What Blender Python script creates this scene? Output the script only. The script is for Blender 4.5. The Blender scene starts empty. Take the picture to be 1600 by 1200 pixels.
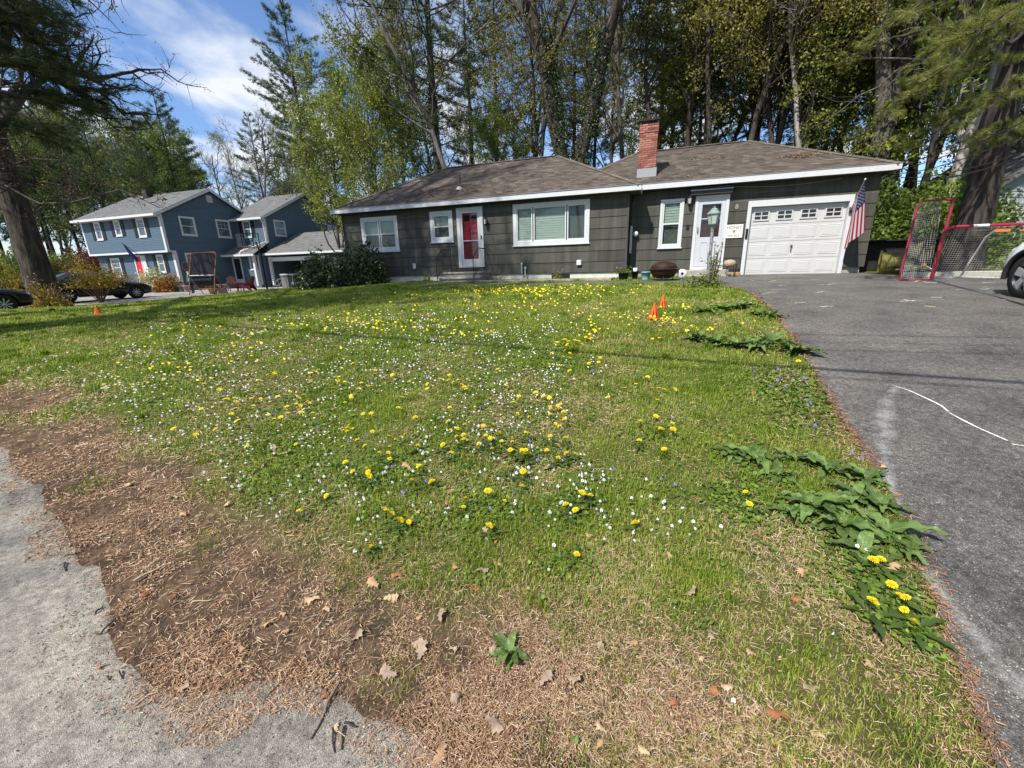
import bpy, math, random
import numpy as np
from mathutils import Vector, Matrix
random.seed(7); RNG = np.random.default_rng(7)
S = bpy.context.scene
COL = S.collection

# ------------------------------------------------------------------ camera, world, sun, exposure
FPX = 640.0; PITCH = math.radians(15.7); ROLL = math.radians(-1.41); YAW = math.radians(-18.9)
CAM = np.array([0.0, 0.0, 1.5])
def cam_axes():
    fw = np.array([0, math.cos(PITCH), -math.sin(PITCH)])
    up = np.array([0, math.sin(PITCH), math.cos(PITCH)])
    rt = np.array([1.0, 0, 0])
    c, s = math.cos(ROLL), math.sin(ROLL)
    R = c*rt + s*up          # image x axis
    U = -s*rt + c*up         # image up axis
    return R, U, fw
cR, cU, cF = cam_axes()
cam = bpy.data.cameras.new('camera'); camo = bpy.data.objects.new('camera', cam); COL.objects.link(camo)
cam.sensor_width = 36.0; cam.lens = FPX/1600*36.0; cam.clip_start = 0.05; cam.clip_end = 1500
m = Matrix.Identity(4)
for i in range(3):
    m[i][0] = cR[i]; m[i][1] = cU[i]; m[i][2] = -cF[i]; m[i][3] = CAM[i]
camo.matrix_world = m
S.camera = camo

SUN_EL = math.radians(50.5); SUN_AZ = math.radians(223)     # azimuth the light comes FROM, clockwise from +Y
sd = bpy.data.lights.new('sun', 'SUN'); sd.energy = 5.0; sd.angle = math.radians(0.53); sd.color = (1.0, 0.955, 0.88)
so = bpy.data.objects.new('sun', sd); COL.objects.link(so)
sun_dir = Vector((math.sin(SUN_AZ)*math.cos(SUN_EL), math.cos(SUN_AZ)*math.cos(SUN_EL), math.sin(SUN_EL)))
so.rotation_euler = sun_dir.to_track_quat('Z', 'Y').to_euler()
W_ = bpy.data.worlds.new('World'); S.world = W_; W_.use_nodes = True
nt = W_.node_tree; nt.nodes.clear()
def N_(nt, t, **kw):
    n = nt.nodes.new(t)
    for k, v in kw.items():
        if k in n.inputs: n.inputs[k].default_value = v
        else: setattr(n, k, v)
    return n
out = N_(nt, 'ShaderNodeOutputWorld'); bg = N_(nt, 'ShaderNodeBackground'); bg.inputs['Strength'].default_value = 0.095
sky = N_(nt, 'ShaderNodeTexSky', sky_type='NISHITA'); sky.sun_disc = False; sky.sun_elevation = SUN_EL; sky.sun_rotation = SUN_AZ
sky.air_density = 1.0; sky.dust_density = 0.3; sky.ozone_density = 1.6
tc = N_(nt, 'ShaderNodeTexCoord'); sep = N_(nt, 'ShaderNodeSeparateXYZ')
nt.links.new(tc.outputs['Generated'], sep.inputs[0])
zc = N_(nt, 'ShaderNodeMath', operation='MAXIMUM'); zc.inputs[1].default_value = 0.06
nt.links.new(sep.outputs['Z'], zc.inputs[0])
dx = N_(nt, 'ShaderNodeMath', operation='DIVIDE'); dy = N_(nt, 'ShaderNodeMath', operation='DIVIDE')
nt.links.new(sep.outputs['X'], dx.inputs[0]); nt.links.new(zc.outputs[0], dx.inputs[1])
nt.links.new(sep.outputs['Y'], dy.inputs[0]); nt.links.new(zc.outputs[0], dy.inputs[1])
cmb = N_(nt, 'ShaderNodeCombineXYZ'); nt.links.new(dx.outputs[0], cmb.inputs[0]); nt.links.new(dy.outputs[0], cmb.inputs[1])
mp = N_(nt, 'ShaderNodeMapping'); mp.inputs['Rotation'].default_value = (0, 0, math.radians(38)); mp.inputs['Scale'].default_value = (0.85, 0.42, 1)
mp.inputs['Location'].default_value = (1.13, 0.0, 0)
nt.links.new(cmb.outputs[0], mp.inputs[0])
cn = N_(nt, 'ShaderNodeTexNoise'); cn.inputs['Scale'].default_value = 1.5; cn.inputs['Detail'].default_value = 9; cn.inputs['Roughness'].default_value = 0.52; cn.inputs['Distortion'].default_value = 0.35
nt.links.new(mp.outputs[0], cn.inputs['Vector'])
cr = N_(nt, 'ShaderNodeValToRGB'); cr.color_ramp.elements[0].position = 0.44; cr.color_ramp.elements[1].position = 0.62
cr.color_ramp.elements[0].color = (0, 0, 0, 1); cr.color_ramp.elements[1].color = (.95, .95, .95, 1)
nt.links.new(cn.outputs['Fac'], cr.inputs[0])
tint = N_(nt, 'ShaderNodeMix', data_type='RGBA', blend_type='MULTIPLY'); tint.inputs[0].default_value = 1.0
tint.inputs[7].default_value = (1.08, 1.26, 1.52, 1)
nt.links.new(sky.outputs[0], tint.inputs[6])
mx = N_(nt, 'ShaderNodeMix', data_type='RGBA'); mx.inputs[7].default_value = (7.6, 7.9, 8.5, 1)
nt.links.new(cr.outputs[0], mx.inputs[0]); nt.links.new(tint.outputs[2], mx.inputs[6])
nt.links.new(mx.outputs[2], bg.inputs[0]); nt.links.new(bg.outputs[0], out.inputs[0])

S.view_settings.view_transform = 'Standard'; S.view_settings.look = 'None'
S.view_settings.exposure = 0.42; S.view_settings.gamma = 1.0; S.view_settings.use_curve_mapping = False
S.render.engine = 'CYCLES'
S.cycles.max_bounces = 6; S.cycles.diffuse_bounces = 3; S.cycles.glossy_bounces = 3; S.cycles.transmission_bounces = 4
S.cycles.transparent_max_bounces = 12; S.cycles.caustics_reflective = False; S.cycles.caustics_refractive = False

# ------------------------------------------------------------------ site frame: u runs along the house front, v away from the road
TU = np.array([math.cos(YAW), math.sin(YAW), 0.0]); NV = np.array([-math.sin(YAW), math.cos(YAW), 0.0])
def H(u, v, z=0.0): return TU*u + NV*v + np.array([0, 0, z])
def sight(px, py):
    a, b = px-800, 600-py
    return cF*1.0 + cR*(a/FPX) + cU*(b/FPX)
def to_px(P):
    d = np.asarray(P, float)-CAM; w = d@cF; return 800+FPX*(d@cR)/w, 600-FPX*(d@cU)/w
def onv(px, py, v):
    r = sight(px, py); P = CAM + r*(v/(r@NV)); return P@TU, v, P[2]
def sstep(a, b, x):
    t = np.clip((x-a)/(b-a), 0, 1); return t*t*(3-2*t)
_gx = np.array([-60, -1, 0, 1.2, 3, 5, 7, 9, 12, 16, 20, 70.]); _gy = np.array([0, 0, 0, .015, .2, .46, .68, .83, .97, 1.1, 1.15, 1.2])
_fx = np.linspace(-60, 70, 2601); _fy = np.interp(_fx, _gx, _gy)
_k = np.ones(21)/21; _fy = np.convolve(np.pad(_fy, 10, 'edge'), _k, 'valid')
def ground(x, y):
    "height of the ground at world x, y (arrays allowed)"
    x = np.asarray(x, float); y = np.asarray(y, float)
    u = x*TU[0]+y*TU[1]; v = x*NV[0]+y*NV[1]
    s = np.maximum(v*.75+y*.25, -59)
    g = np.interp(s, _fx, _fy)
    g = g - 0.50*sstep(15.0, 24.0, -u)*sstep(5, 11, v) - 0.22*sstep(7.5, 15.5, -u)*sstep(3, 11, v)
    return g
def gH(u, v):
    P = H(u, v); return float(ground(P[0], P[1]))
def at(px, py):
    "the point of the ground seen at a place of the photograph"
    r = sight(px, py); ks = np.geomspace(1.0, 120, 3000)
    P = CAM + ks[:, None]*r; d = P[:, 2]-ground(P[:, 0], P[:, 1])
    i = int(np.argmax(d <= 0)); lo, hi = ks[i-1], ks[i]
    for _ in range(20):
        mid = (lo+hi)/2; Q = CAM+mid*r
        if Q[2] > ground(Q[0], Q[1]): lo = mid
        else: hi = mid
    return CAM+hi*r
def atH(px, py):
    P = at(px, py); return float(P@TU), float(P@NV), float(P[2])

# ------------------------------------------------------------------ objects
def clean(s): return s
def tag(o, label=None, cat=None, group=None, kind=None):
    if label: o['label'] = label
    if cat: o['category'] = cat
    if group: o['group'] = group
    if kind: o['kind'] = kind
    return o
def empty(name, loc, rz=0.0, label=None, cat=None, group=None):
    o = bpy.data.objects.new(name, None); COL.objects.link(o); o.location = loc; o.rotation_euler = (0, 0, rz)
    o.empty_display_size = .1
    return tag(o, label, cat, group)
def hthing(name, u, v, z, label, cat, group=None):
    "a thing whose parts are written in u, v, z relative to its base"
    return empty(name, tuple(H(u, v, z)), YAW, label, cat, group)
def np_mesh(name, V, F, mats, tone=None, smooth=False, midx=None):
    me = bpy.data.meshes.new(name); V = np.asarray(V, np.float32); F = np.asarray(F, np.int32)
    k = F.shape[1]
    me.vertices.add(len(V)); me.vertices.foreach_set('co', V.ravel())
    me.loops.add(F.size); me.loops.foreach_set('vertex_index', F.ravel())
    me.polygons.add(len(F)); me.polygons.foreach_set('loop_start', np.arange(0, F.size, k, dtype=np.int32))
    try: me.polygons.foreach_set('loop_total', np.full(len(F), k, np.int32))
    except Exception: pass
    for mm in (mats if isinstance(mats, (list, tuple)) else [mats]): me.materials.append(mm)
    if midx is not None: me.polygons.foreach_set('material_index', np.asarray(midx, np.int32))
    me.polygons.foreach_set('use_smooth', np.full(len(F), smooth, bool))
    if tone is not None:
        a = me.attributes.new('tone', 'FLOAT', 'FACE'); a.data.foreach_set('value', np.asarray(tone, np.float32))
    me.update(calc_edges=True)
    return me
def put(name, me, parent=None, loc=(0, 0, 0), rot=(0, 0, 0), scale=(1, 1, 1)):
    o = bpy.data.objects.new(name, me); COL.objects.link(o); o.location = loc; o.rotation_euler = rot; o.scale = scale
    if parent is not None: o.parent = parent
    return o
class MB:
    "collects simple shapes into one mesh"
    def __init__(s): s.v = []; s.f = []; s.m = []; s.t = []; s.sm = []
    def _add(s, vs, fs, mi=0, sm=False, tone=0.5):
        b = len(s.v); s.v += [tuple(float(c) for c in p) for p in vs]
        for f in fs: s.f.append(tuple(b+i for i in f)); s.m.append(mi); s.sm.append(sm); s.t.append(tone)
        return s
    def box(s, x0, x1, y0, y1, z0, z1, mi=0, tone=0.5):
        vs = [(x0,y0,z0),(x1,y0,z0),(x1,y1,z0),(x0,y1,z0),(x0,y0,z1),(x1,y0,z1),(x1,y1,z1),(x0,y1,z1)]
        return s._add(vs, [(0,3,2,1),(4,5,6,7),(0,1,5,4),(1,2,6,5),(2,3,7,6),(3,0,4,7)], mi, tone=tone)
    def cbox(s, x0, x1, y0, y1, z0, z1, c=0.01, mi=0):
        "box with chamfered vertical and top edges"
        ring = [(x0+c,y0),(x1-c,y0),(x1,y0+c),(x1,y1-c),(x1-c,y1),(x0+c,y1),(x0,y1-c),(x0,y0+c)]
        cx, cy = (x0+x1)/2, (y0+y1)/2
        vs = [(a,b,z0) for a,b in ring]+[(a,b,z1-c) for a,b in ring]
        for a, b in ring:
            vs.append((a+(c if a < cx else -c), b+(c if b < cy else -c), z1))
        fs = [tuple(range(7,-1,-1)), tuple(range(16,24))]
        for k in range(8):
            j = (k+1) % 8; fs += [(k,j,8+j,8+k), (8+k,8+j,16+j,16+k)]
        return s._add(vs, fs, mi)
    def prism(s, pts, axis, a, b, mi=0, tone=0.5):
        "polygon pts extruded along axis from a to b"
        def P(p, w):
            q = list(p); q.insert(axis, w); return tuple(q)
        n = len(pts); vs = [P(p, a) for p in pts]+[P(p, b) for p in pts]
        fs = [tuple(range(n)), tuple(range(2*n-1, n-1, -1))]+[(i, (i+1) % n, n+(i+1) % n, n+i) for i in range(n)]
        return s._add(vs, fs, mi, tone=tone)
    def quad(s, a, b, c, d, mi=0, tone=0.5): return s._add([a,b,c,d], [(0,1,2,3)], mi, tone=tone)
    def poly(s, pts, mi=0, tone=0.5): return s._add(pts, [tuple(range(len(pts)))], mi, tone=tone)
    def tube(s, pts, r, k=8, mi=0, sm=True, caps=True, closed=False):
        P = [np.array(p, float) for p in pts]; n = len(P)
        if np.isscalar(r): r = [r]*n
        d = P[-1]-P[0] if not closed else np.array([0,0,1.])
        if np.linalg.norm(d) < 1e-6: d = np.array([0,0,1.])
        d = d/np.linalg.norm(d); ref = np.eye(3)[int(np.argmin(np.abs(d)))]
        if closed: ref = np.array([0.,0,1.])
        vs = []
        for i in range(n):
            if closed: t = P[(i+1) % n]-P[i-1]
            else: t = P[min(i+1, n-1)]-P[max(i-1, 0)]
            t = t/(np.linalg.norm(t)+1e-9); rr = ref
            if abs(t@rr) > .97: rr = np.array([0,1.,0.]) if abs(t[1]) < .9 else np.array([1.,0,0])
            a = np.cross(t, rr); a /= np.linalg.norm(a); b = np.cross(t, a)
            for j in range(k):
                th = 2*math.pi*j/k; vs.append(P[i]+r[i]*(a*math.cos(th)+b*math.sin(th)))
        fs = []
        for i in range(n if closed else n-1):
            q = (i+1) % n
            for j in range(k):
                l = (j+1) % k; fs.append((i*k+j, i*k+l, q*k+l, q*k+j))
        s._add(vs, fs, mi, sm)
        if caps and not closed:
            s._add(vs[:k], [tuple(range(k))], mi); s._add(vs[-k:], [tuple(range(k-1,-1,-1))], mi)
        return s
    def lathe(s, prof, c=(0,0,0), k=20, mi=0, sm=True, axis=2, caps=True):
        vs = []
        for r, z in prof:
            for j in range(k):
                th = 2*math.pi*j/k; p = [r*math.cos(th), r*math.sin(th), z]
                if axis == 0: p = [p[2], p[0], p[1]]
                if axis == 1: p = [p[0], p[2], p[1]]
                vs.append((c[0]+p[0], c[1]+p[1], c[2]+p[2]))
        n = len(prof); fs = []
        for i in range(n-1):
            for j in range(k):
                l = (j+1) % k; fs.append((i*k+j, i*k+l, (i+1)*k+l, (i+1)*k+j))
        s._add(vs, fs, mi, sm)
        if caps and prof[0][0] > 1e-4: s._add(vs[:k], [tuple(range(k-1,-1,-1))], mi)
        if caps and prof[-1][0] > 1e-4: s._add(vs[-k:], [tuple(range(k))], mi)
        return s
    def mesh(s, name, mats):
        me = bpy.data.meshes.new(name); me.from_pydata(s.v, [], s.f)
        for mm in (mats if isinstance(mats, (list, tuple)) else [mats]): me.materials.append(mm)
        me.polygons.foreach_set('material_index', s.m); me.polygons.foreach_set('use_smooth', s.sm)
        a = me.attributes.new('tone', 'FLOAT', 'FACE'); a.data.foreach_set('value', s.t)
        me.update(); return me
    def build(s, name, mats, parent=None, loc=(0,0,0), rot=(0,0,0)):
        return put(name, s.mesh(name, mats), parent, loc, rot)
def copy_tree(o, parent=None):
    c = o.copy(); COL.objects.link(c)
    if parent is not None: c.parent = parent
    for ch in o.children: copy_tree(ch, c)
    return c

# ------------------------------------------------------------------ materials
MATS = {}
def mat(name, col, rough=0.7, var=0.0, scale=4.0, col2=None, bump=0.0, bscale=60.0, metal=0.0, spec=0.3,
        tone=0.0, tone_cols=None, stretch=(1,1,1), trans=0.0, detail=6.0, wear=None, island=False):
    "principled with noise colour variation, optional per-face tone, bump and translucency"
    if name in MATS: return MATS[name]
    m = bpy.data.materials.new(name); m.use_nodes = True; nt = m.node_tree; nt.nodes.clear()
    L = nt.links.new
    o = N_(nt, 'ShaderNodeOutputMaterial'); b = N_(nt, 'ShaderNodeBsdfPrincipled')
    b.inputs['Roughness'].default_value = rough; b.inputs['Metallic'].default_value = metal; b.inputs['Specular IOR Level'].default_value = spec
    tcn = N_(nt, 'ShaderNodeTexCoord'); mpn = N_(nt, 'ShaderNodeMapping'); mpn.inputs['Scale'].default_value = stretch
    L(tcn.outputs['Object'], mpn.inputs[0])
    base = N_(nt, 'ShaderNodeRGB'); base.outputs[0].default_value = (*col, 1); cur = base.outputs[0]
    if col2 is not None:
        n = N_(nt, 'ShaderNodeTexNoise'); n.inputs['Scale'].default_value = scale; n.inputs['Detail'].default_value = detail; L(mpn.outputs[0], n.inputs['Vector'])
        rp = N_(nt, 'ShaderNodeMapRange'); rp.inputs[1].default_value = .38; rp.inputs[2].default_value = .62; L(n.outputs['Fac'], rp.inputs[0])
        mxn = N_(nt, 'ShaderNodeMix', data_type='RGBA'); L(rp.outputs[0], mxn.inputs[0]); L(cur, mxn.inputs[6]); mxn.inputs[7].default_value = (*col2, 1); cur = mxn.outputs[2]
    if tone_cols is not None:
        at_ = N_(nt, 'ShaderNodeAttribute', attribute_name='tone'); r = N_(nt, 'ShaderNodeValToRGB'); r.color_ramp.interpolation = 'LINEAR'
        while len(r.color_ramp.elements) < len(tone_cols): r.color_ramp.elements.new(.5)
        for i, cc in enumerate(tone_cols):
            r.color_ramp.elements[i].position = i/(len(tone_cols)-1); r.color_ramp.elements[i].color = (*cc, 1)
        L(at_.outputs['Fac'], r.inputs[0]); cur = r.outputs[0]
    if tone:
        at_ = N_(nt, 'ShaderNodeAttribute', attribute_name='tone'); rp = N_(nt, 'ShaderNodeMapRange'); rp.inputs[3].default_value = 1-tone; rp.inputs[4].default_value = 1+tone
        L(at_.outputs['Fac'], rp.inputs[0]); ml = N_(nt, 'ShaderNodeVectorMath', operation='SCALE'); L(cur, ml.inputs[0]); L(rp.outputs[0], ml.inputs['Scale']); cur = ml.outputs[0]
    if var:
        n = N_(nt, 'ShaderNodeTexNoise'); n.inputs['Scale'].default_value = scale*2.3; n.inputs['Detail'].default_value = detail; n.inputs['Roughness'].default_value = .65; L(mpn.outputs[0], n.inputs['Vector'])
        rp = N_(nt, 'ShaderNodeMapRange'); rp.inputs[1].default_value = .25; rp.inputs[2].default_value = .75; rp.inputs[3].default_value = 1-var; rp.inputs[4].default_value = 1+var
        L(n.outputs['Fac'], rp.inputs[0]); ml = N_(nt, 'ShaderNodeVectorMath', operation='SCALE'); L(cur, ml.inputs[0]); L(rp.outputs[0], ml.inputs['Scale']); cur = ml.outputs[0]
    if wear is not None:
        wc, wpos, wsc = wear
        n = N_(nt, 'ShaderNodeTexNoise'); n.inputs['Scale'].default_value = wsc; n.inputs['Detail'].default_value = 8; n.inputs['Roughness'].default_value = .7; L(mpn.outputs[0], n.inputs['Vector'])
        rp = N_(nt, 'ShaderNodeMapRange'); rp.inputs[1].default_value = wpos; rp.inputs[2].default_value = wpos+.08; L(n.outputs['Fac'], rp.inputs[0])
        mxn = N_(nt, 'ShaderNodeMix', data_type='RGBA'); L(rp.outputs[0], mxn.inputs[0]); L(cur, mxn.inputs[6]); mxn.inputs[7].default_value = (*wc, 1); cur = mxn.outputs[2]
    L(cur, b.inputs['Base Color'])
    if bump:
        n = N_(nt, 'ShaderNodeTexNoise'); n.inputs['Scale'].default_value = bscale; n.inputs['Detail'].default_value = 5; L(mpn.outputs[0], n.inputs['Vector'])
        bp = N_(nt, 'ShaderNodeBump'); bp.inputs['Strength'].default_value = bump; bp.inputs['Distance'].default_value = .02; L(n.outputs['Fac'], bp.inputs['Height']); L(bp.outputs[0], b.inputs['Normal'])
    if trans:
        tr = N_(nt, 'ShaderNodeBsdfTranslucent'); L(cur, tr.inputs[0]); ms = N_(nt, 'ShaderNodeMixShader'); ms.inputs[0].default_value = trans
        L(b.outputs[0], ms.inputs[1]); L(tr.outputs[0], ms.inputs[2]); L(ms.outputs[0], o.inputs[0])
    else: L(b.outputs[0], o.inputs[0])
    MATS[name] = m; return m
def glass_mat(name, col=(.02,.024,.026), alpha=0.25, rough=.04):
    if name in MATS: return MATS[name]
    m = bpy.data.materials.new(name); m.use_nodes = True; nt = m.node_tree; nt.nodes.clear(); L = nt.links.new
    o = N_(nt, 'ShaderNodeOutputMaterial'); g = N_(nt, 'ShaderNodeBsdfGlossy'); g.inputs['Roughness'].default_value = rough
    t = N_(nt, 'ShaderNodeBsdfTransparent'); t.inputs[0].default_value = (.9,.95,.93,1); fr = N_(nt, 'ShaderNodeFresnel'); fr.inputs[0].default_value = 1.5
    ad = N_(nt, 'ShaderNodeMath', operation='ADD'); ad.inputs[1].default_value = .015; L(fr.outputs[0], ad.inputs[0])
    ge = N_(nt, 'ShaderNodeNewGeometry'); iv = N_(nt, 'ShaderNodeMath', operation='SUBTRACT'); iv.inputs[0].default_value = 1; L(ge.outputs['Backfacing'], iv.inputs[1])
    ad0 = ad; ad = N_(nt, 'ShaderNodeMath', operation='MULTIPLY'); L(ad0.outputs[0], ad.inputs[0]); L(iv.outputs[0], ad.inputs[1])
    ms = N_(nt, 'ShaderNodeMixShader'); L(ad.outputs[0], ms.inputs[0]); L(t.outputs[0], ms.inputs[1]); L(g.outputs[0], ms.inputs[2]); L(ms.outputs[0], o.inputs[0])
    MATS[name] = m; return m
# ------------------------------------------------------------------ ground
_lat = RNG.random((512, 512))
def vnoise(x, y, sc, seed=0):
    x = np.asarray(x)*sc+seed*17.3+1000; y = np.asarray(y)*sc+seed*31.7+1000
    xi = np.floor(x).astype(int); yi = np.floor(y).astype(int); fx = x-xi; fy = y-yi
    fx = fx*fx*(3-2*fx); fy = fy*fy*(3-2*fy); xi %= 511; yi %= 511
    a = _lat[xi, yi]; b = _lat[xi+1, yi]; c = _lat[xi, yi+1]; d = _lat[xi+1, yi+1]
    return a*(1-fx)*(1-fy)+b*fx*(1-fy)+c*(1-fx)*fy+d*fx*fy
def fnoise(x, y, sc, seed=0): return .55*vnoise(x, y, sc, seed)+.28*vnoise(x, y, sc*2.1, seed+1)+.17*vnoise(x, y, sc*4.3, seed+2)
ROAD_PTS = np.array([(-60, 22), (-20, 9.5), (-8, 5.3), (-4.49, 3.32), (-3.46, 2.69), (-2.6, 2.08), (-2.18, 1.81), (-1.96, 1.56), (-1.63, 1.29), (-1.24, 1.19), (-.76, 1.16), (-.45, 1.06), (-.25, .95), (0.2, .80), (.8, .68), (1.3, .55), (3, .3), (60, -6)])
def road_y(x): return np.interp(x, ROAD_PTS[:, 0], ROAD_PTS[:, 1])
_dv = np.array([-2, 1.0, 1.38, 1.75, 2.24, 2.78, 3.93, 5.05, 7, 8.97, 10.4, 11.2, 11.8, 12.3, 12.7, 12.9])
_du = np.array([.95, 1.02, 1.08, 1.18, 1.33, 1.42, 1.50, 1.63, 1.80, 1.93, 1.97, 1.86, 1.62, 1.15, .4, -.5])
def drive_u(v): return np.interp(v, _dv, _du)+.025*(vnoise(v, 0*v, 3.0, 9)-.5)
GREEN_PX = [(2, 622), (150, 640), (250, 705), (400, 785), (520, 865), (620, 925), (760, 990), (860, 1040), (1000, 1080), (1150, 1130), (1350, 1190)]
_gp = np.array([at(*p)[:2] for p in GREEN_PX]); _gp = np.vstack([[-30, 14], [-12, 7.4], _gp[np.argsort(_gp[:, 0])], [2.5, .5]])
def green(x, y):
    "0 = bare litter, 1 = lawn"
    d = y-np.interp(x, _gp[:, 0], _gp[:, 1])
    n = fnoise(x, y, 1.5, 3)-.5
    g = sstep(-.32, .50, d+n*1.3*np.clip(.5+.16*np.abs(x), .55, 1.5))
    dry = sstep(.50, .72, fnoise(x, y, .9, 12))*sstep(11, 3, y)*.40
    g = np.maximum(g*(1-dry), .52*sstep(-1.1, .5, x)*sstep(.34, .56, fnoise(x, y, 2.6, 14)))
    return np.clip(g, 0, 1)
def site_uv(x, y): return x*TU[0]+y*TU[1], x*NV[0]+y*NV[1]
def on_lawn(x, y):
    u, v = site_uv(x, y)
    ok = (y > road_y(x)+.02) & (u < drive_u(v)-.0) & (v < 15.9)
    ok &= ~((u > -8.6) & (u < 2) & (v > 12.78) & (v < 13.72))      # front walk
    ok &= ~((v > 13.72) & (u > 1.05))
    ok &= ~((v > 14.35) & (u > -8.7) & (u < -1.3))                   # planter and steps
    ok &= ~((u < -19.5-.0*v) & (v > 10.6+(-19.5-u)*.05))                              # neighbour's drive
    return ok
# soil and turf sheet
def axis_grid(a, b, st, far):
    c = np.arange(a, b, st); l = a-np.geomspace(st*1.5, far, 26)[::-1]; r = b+np.geomspace(st*1.5, far, 26)
    return np.concatenate([l, c, r])
gx = axis_grid(-24, 13, .16, 380); gy = axis_grid(-2, 20, .16, 380)
X, Y = np.meshgrid(gx, gy, indexing='ij'); Z = ground(X, Y)
V = np.stack([X.ravel(), Y.ravel(), Z.ravel()], 1); nx, ny = X.shape
ii, jj = np.meshgrid(np.arange(nx-1), np.arange(ny-1), indexing='ij'); q = (ii*ny+jj).ravel()
F = np.stack([q, q+ny, q+ny+1, q+1], 1)
def ramp_node(nt, stops):
    r = N_(nt, 'ShaderNodeValToRGB')
    while len(r.color_ramp.elements) < len(stops): r.color_ramp.elements.new(.5)
    for e, (p, c) in zip(r.color_ramp.elements, stops): e.position = p; e.color = (*c, 1)
    return r
def noise_node(nt, vec, sc, det=8, ro=.6):
    n = N_(nt, 'ShaderNodeTexNoise'); n.inputs['Scale'].default_value = sc; n.inputs['Detail'].default_value = det; n.inputs['Roughness'].default_value = ro
    nt.links.new(vec, n.inputs['Vector']); return n
def soil_material():
    m = bpy.data.materials.new('soil_and_turf'); m.use_nodes = True; nt = m.node_tree; nt.nodes.clear(); L = nt.links.new
    o = N_(nt, 'ShaderNodeOutputMaterial'); b = N_(nt, 'ShaderNodeBsdfPrincipled'); b.inputs['Roughness'].default_value = .95; b.inputs['Specular IOR Level'].default_value = .1
    t = N_(nt, 'ShaderNodeTexCoord').outputs['Object']
    n1 = noise_node(nt, t, 7, 14, .82); soil = ramp_node(nt, [(.3, (.040, .030, .024)), (.45, (.085, .060, .044)), (.55, (.16, .108, .075)), (.72, (.30, .215, .15))]); L(n1.outputs['Fac'], soil.inputs[0])
    n3 = noise_node(nt, t, 55, 6, .8); s2 = ramp_node(nt, [(.35, (.55, .5, .45)), (.65, (1.5, 1.45, 1.35))]); L(n3.outputs['Fac'], s2.inputs[0])
    ms = N_(nt, 'ShaderNodeMix', data_type='RGBA', blend_type='MULTIPLY'); ms.inputs[0].default_value = 1; L(soil.outputs[0], ms.inputs[6]); L(s2.outputs[0], ms.inputs[7])
    n2 = noise_node(nt, t, 30, 8, .75); turf = ramp_node(nt, [(.3, (.030, .046, .009)), (.48, (.070, .105, .018)), (.6, (.13, .15, .036)), (.75, (.24, .21, .09))]); L(n2.outputs['Fac'], turf.inputs[0])
    a = N_(nt, 'ShaderNodeAttribute', attribute_name='turf'); mx = N_(nt, 'ShaderNodeMix', data_type='RGBA'); L(a.outputs['Fac'], mx.inputs[0]); L(ms.outputs[2], mx.inputs[6]); L(turf.outputs[0], mx.inputs[7])
    L(mx.outputs[2], b.inputs['Base Color']); bp = N_(nt, 'ShaderNodeBump'); bp.inputs['Strength'].default_value = .9; bp.inputs['Distance'].default_value = .03; L(n1.outputs['Fac'], bp.inputs['Height']); L(bp.outputs[0], b.inputs['Normal'])
    L(b.outputs[0], o.inputs[0]); return m
me = np_mesh('ground', V, F, soil_material(), smooth=True)
a = me.attributes.new('turf', 'FLOAT', 'POINT'); a.data.foreach_set('value', green(X, Y).ravel().astype(np.float32))
tag(put('ground', me), kind='structure')

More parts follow.
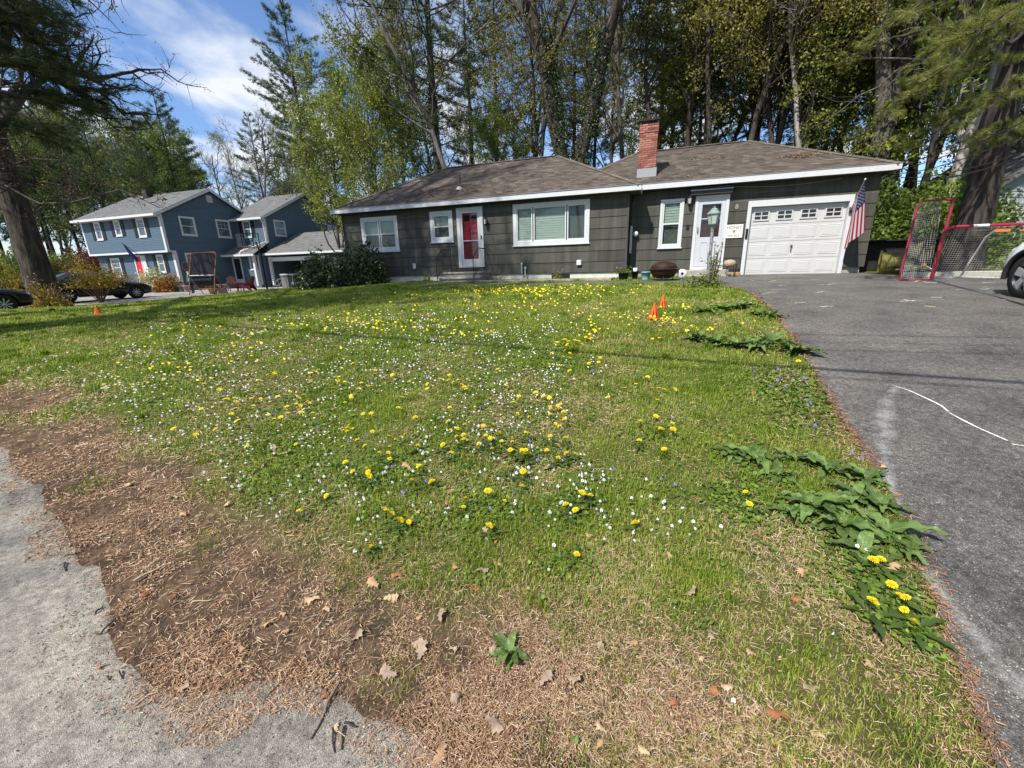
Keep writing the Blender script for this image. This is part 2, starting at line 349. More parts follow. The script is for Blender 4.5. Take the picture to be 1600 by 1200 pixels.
def asphalt(name, dark, light, seam, sc=1.0, spk=3.0, con=1.0):
    m = bpy.data.materials.new(name); m.use_nodes = True; nt = m.node_tree; nt.nodes.clear(); L = nt.links.new
    o = N_(nt, 'ShaderNodeOutputMaterial'); b = N_(nt, 'ShaderNodeBsdfPrincipled'); b.inputs['Roughness'].default_value = .82; b.inputs['Specular IOR Level'].default_value = .25
    t = N_(nt, 'ShaderNodeTexCoord').outputs['Object']
    v = N_(nt, 'ShaderNodeTexVoronoi'); v.inputs['Scale'].default_value = 190*sc; L(t, v.inputs['Vector'])
    sepc = N_(nt, 'ShaderNodeSeparateColor'); L(v.outputs['Color'], sepc.inputs[0])
    st = ramp_node(nt, [(0, dark), (.55, tuple((d+l)/2 for d, l in zip(dark, light))), (.95, light), (1, tuple(min(1, l*spk) for l in light))]); L(sepc.outputs[0], st.inputs[0])
    n1 = noise_node(nt, t, 1.3, 9, .68); r1 = ramp_node(nt, [(.32, (.60, .60, .60)), (.47, (.95, .95, .95)), (.56, (1.08, 1.07, 1.05)), (.72, (1.4, 1.37, 1.3))]); L(n1.outputs['Fac'], r1.inputs[0])
    m1 = N_(nt, 'ShaderNodeMix', data_type='RGBA', blend_type='MULTIPLY'); m1.inputs[0].default_value = 1; L(st.outputs[0], m1.inputs[6]); L(r1.outputs[0], m1.inputs[7])
    n2 = noise_node(nt, t, 26, 5, .8); r2 = ramp_node(nt, [(.36, (.45, .45, .45)), (.5, (1, 1, 1)), (.64, (1.6, 1.6, 1.6))]); L(n2.outputs['Fac'], r2.inputs[0])
    m2 = N_(nt, 'ShaderNodeMix', data_type='RGBA', blend_type='MULTIPLY'); m2.inputs[0].default_value = .8*con; L(m1.outputs[2], m2.inputs[6]); L(r2.outputs[0], m2.inputs[7])
    cur = m2.outputs[2]
    ea = N_(nt, 'ShaderNodeAttribute', attribute_name='edge'); e1 = noise_node(nt, t, 5, 10, .8); e2 = N_(nt, 'ShaderNodeMath', operation='MULTIPLY_ADD'); L(e1.outputs['Fac'], e2.inputs[0]); e2.inputs[1].default_value = 1.5; L(ea.outputs['Fac'], e2.inputs[2])
    e3 = N_(nt, 'ShaderNodeMapRange'); e3.inputs[1].default_value = 1.12; e3.inputs[2].default_value = 1.42; L(e2.outputs[0], e3.inputs[0])
    e4 = noise_node(nt, t, 60, 6, .8); er = ramp_node(nt, [(.35, (.06, .043, .032)), (.5, (.14, .10, .072)), (.66, (.27, .20, .145))]); L(e4.outputs['Fac'], er.inputs[0])
    em = N_(nt, 'ShaderNodeMix', data_type='RGBA'); L(e3.outputs[0], em.inputs[0]); L(cur, em.inputs[6]); L(er.outputs[0], em.inputs[7]); cur = em.outputs[2]
    L(cur, b.inputs['Base Color'])
    bp = N_(nt, 'ShaderNodeBump'); bp.inputs['Strength'].default_value = .8; bp.inputs['Distance'].default_value = .004; L(v.outputs['Distance'], bp.inputs['Height']); bp.invert = True
    bp2 = N_(nt, 'ShaderNodeBump'); bp2.inputs['Strength'].default_value = .5; bp2.inputs['Distance'].default_value = .01; L(n2.outputs['Fac'], bp2.inputs['Height']); L(bp.outputs[0], bp2.inputs['Normal'])
    L(bp2.outputs[0], b.inputs['Normal']); L(b.outputs[0], o.inputs[0]); return m
ROADM = asphalt('worn_road_asphalt', (.20, .184, .158), (.345, .318, .275), None, 1.9, 1.5, .8)
DRIVEM = asphalt('driveway_asphalt', (.058, .054, .049), (.175, .165, .152), None, 1.5)
def sheet(name, rows, off, mats):
    "rows: list of (k,2) arrays of world xy with equal k"
    R = np.array(rows); n, k, _ = R.shape; P = R.reshape(-1, 2)
    V = np.column_stack([P, ground(P[:, 0], P[:, 1])+off]); i, j = np.meshgrid(np.arange(n-1), np.arange(k-1), indexing='ij'); q = (i*k+j).ravel()
    return np_mesh(name, V, np.stack([q, q+k, q+k+1, q+1], 1), mats, smooth=True)
xs = np.concatenate([np.linspace(-60, -6, 60), np.arange(-5.9, 3, .05), np.linspace(3.1, 60, 50)])
fr = np.concatenate([[0, .004, .009, .015, .024, .035, .05], np.geomspace(.07, 1, 30)])
rows = []
for x in xs:
    e = float(road_y(x))+.09+.13*(fnoise(x, 0., 2.6, 21)-.5)*2+.05*(fnoise(x, 0., 11., 22)-.5); rows.append([(x+.0, e-t*14) for t in fr])
rme = sheet('road', rows, .006, ROADM); _z = np.empty(len(rme.vertices)*3, np.float32); rme.vertices.foreach_get('co', _z); _z[2::3] += np.tile(np.where(fr == 0, -.022, np.where(fr < .005, -.008, 0)), len(xs)).astype(np.float32); rme.vertices.foreach_set('co', _z); ea_ = rme.attributes.new('edge', 'FLOAT', 'POINT'); ea_.data.foreach_set('value', np.tile(np.interp(fr, [0, .004, .012, .032], [.80, .50, .20, 0]), len(xs)).astype(np.float32)); tag(put('road', rme), kind='structure')
rows = []
for v in np.concatenate([np.arange(-1.0, 12.9, .08), [12.9]]):
    e = float(drive_u(v)); rows.append([tuple(H(e+(14-e)*t, v)[:2]) for t in np.concatenate([[0], np.geomspace(.008, 1, 40)])])
tag(put('driveway', sheet('driveway', rows, .012, DRIVEM)), kind='structure')
rows = [[tuple(H(u, v)[:2]) for u in np.linspace(-.5, 14, 60)] for v in np.linspace(12.9, 13.7, 10)]
tag(put('driveway', sheet('driveway', rows, .012, DRIVEM)), kind='structure')
rows = [[tuple(H(u, v)[:2]) for u in np.linspace(.98, 6.55, 30)] for v in np.linspace(13.7, 16.72, 20)]
tag(put('driveway_apron', sheet('driveway_apron', rows, .012, DRIVEM)), kind='structure')
rows = [[tuple(H(u, v+.05*math.sin(u*1.7))[:2]) for u in np.linspace(-8.5, -.5, 60)] for v in np.linspace(12.85, 13.7, 8)]
tag(put('front_walk', sheet('front_walk', rows, .012, DRIVEM)), kind='structure')
# the neighbour's drive and yard
NDR = asphalt('pale_drive', (.16, .15, .14), (.36, .34, .31), None)
rows = [[tuple(H(u, v)[:2]) for u in np.linspace(-70, -19.6, 60)] for v in np.linspace(11.0, 30, 40)]
tag(put('neighbour_driveway', sheet('neighbour_driveway', rows, .012, NDR)), kind='structure')

# chalk and spilled marking powder on the drive
def chalk_mat(name, col, cut, soft):
    m = bpy.data.materials.new(name); m.use_nodes = True; nt = m.node_tree; nt.nodes.clear(); L = nt.links.new
    o = N_(nt, 'ShaderNodeOutputMaterial'); d = N_(nt, 'ShaderNodeBsdfDiffuse'); d.inputs[0].default_value = (*col, 1); t = N_(nt, 'ShaderNodeBsdfTransparent')
    c = N_(nt, 'ShaderNodeTexCoord').outputs['Object']; n = noise_node(nt, c, 90, 6, .8); n2 = noise_node(nt, c, 6, 4, .6)
    a = N_(nt, 'ShaderNodeAttribute', attribute_name='fade'); m1 = N_(nt, 'ShaderNodeMath', operation='MULTIPLY'); L(n.outputs['Fac'], m1.inputs[0]); L(n2.outputs['Fac'], m1.inputs[1])
    m2 = N_(nt, 'ShaderNodeMath', operation='MULTIPLY'); L(m1.outputs[0], m2.inputs[0]); L(a.outputs['Fac'], m2.inputs[1])
    r = N_(nt, 'ShaderNodeMapRange'); r.inputs[1].default_value = cut; r.inputs[2].default_value = cut+soft; L(m2.outputs[0], r.inputs[0])
    ms = N_(nt, 'ShaderNodeMixShader'); L(r.outputs[0], ms.inputs[0]); L(t.outputs[0], ms.inputs[1]); L(d.outputs[0], ms.inputs[2]); L(ms.outputs[0], o.inputs[0]); return m
def ribbon(name, pts, w, m, off):
    P = np.array(pts, float); d = np.r_[0, np.cumsum(np.linalg.norm(np.diff(P, axis=0), axis=1))]; s = np.arange(0, d[-1], .05)
    P = np.stack([np.interp(s, d, P[:, 0]), np.interp(s, d, P[:, 1])], 1); P += (np.stack([vnoise(s, 0*s, 2.2, 5), vnoise(s, 0*s, 2.2, 8)], 1)-.5)*.03
    T = np.gradient(P, axis=0); T /= np.linalg.norm(T, axis=1)[:, None]; Nn = np.stack([-T[:, 1], T[:, 0]], 1)
    ww = np.interp(s/s[-1], np.linspace(0, 1, len(w)), w) if not np.isscalar(w) else np.full(len(s), w)
    cs = [-1, -.6, 0, .6, 1]; rows = [[tuple(P[i]+Nn[i]*c*ww[i]) for c in cs] for i in range(len(s))]
    me = sheet(name, rows, off, m); a = me.attributes.new('fade', 'FLOAT', 'POINT'); a.data.foreach_set('value', np.tile([0, .6, 1, .6, 0], len(s)).astype(np.float32))
    return put(name, me)
CHW = chalk_mat('white_chalk', (.72, .70, .66), .12, .10); CHP = chalk_mat('white_powder', (.62, .62, .60), .15, .45)
def gp(pxs): return [tuple(at(*p)[:2]) for p in pxs]
tag(ribbon('chalk_line', gp([(1393, 604), (1420, 613), (1470, 636), (1486, 649), (1530, 672), (1577, 693)]), .014, CHW, .017), 'thin white chalk line slanting across the dark driveway', 'chalk line', kind='structure')
tag(ribbon('chalk_line', gp([(1580, 697), (1598, 700), (1640, 703)]), .013, CHW, .017), kind='structure')
tag(ribbon('powder_trail', gp([(1400, 606), (1386, 630), (1379, 690), (1390, 760), (1425, 850), (1450, 900), (1500, 968), (1560, 1040), (1640, 1110)]), [.05, .09, .14, .12, .07, .05, .045, .06, .10], CHP, .016), kind='structure')
cols = [(.6, .7, .75), (.72, .7, .66), (.7, .62, .35), (.7, .7, .68)]
for k in range(26):
    px = random.uniform(1150, 1590); py = random.uniform(438, 492) if k < 20 else random.uniform(440, 456)
    L_ = random.uniform(8, 30); an = random.uniform(-.12, .12)
    try: pts = gp([(px, py), (px+L_*.5, py+an*L_+random.uniform(-1, 1)), (px+L_, py+an*L_)])
    except Exception: continue
    if np.linalg.norm(np.array(pts[0])-pts[-1]) < .12: continue
    tag(ribbon('chalk_scribble', pts, random.uniform(.012, .035), chalk_mat('chalk_%d' % k, cols[k % 4], .10, .12), .0165), kind='structure')
# ------------------------------------------------------------------ shared building helpers
WHITE = mat('white_trim_paint', (.58, .59, .60), .45, var=.05, scale=3, bump=.12, bscale=30, wear=((.52, .53, .54), .66, 7))
WHITE2 = mat('white_vinyl', (.60, .61, .62), .35, var=.03)
SIDING = mat('grey_green_shake', (.060, .060, .050), .8, var=.28, scale=3, col2=(.078, .076, .062), bump=.7, bscale=38, stretch=(1, 1, .06), tone=.22)
DARKIN = mat('dark_interior', (.012, .012, .012), .9)
CONC = mat('old_concrete', (.34, .31, .27), .9, var=.3, scale=3, bump=.6, bscale=25, wear=((.18, .15, .12), .58, 5))
CONCW = mat('whitewashed_foundation', (.62, .60, .54), .9, var=.2, scale=2, bump=.4, wear=((.25, .22, .18), .62, 6))
BLACK = mat('black_iron', (.012, .012, .013), .5, var=.2)
REDDOOR = mat('dark_red_door', (.40, .02, .045), .4, var=.06, scale=2)
BLIND = mat('pale_blind', (.44, .465, .41), .7, var=.05, scale=2, trans=.25)
ROOM_DIM = mat('dim_room_backing', (.075, .08, .07), .8, var=.12, scale=5)  # dark tone stands for the unlit room behind the windows
SCREEN = mat('dark_room_backing', (.045, .045, .042), .8, var=.1)
GLASS = glass_mat('window_glass')
MUNT = WHITE2
def cut_spans(a, b, holes):
    sp = [(a, b)]
    for h0, h1 in holes:
        ns = []
        for s0, s1 in sp:
            if h1 <= s0 or h0 >= s1: ns.append((s0, s1)); continue
            if h0 > s0: ns.append((s0, h0))
            if h1 < s1: ns.append((h1, s1))
        sp = ns
    return [s for s in sp if s[1]-s[0] > .015]
def lap_wall(parent, o, u0, u1, v, z0, z1, expo, holes, mats, name='siding_board', seam=2.4, grooves=False, seed=1, top_fn=None, axis='u', joined=None, thick=.026, back=0.0):
    """overlapping courses on a wall facing -v (axis 'u') or facing +u (axis 'v', where u0,u1 are v values and v is the u of the wall)
    o = origin of the thing; holes = (a0,a1,z0,z1). Each piece is an object unless joined is an MB"""
    rr = random.Random(seed); n = int(math.ceil((z1-z0)/expo-.02))
    for i in range(n):
        a = z0+i*expo; b = min(a+expo, z1)
        cuts = sorted({a, b, *[q for h in holes for q in (h[2], h[3]) if a+.01 < q < b-.01]})
        joints = []
        if joined is None and seam:
            x = u0+rr.uniform(.5, seam)
            while x < u1-.3: joints.append(x); x += rr.uniform(.6, 1.0)*seam
        for za, zb in zip(cuts[:-1], cuts[1:]):
            hs = [(h[0], h[1]) for h in holes if h[2] < (za+zb)/2 < h[3]]
            for s0, s1 in cut_spans(u0, u1, hs):
                edges = [s0]+[j for j in joints if s0+.12 < j < s1-.12]+[s1]
                for e0, e1 in zip(edges[:-1], edges[1:]):
                    fa = (za-a)/expo; fb = (zb-a)/expo
                    ta = thick-(thick-.006)*fa; tb = thick-(thick-.006)*fb
                    g = 0.0 if joined is not None else .0012
                    ex0, ex1 = e0+g, e1-g
                    mb = joined if joined is not None else MB()
                    tone = rr.random()
                    za_ = za+(.004 if za == a else 0)
                    if axis == 'u':
                        P = [(ex0, v-ta, za_), (ex1, v-ta, za_), (ex1, v-tb, zb), (ex0, v-tb, zb), (ex0, v+back, za_), (ex1, v+back, za_), (ex1, v+back, zb), (ex0, v+back, zb)]
                    else:
                        P = [(v+ta, ex0, za_), (v+ta, ex1, za_), (v+tb, ex1, zb), (v+tb, ex0, zb), (v, ex0, za_), (v, ex1, za_), (v, ex1, zb), (v, ex0, zb)]
                    if top_fn is not None:
                        P = [(p[0], p[1], min(p[2], top_fn(p[1] if axis == 'v' else p[0]))) for p in P]
                    P = [(p[0]-o[0], p[1]-o[1], p[2]-o[2]) for p in P]
                    mb._add(P, [(0,1,2,3), (4,7,6,5), (0,4,5,1), (1,5,6,2), (2,6,7,3), (3,7,4,0)], 0, False, tone)
                    if joined is None: mb.build(name, mats, parent)
def frame_mb(mb, u0, u1, z0, z1, w, va, vb, o, axis='u', wt=None, wb=None, mi=0):
    wt = wt or w; wb = wb or w
    for (a, b, c, d) in ((u0, u0+w, z0+wb, z1-wt), (u1-w, u1, z0+wb, z1-wt), (u0, u1, z1-wt, z1), (u0, u1, z0, z0+wb)):
        if axis == 'u': mb.box(a-o[0], b-o[0], va-o[1], vb-o[1], c-o[2], d-o[2], mi)
        else: mb.box(va-o[0], vb-o[0], a-o[1], b-o[1], c-o[2], d-o[2], mi)
def fbox(mb, a0, a1, d0, d1, z0, z1, o, axis, mi=0):
    "box given along-wall, depth, z"
    if axis == 'u': mb.box(a0-o[0], a1-o[0], d0-o[1], d1-o[1], z0-o[2], z1-o[2], mi)
    else: mb.box(d0-o[0], d1-o[0], a0-o[1], a1-o[1], z0-o[2], z1-o[2], mi)
def window(parent, o, u0, u1, z0, z1, v, trim=.10, lights=((0, 1),), hung=True, axis='u', blinds=(), muntins=0, sill=True, trimmat=None, upper_muntins=None, shelf=.05, lname='window'):
    """window on wall plane v; out = -v for 'u', +u for 'v'. lights = fractions of the clear width"""
    sg = -1 if axis == 'u' else 1; tm = trimmat or WHITE
    def dd(a): return v+sg*a
    mb = MB(); d0, d1 = sorted((dd(.0), dd(.045))); frame_mb(mb, u0, u1, z0, z1, trim, d0, d1, o, axis)
    w = mb.build(lname, tm, parent)
    if sill:
        mb = MB(); d0, d1 = sorted((dd(.0), dd(.075))); fbox(mb, u0-.03, u1+.03, d0, d1, z0-.035, z0-.001, o, axis); mb.build('sill', tm, w)
    cu0, cu1, cz0, cz1 = u0+trim, u1-trim, z0+trim, z1-trim; W0 = cu1-cu0
    for li, (f0, f1) in enumerate(lights):
        a0 = cu0+W0*f0+(.02 if f0 > 0 else 0); a1 = cu0+W0*f1-(.02 if f1 < 1 else 0); s = shelf
        mb = MB(); e0, e1 = sorted((dd(-.005), dd(.025))); frame_mb(mb, a0+.001, a1-.001, cz0+.001, cz1-.001, s, e0, e1, o, axis)
        zm = (cz0+cz1)/2
        if hung: fbox(mb, a0+s, a1-s, e0, e1, zm-.025, zm+.025, o, axis)
        mb.build('sash', WHITE2, w)
        f0_, f1_ = sorted((dd(.006), dd(.009)))
        for (pz0, pz1) in (((zm+.025, cz1-s), (cz0+s, zm-.025)) if hung else ((cz0+s, cz1-s),)):
            mb = MB(); fbox(mb, a0+s, a1-s, f0_, f1_, pz0, pz1, o, axis); mb.build('pane', GLASS, w)
        b0, b1 = sorted((dd(-.055), dd(-.045)))
        kind = blinds[li] if li < len(blinds) else 'half'
        if kind in ('half', 'full', 'up'):
            mb = MB(); bz = cz0+s if kind == 'full' else zm-.01
            nsl = 14 if kind == 'full' else 8; hh = (cz1-bz)/nsl
            for q in range(nsl):
                zz = bz+q*hh; aa = dd(-.045); bb = dd(-.06)
                if axis == 'u': mb.quad((a0-o[0], aa-o[1], zz-o[2]), (a1-o[0], aa-o[1], zz-o[2]), (a1-o[0], bb-o[1], zz+hh*1.02-o[2]), (a0-o[0], bb-o[1], zz+hh*1.02-o[2]))
                else: mb.quad((aa-o[0], a0-o[1], zz-o[2]), (aa-o[0], a1-o[1], zz-o[2]), (bb-o[0], a1-o[1], zz+hh*1.02-o[2]), (bb-o[0], a0-o[1], zz+hh*1.02-o[2]))
            mb.build('blind', BLIND, w)
        if kind != 'full':
            mb = MB(); b0, b1 = sorted((dd(-.10), dd(-.09))); fbox(mb, a0, a1, b0, b1, cz0, cz1, o, axis); mb.build('room_backing', ROOM_DIM if kind != 'dark' else SCREEN, w)  # dark board behind the glass in place of a dim room
        mun = upper_muntins if upper_muntins is not None else muntins
        if mun:
            mb = MB(); m0, m1 = sorted((dd(.010), dd(.02)))
            cells = [(zm+.025, cz1-s)]+([(cz0+s, zm-.025)] if muntins else [])
            for pz0, pz1 in cells:
                for k in range(1, mun): x = a0+s+(a1-a0-2*s)*k/mun; fbox(mb, x-.01, x+.01, m0, m1, pz0, pz1, o, axis)
                zc_ = (pz0+pz1)/2; fbox(mb, a0+s, a1-s, m0+.001*0, m1+.0012, zc_-.01, zc_+.01, o, axis)
            mb.build('muntin', MUNT, w)
    return w
ROOFM = mat('brown_shingle', (.115, .088, .066), .9, var=.3, scale=16, tone_cols=[(.052, .043, .036), (.085, .070, .057), (.120, .099, .080), (.160, .134, .108)], bump=.5, bscale=70)
ROOFG = mat('grey_shingle', (.12, .12, .118), .9, var=.3, scale=16, tone_cols=[(.10, .10, .10), (.145, .145, .142), (.19, .188, .182)], bump=.5, bscale=60)
ROOFB = mat('roof_underlay', (.06, .048, .04), .9)
def roof_slope(mbS, mbB, A, B, C, D, expo=.14, tabw=.24, seed=0):
    """A,B eave ends, C,D ridge ends (C above B, D above A). mbS gets overlapping tabs, mbB the deck"""
    A, B, C, D = map(lambda p: np.array(p, float), (A, B, C, D)); rr = random.Random(seed)
    n = np.cross(B-A, D-A); n /= np.linalg.norm(n)
    if n[2] < 0: n = -n
    mbB.poly([A, B, C, D] if np.linalg.norm(C-D) > 1e-3 else [A, B, C])
    Ls = np.linalg.norm((A+B)/2-(C+D)/2); m_ = max(3, int(Ls/expo))
    for i in range(m_):
        t0, t1 = i/m_, min(1.0, (i+1.08)/m_)
        a0, b0, a1, b1 = A+(D-A)*t0, B+(C-B)*t0, A+(D-A)*t1, B+(C-B)*t1
        L0 = np.linalg.norm(b0-a0)
        if L0 < .05: continue
        k = max(1, int(round(L0/tabw))); off = rr.random()*.5
        es = [0]+[min(1, (j+off+rr.uniform(-.1, .1))/k) for j in range(1, k)]+[1]
        for e0, e1 in zip(es[:-1], es[1:]):
            if e1-e0 < 1e-4: continue
            h = .010+rr.random()*.006; g = .003/L0
            p = [a0+(b0-a0)*(e0+g)+n*h, a0+(b0-a0)*(e1-g)+n*h, a1+(b1-a1)*(e1)+n*.004, a1+(b1-a1)*(e0)+n*.004, a0+(b0-a0)*(e0+g)+n*.001, a0+(b0-a0)*(e1-g)+n*.001]
            tone = np.clip(rr.gauss(.5, .20), 0, 1)
            mbS._add(p, [(0,1,2,3), (4,5,1,0)], 0, False, tone)

# ------------------------------------------------------------------ the grey single-storey house
VB, VF = 16.63, 15.98; O = (-6.0, 16.3, 1.1)
def rel(p): return (p[0]-O[0], p[1]-O[1], p[2]-O[2])
hs = hthing('house', *O, 'dark grey-green single-storey house with brown hipped roof, white trim and brick chimney', 'house')
# core walls, foundation
mb = MB(); mb.box(*[c for c in (-13.10-O[0], -1.02-O[0], VF+.17-O[1], 22.6-O[1], 1.30-O[2], 3.95-O[2])]); mb.box(-1.02-O[0], 6.36-O[0], VB+.17-O[1], 23.2-O[1], 1.12-O[2], 4.04-O[2])
mb.box(-13.155-O[0], -13.101-O[0], VF+.001-O[1], 22.6-O[1], 1.30-O[2], 3.96-O[2])
mb.build('wall', SIDING, hs)
mb = MB(); mb.box(-13.08-O[0], -1.05-O[0], VF+.03-O[1], 22.5-O[1], .7-O[2], 1.299-O[2]); mb.build('foundation', CONCW, hs)
mb = MB(); mb.box(-1.04-O[0], 2.80-O[0], VB+.05-O[1], VB+.30-O[1], .7-O[2], 1.30-O[2]); mb.box(5.82-O[0], 6.30-O[0], VB+.05-O[1], 23.1-O[1], .7-O[2], 1.30-O[2]); mb.build('foundation', CONC, hs)
mb = MB(); mb.box(-3.75-O[0], -3.05-O[0], VF+.005-O[1], VF+.028-O[1], 1.12-O[2], 1.28-O[2]); mb.build('crawl_vent', BLACK, hs)
openF = [(-12.22, -10.39, 2.358, 3.767), (-8.835, -7.817, 2.629, 3.806), (-7.632, -6.507, 1.60, 3.869), (-5.256, -2.344, 2.356, 3.84)]
openB = [(.06, .84, 2.10, 3.72), (1.20, 2.26, 1.30, 3.76), (2.84, 5.79, 1.0, 3.49)]
lap_wall(hs, O, -13.155, -1.0, VF+.0, 1.306, 3.96, .381, openF, SIDING, seed=3, thick=.024, back=.165)
lap_wall(hs, O, -.985, 6.39, VB+.0, 1.30, 4.05, .381, openB, SIDING, seed=5, thick=.024, back=.165)
lap_wall(hs, O, VF+.0, VB-.02, -1.0, 1.306, 3.96, .381, [], SIDING, seed=6, axis='v', seam=0, thick=.02)
lap_wall(hs, O, VB+.03, 23.2, 6.36, 1.30, 4.05, .381, [], SIDING, seed=7, axis='v', seam=3.2, thick=.03)
for ca, cb_, cd in ((-1.045, -.975, 0), (-13.20, -13.157, .05)):
    mb = MB(); mb.box(ca-O[0], cb_-O[0], VF-.03-O[1], VF+cd-O[1], 1.30-O[2], 3.965-O[2]); mb.build('corner_board', SIDING, hs)
# windows
window(hs, O, -12.22, -10.39, 2.358, 3.767, VF-.0, trim=.13, lights=((0, .5), (.5, 1)), blinds=('half', 'half'))
window(hs, O, -8.835, -7.817, 2.629, 3.806, VF, trim=.14, blinds=('half',))
window(hs, O, -5.256, -2.344, 2.356, 3.84, VF, trim=.14, lights=((0, .245), (.245, .735), (.735, 1)), hung=False, blinds=('full', 'full', 'none'), shelf=.04)
window(hs, O, .06, .84, 2.10, 3.72, VB, trim=.085, blinds=('half',))
# front door: storm door over a red panelled door
fd = MB(); frame_mb(fd, -7.632, -6.507, 1.60, 3.869, .15, VF-.04, VF+.12, O, wt=.13, wb=.06); fd = fd.build('front_door', WHITE, hs)
mb = MB(); a0, a1, z0, z1 = -7.48, -6.66, 1.662, 3.737
frame_mb(mb, a0, a1, z0, z1, .085, VF-.02, VF+.01, O, wb=.26, wt=.075); mb.box(a0+.085-O[0], a1-.085-O[0], VF-.018-O[1], VF+.008-O[1], 2.61-O[2], 2.645-O[2]); mb.build('storm_door', WHITE2, fd)
mb = MB(); mb.box(a0-O[0], a1-O[0], VF+.06-O[1], VF+.11-O[1], z0-O[2], z1-O[2])
for (f0, f1, g0, g1) in ((.14, .45, .44, .80), (.55, .86, .44, .80), (.14, .45, .08, .36), (.55, .86, .08, .36)):
    x0 = a0+(a1-a0)*f0; x1 = a0+(a1-a0)*f1; y0 = z0+(z1-z0)*g0; y1 = z0+(z1-z0)*g1
    frame_mb(mb, x0, x1, y0, y1, .03, VF+.047, VF+.0595, O); mb.box(x0+.06-O[0], x1-.06-O[0], VF+.052-O[1], VF+.0595-O[1], y0+.06-O[2], y1-.06-O[2])
mb.build('red_door_leaf', REDDOOR, fd)
mb = MB()
for f0, f1 in ((.16, .44), (.56, .84)): mb.box(a0+(a1-a0)*f0-O[0], a0+(a1-a0)*f1-O[0], VF+.045-O[1], VF+.058-O[1], z0+1.72-O[2], z0+1.93-O[2])
mb.build('door_light', DARKIN, fd)
mb = MB(); mb.box(a0+.085-O[0], a1-.085-O[0], VF-.004-O[1], VF-.001-O[1], 1.922-O[2], 3.66-O[2]); mb.build('pane', GLASS, fd)
scr = mat('door_insect_screen', (.25, .13, .09), .9, trans=.3)
mb = MB()
for k in range(20): x = a0+.09+k*.0324; mb.box(x-O[0], x+.004-O[0], VF+.001-O[1], VF+.004-O[1], 1.93-O[2], 2.605-O[2])
for k in range(20): z = 1.935+k*.034; mb.box(a0+.088-O[0], a1-.088-O[0], VF+.0045-O[1], VF+.0065-O[1], z-O[2], z+.004-O[2])
tag(mb.build('screen', scr, fd), kind='stuff')
mb = MB(); mb.box(-6.60-O[0], -6.575-O[0], VF-.09-O[1], VF-.04-O[1], 2.66-O[2], 2.80-O[2]); mb.build('handle', BLACK, fd)
# side door with a roll-up awning over it
SDW = mat('side_door_paint', (.50, .52, .55), .4, var=.04)
sdr = MB(); frame_mb(sdr, 1.20, 2.26, 1.30, 3.76, .10, VB-.05, VB+.12, O, wt=.08, wb=.12); sdr = sdr.build('side_door', WHITE, hs)
mb = MB(); a0, a1, z0, z1 = 1.302, 2.158, 1.43, 3.678
frame_mb(mb, a0, a1, z0, z1, .13, VB-.03, VB+.0, O, wb=.98, wt=.20); mb.box(a0+.132-O[0], a1-.132-O[0], VB-.028-O[1], VB-.002-O[1], 3.0-O[2], 3.03-O[2])
for x0, x1 in ((a0+.17, a0+.40), (a1-.40, a1-.17)): frame_mb(mb, x0, x1, z0+.18, z0+.82, .02, VB-.042, VB-.031, O)
mb.build('storm_door', SDW, sdr)
mb = MB(); mb.box(a0+.13-O[0], a1-.13-O[0], VB-.016-O[1], VB-.012-O[1], 2.42-O[2], 3.47-O[2]); mb.build('pane', GLASS, sdr)
DRED = mat('maroon_inner_door', (.05, .012, .012), .5)
mb = MB(); mb.box(a0-O[0], a1-O[0], VB+.07-O[1], VB+.10-O[1], z0-O[2], z1-O[2]); mb.build('inner_door', DRED, sdr)
mb = MB(); mb.tube([(1.345-O[0], VB-.06-O[1], 2.55-O[2]), (1.345-O[0], VB-.09-O[1], 2.60-O[2]), (1.345-O[0], VB-.09-O[1], 2.72-O[2]), (1.345-O[0], VB-.04-O[1], 2.75-O[2])], .012, 6); mb.build('handle', BLACK, sdr)
AWN = mat('charcoal_awning', (.045, .047, .055), .6, var=.15)
mb = MB(); mb.box(1.02-O[0], 2.30-O[0], VB-.20-O[1], VB-.025-O[1], 3.78-O[2], 3.93-O[2]); mb.tube([(1.02-O[0], VB-.16-O[1], 3.985-O[2]), (2.30-O[0], VB-.16-O[1], 3.985-O[2])], .055, 12)
aw = mb.build('awning', AWN, hs); mb = MB(); mb.box(1.0-O[0], 2.32-O[0], VB-.225-O[1], VB-.201-O[1], 3.905-O[2], 3.935-O[2]); mb.build('awning_rail', mat('grey_metal', (.35, .36, .38), .4, metal=.6), aw)
# garage door
GD = mat('garage_door_white', (.53, .53, .515), .45, var=.05, scale=2, bump=.15, bscale=14)
gf = MB(); w_ = .11
gf.box(2.84-O[0], 2.95-O[0], VB-.045-O[1], VB+.12-O[1], 1.05-O[2], 3.30-O[2]); gf.box(5.68-O[0], 5.79-O[0], VB-.045-O[1], VB+.12-O[1], 1.05-O[2], 3.30-O[2]); gf.box(2.84-O[0], 5.79-O[0], VB-.045-O[1], VB+.12-O[1], 3.301-O[2], 3.49-O[2])
gf.build('garage_door_frame', WHITE, hs)
gdr = MB(); gdr.box(2.955-O[0], 5.675-O[0], VB+.125-O[1], VB+.155-O[1], 1.09-O[2], 3.298-O[2]); gdr = gdr.build('garage_door', GD, hs)
gw = (5.675-2.955)/4; gh = (3.29-1.10)/4
sec = MB(); sec.box(2.957-O[0], 5.673-O[0], VB+.105-O[1], VB+.1245-O[1], 0, gh-.012); secm = sec.mesh('door_section', GD)
for r_ in range(4): put('door_section', secm, gdr, (0, 0, 1.10+r_*gh-O[2]))
pn = MB(); px0, px1, pz0, pz1 = .07, gw-.07, .09, gh-.09
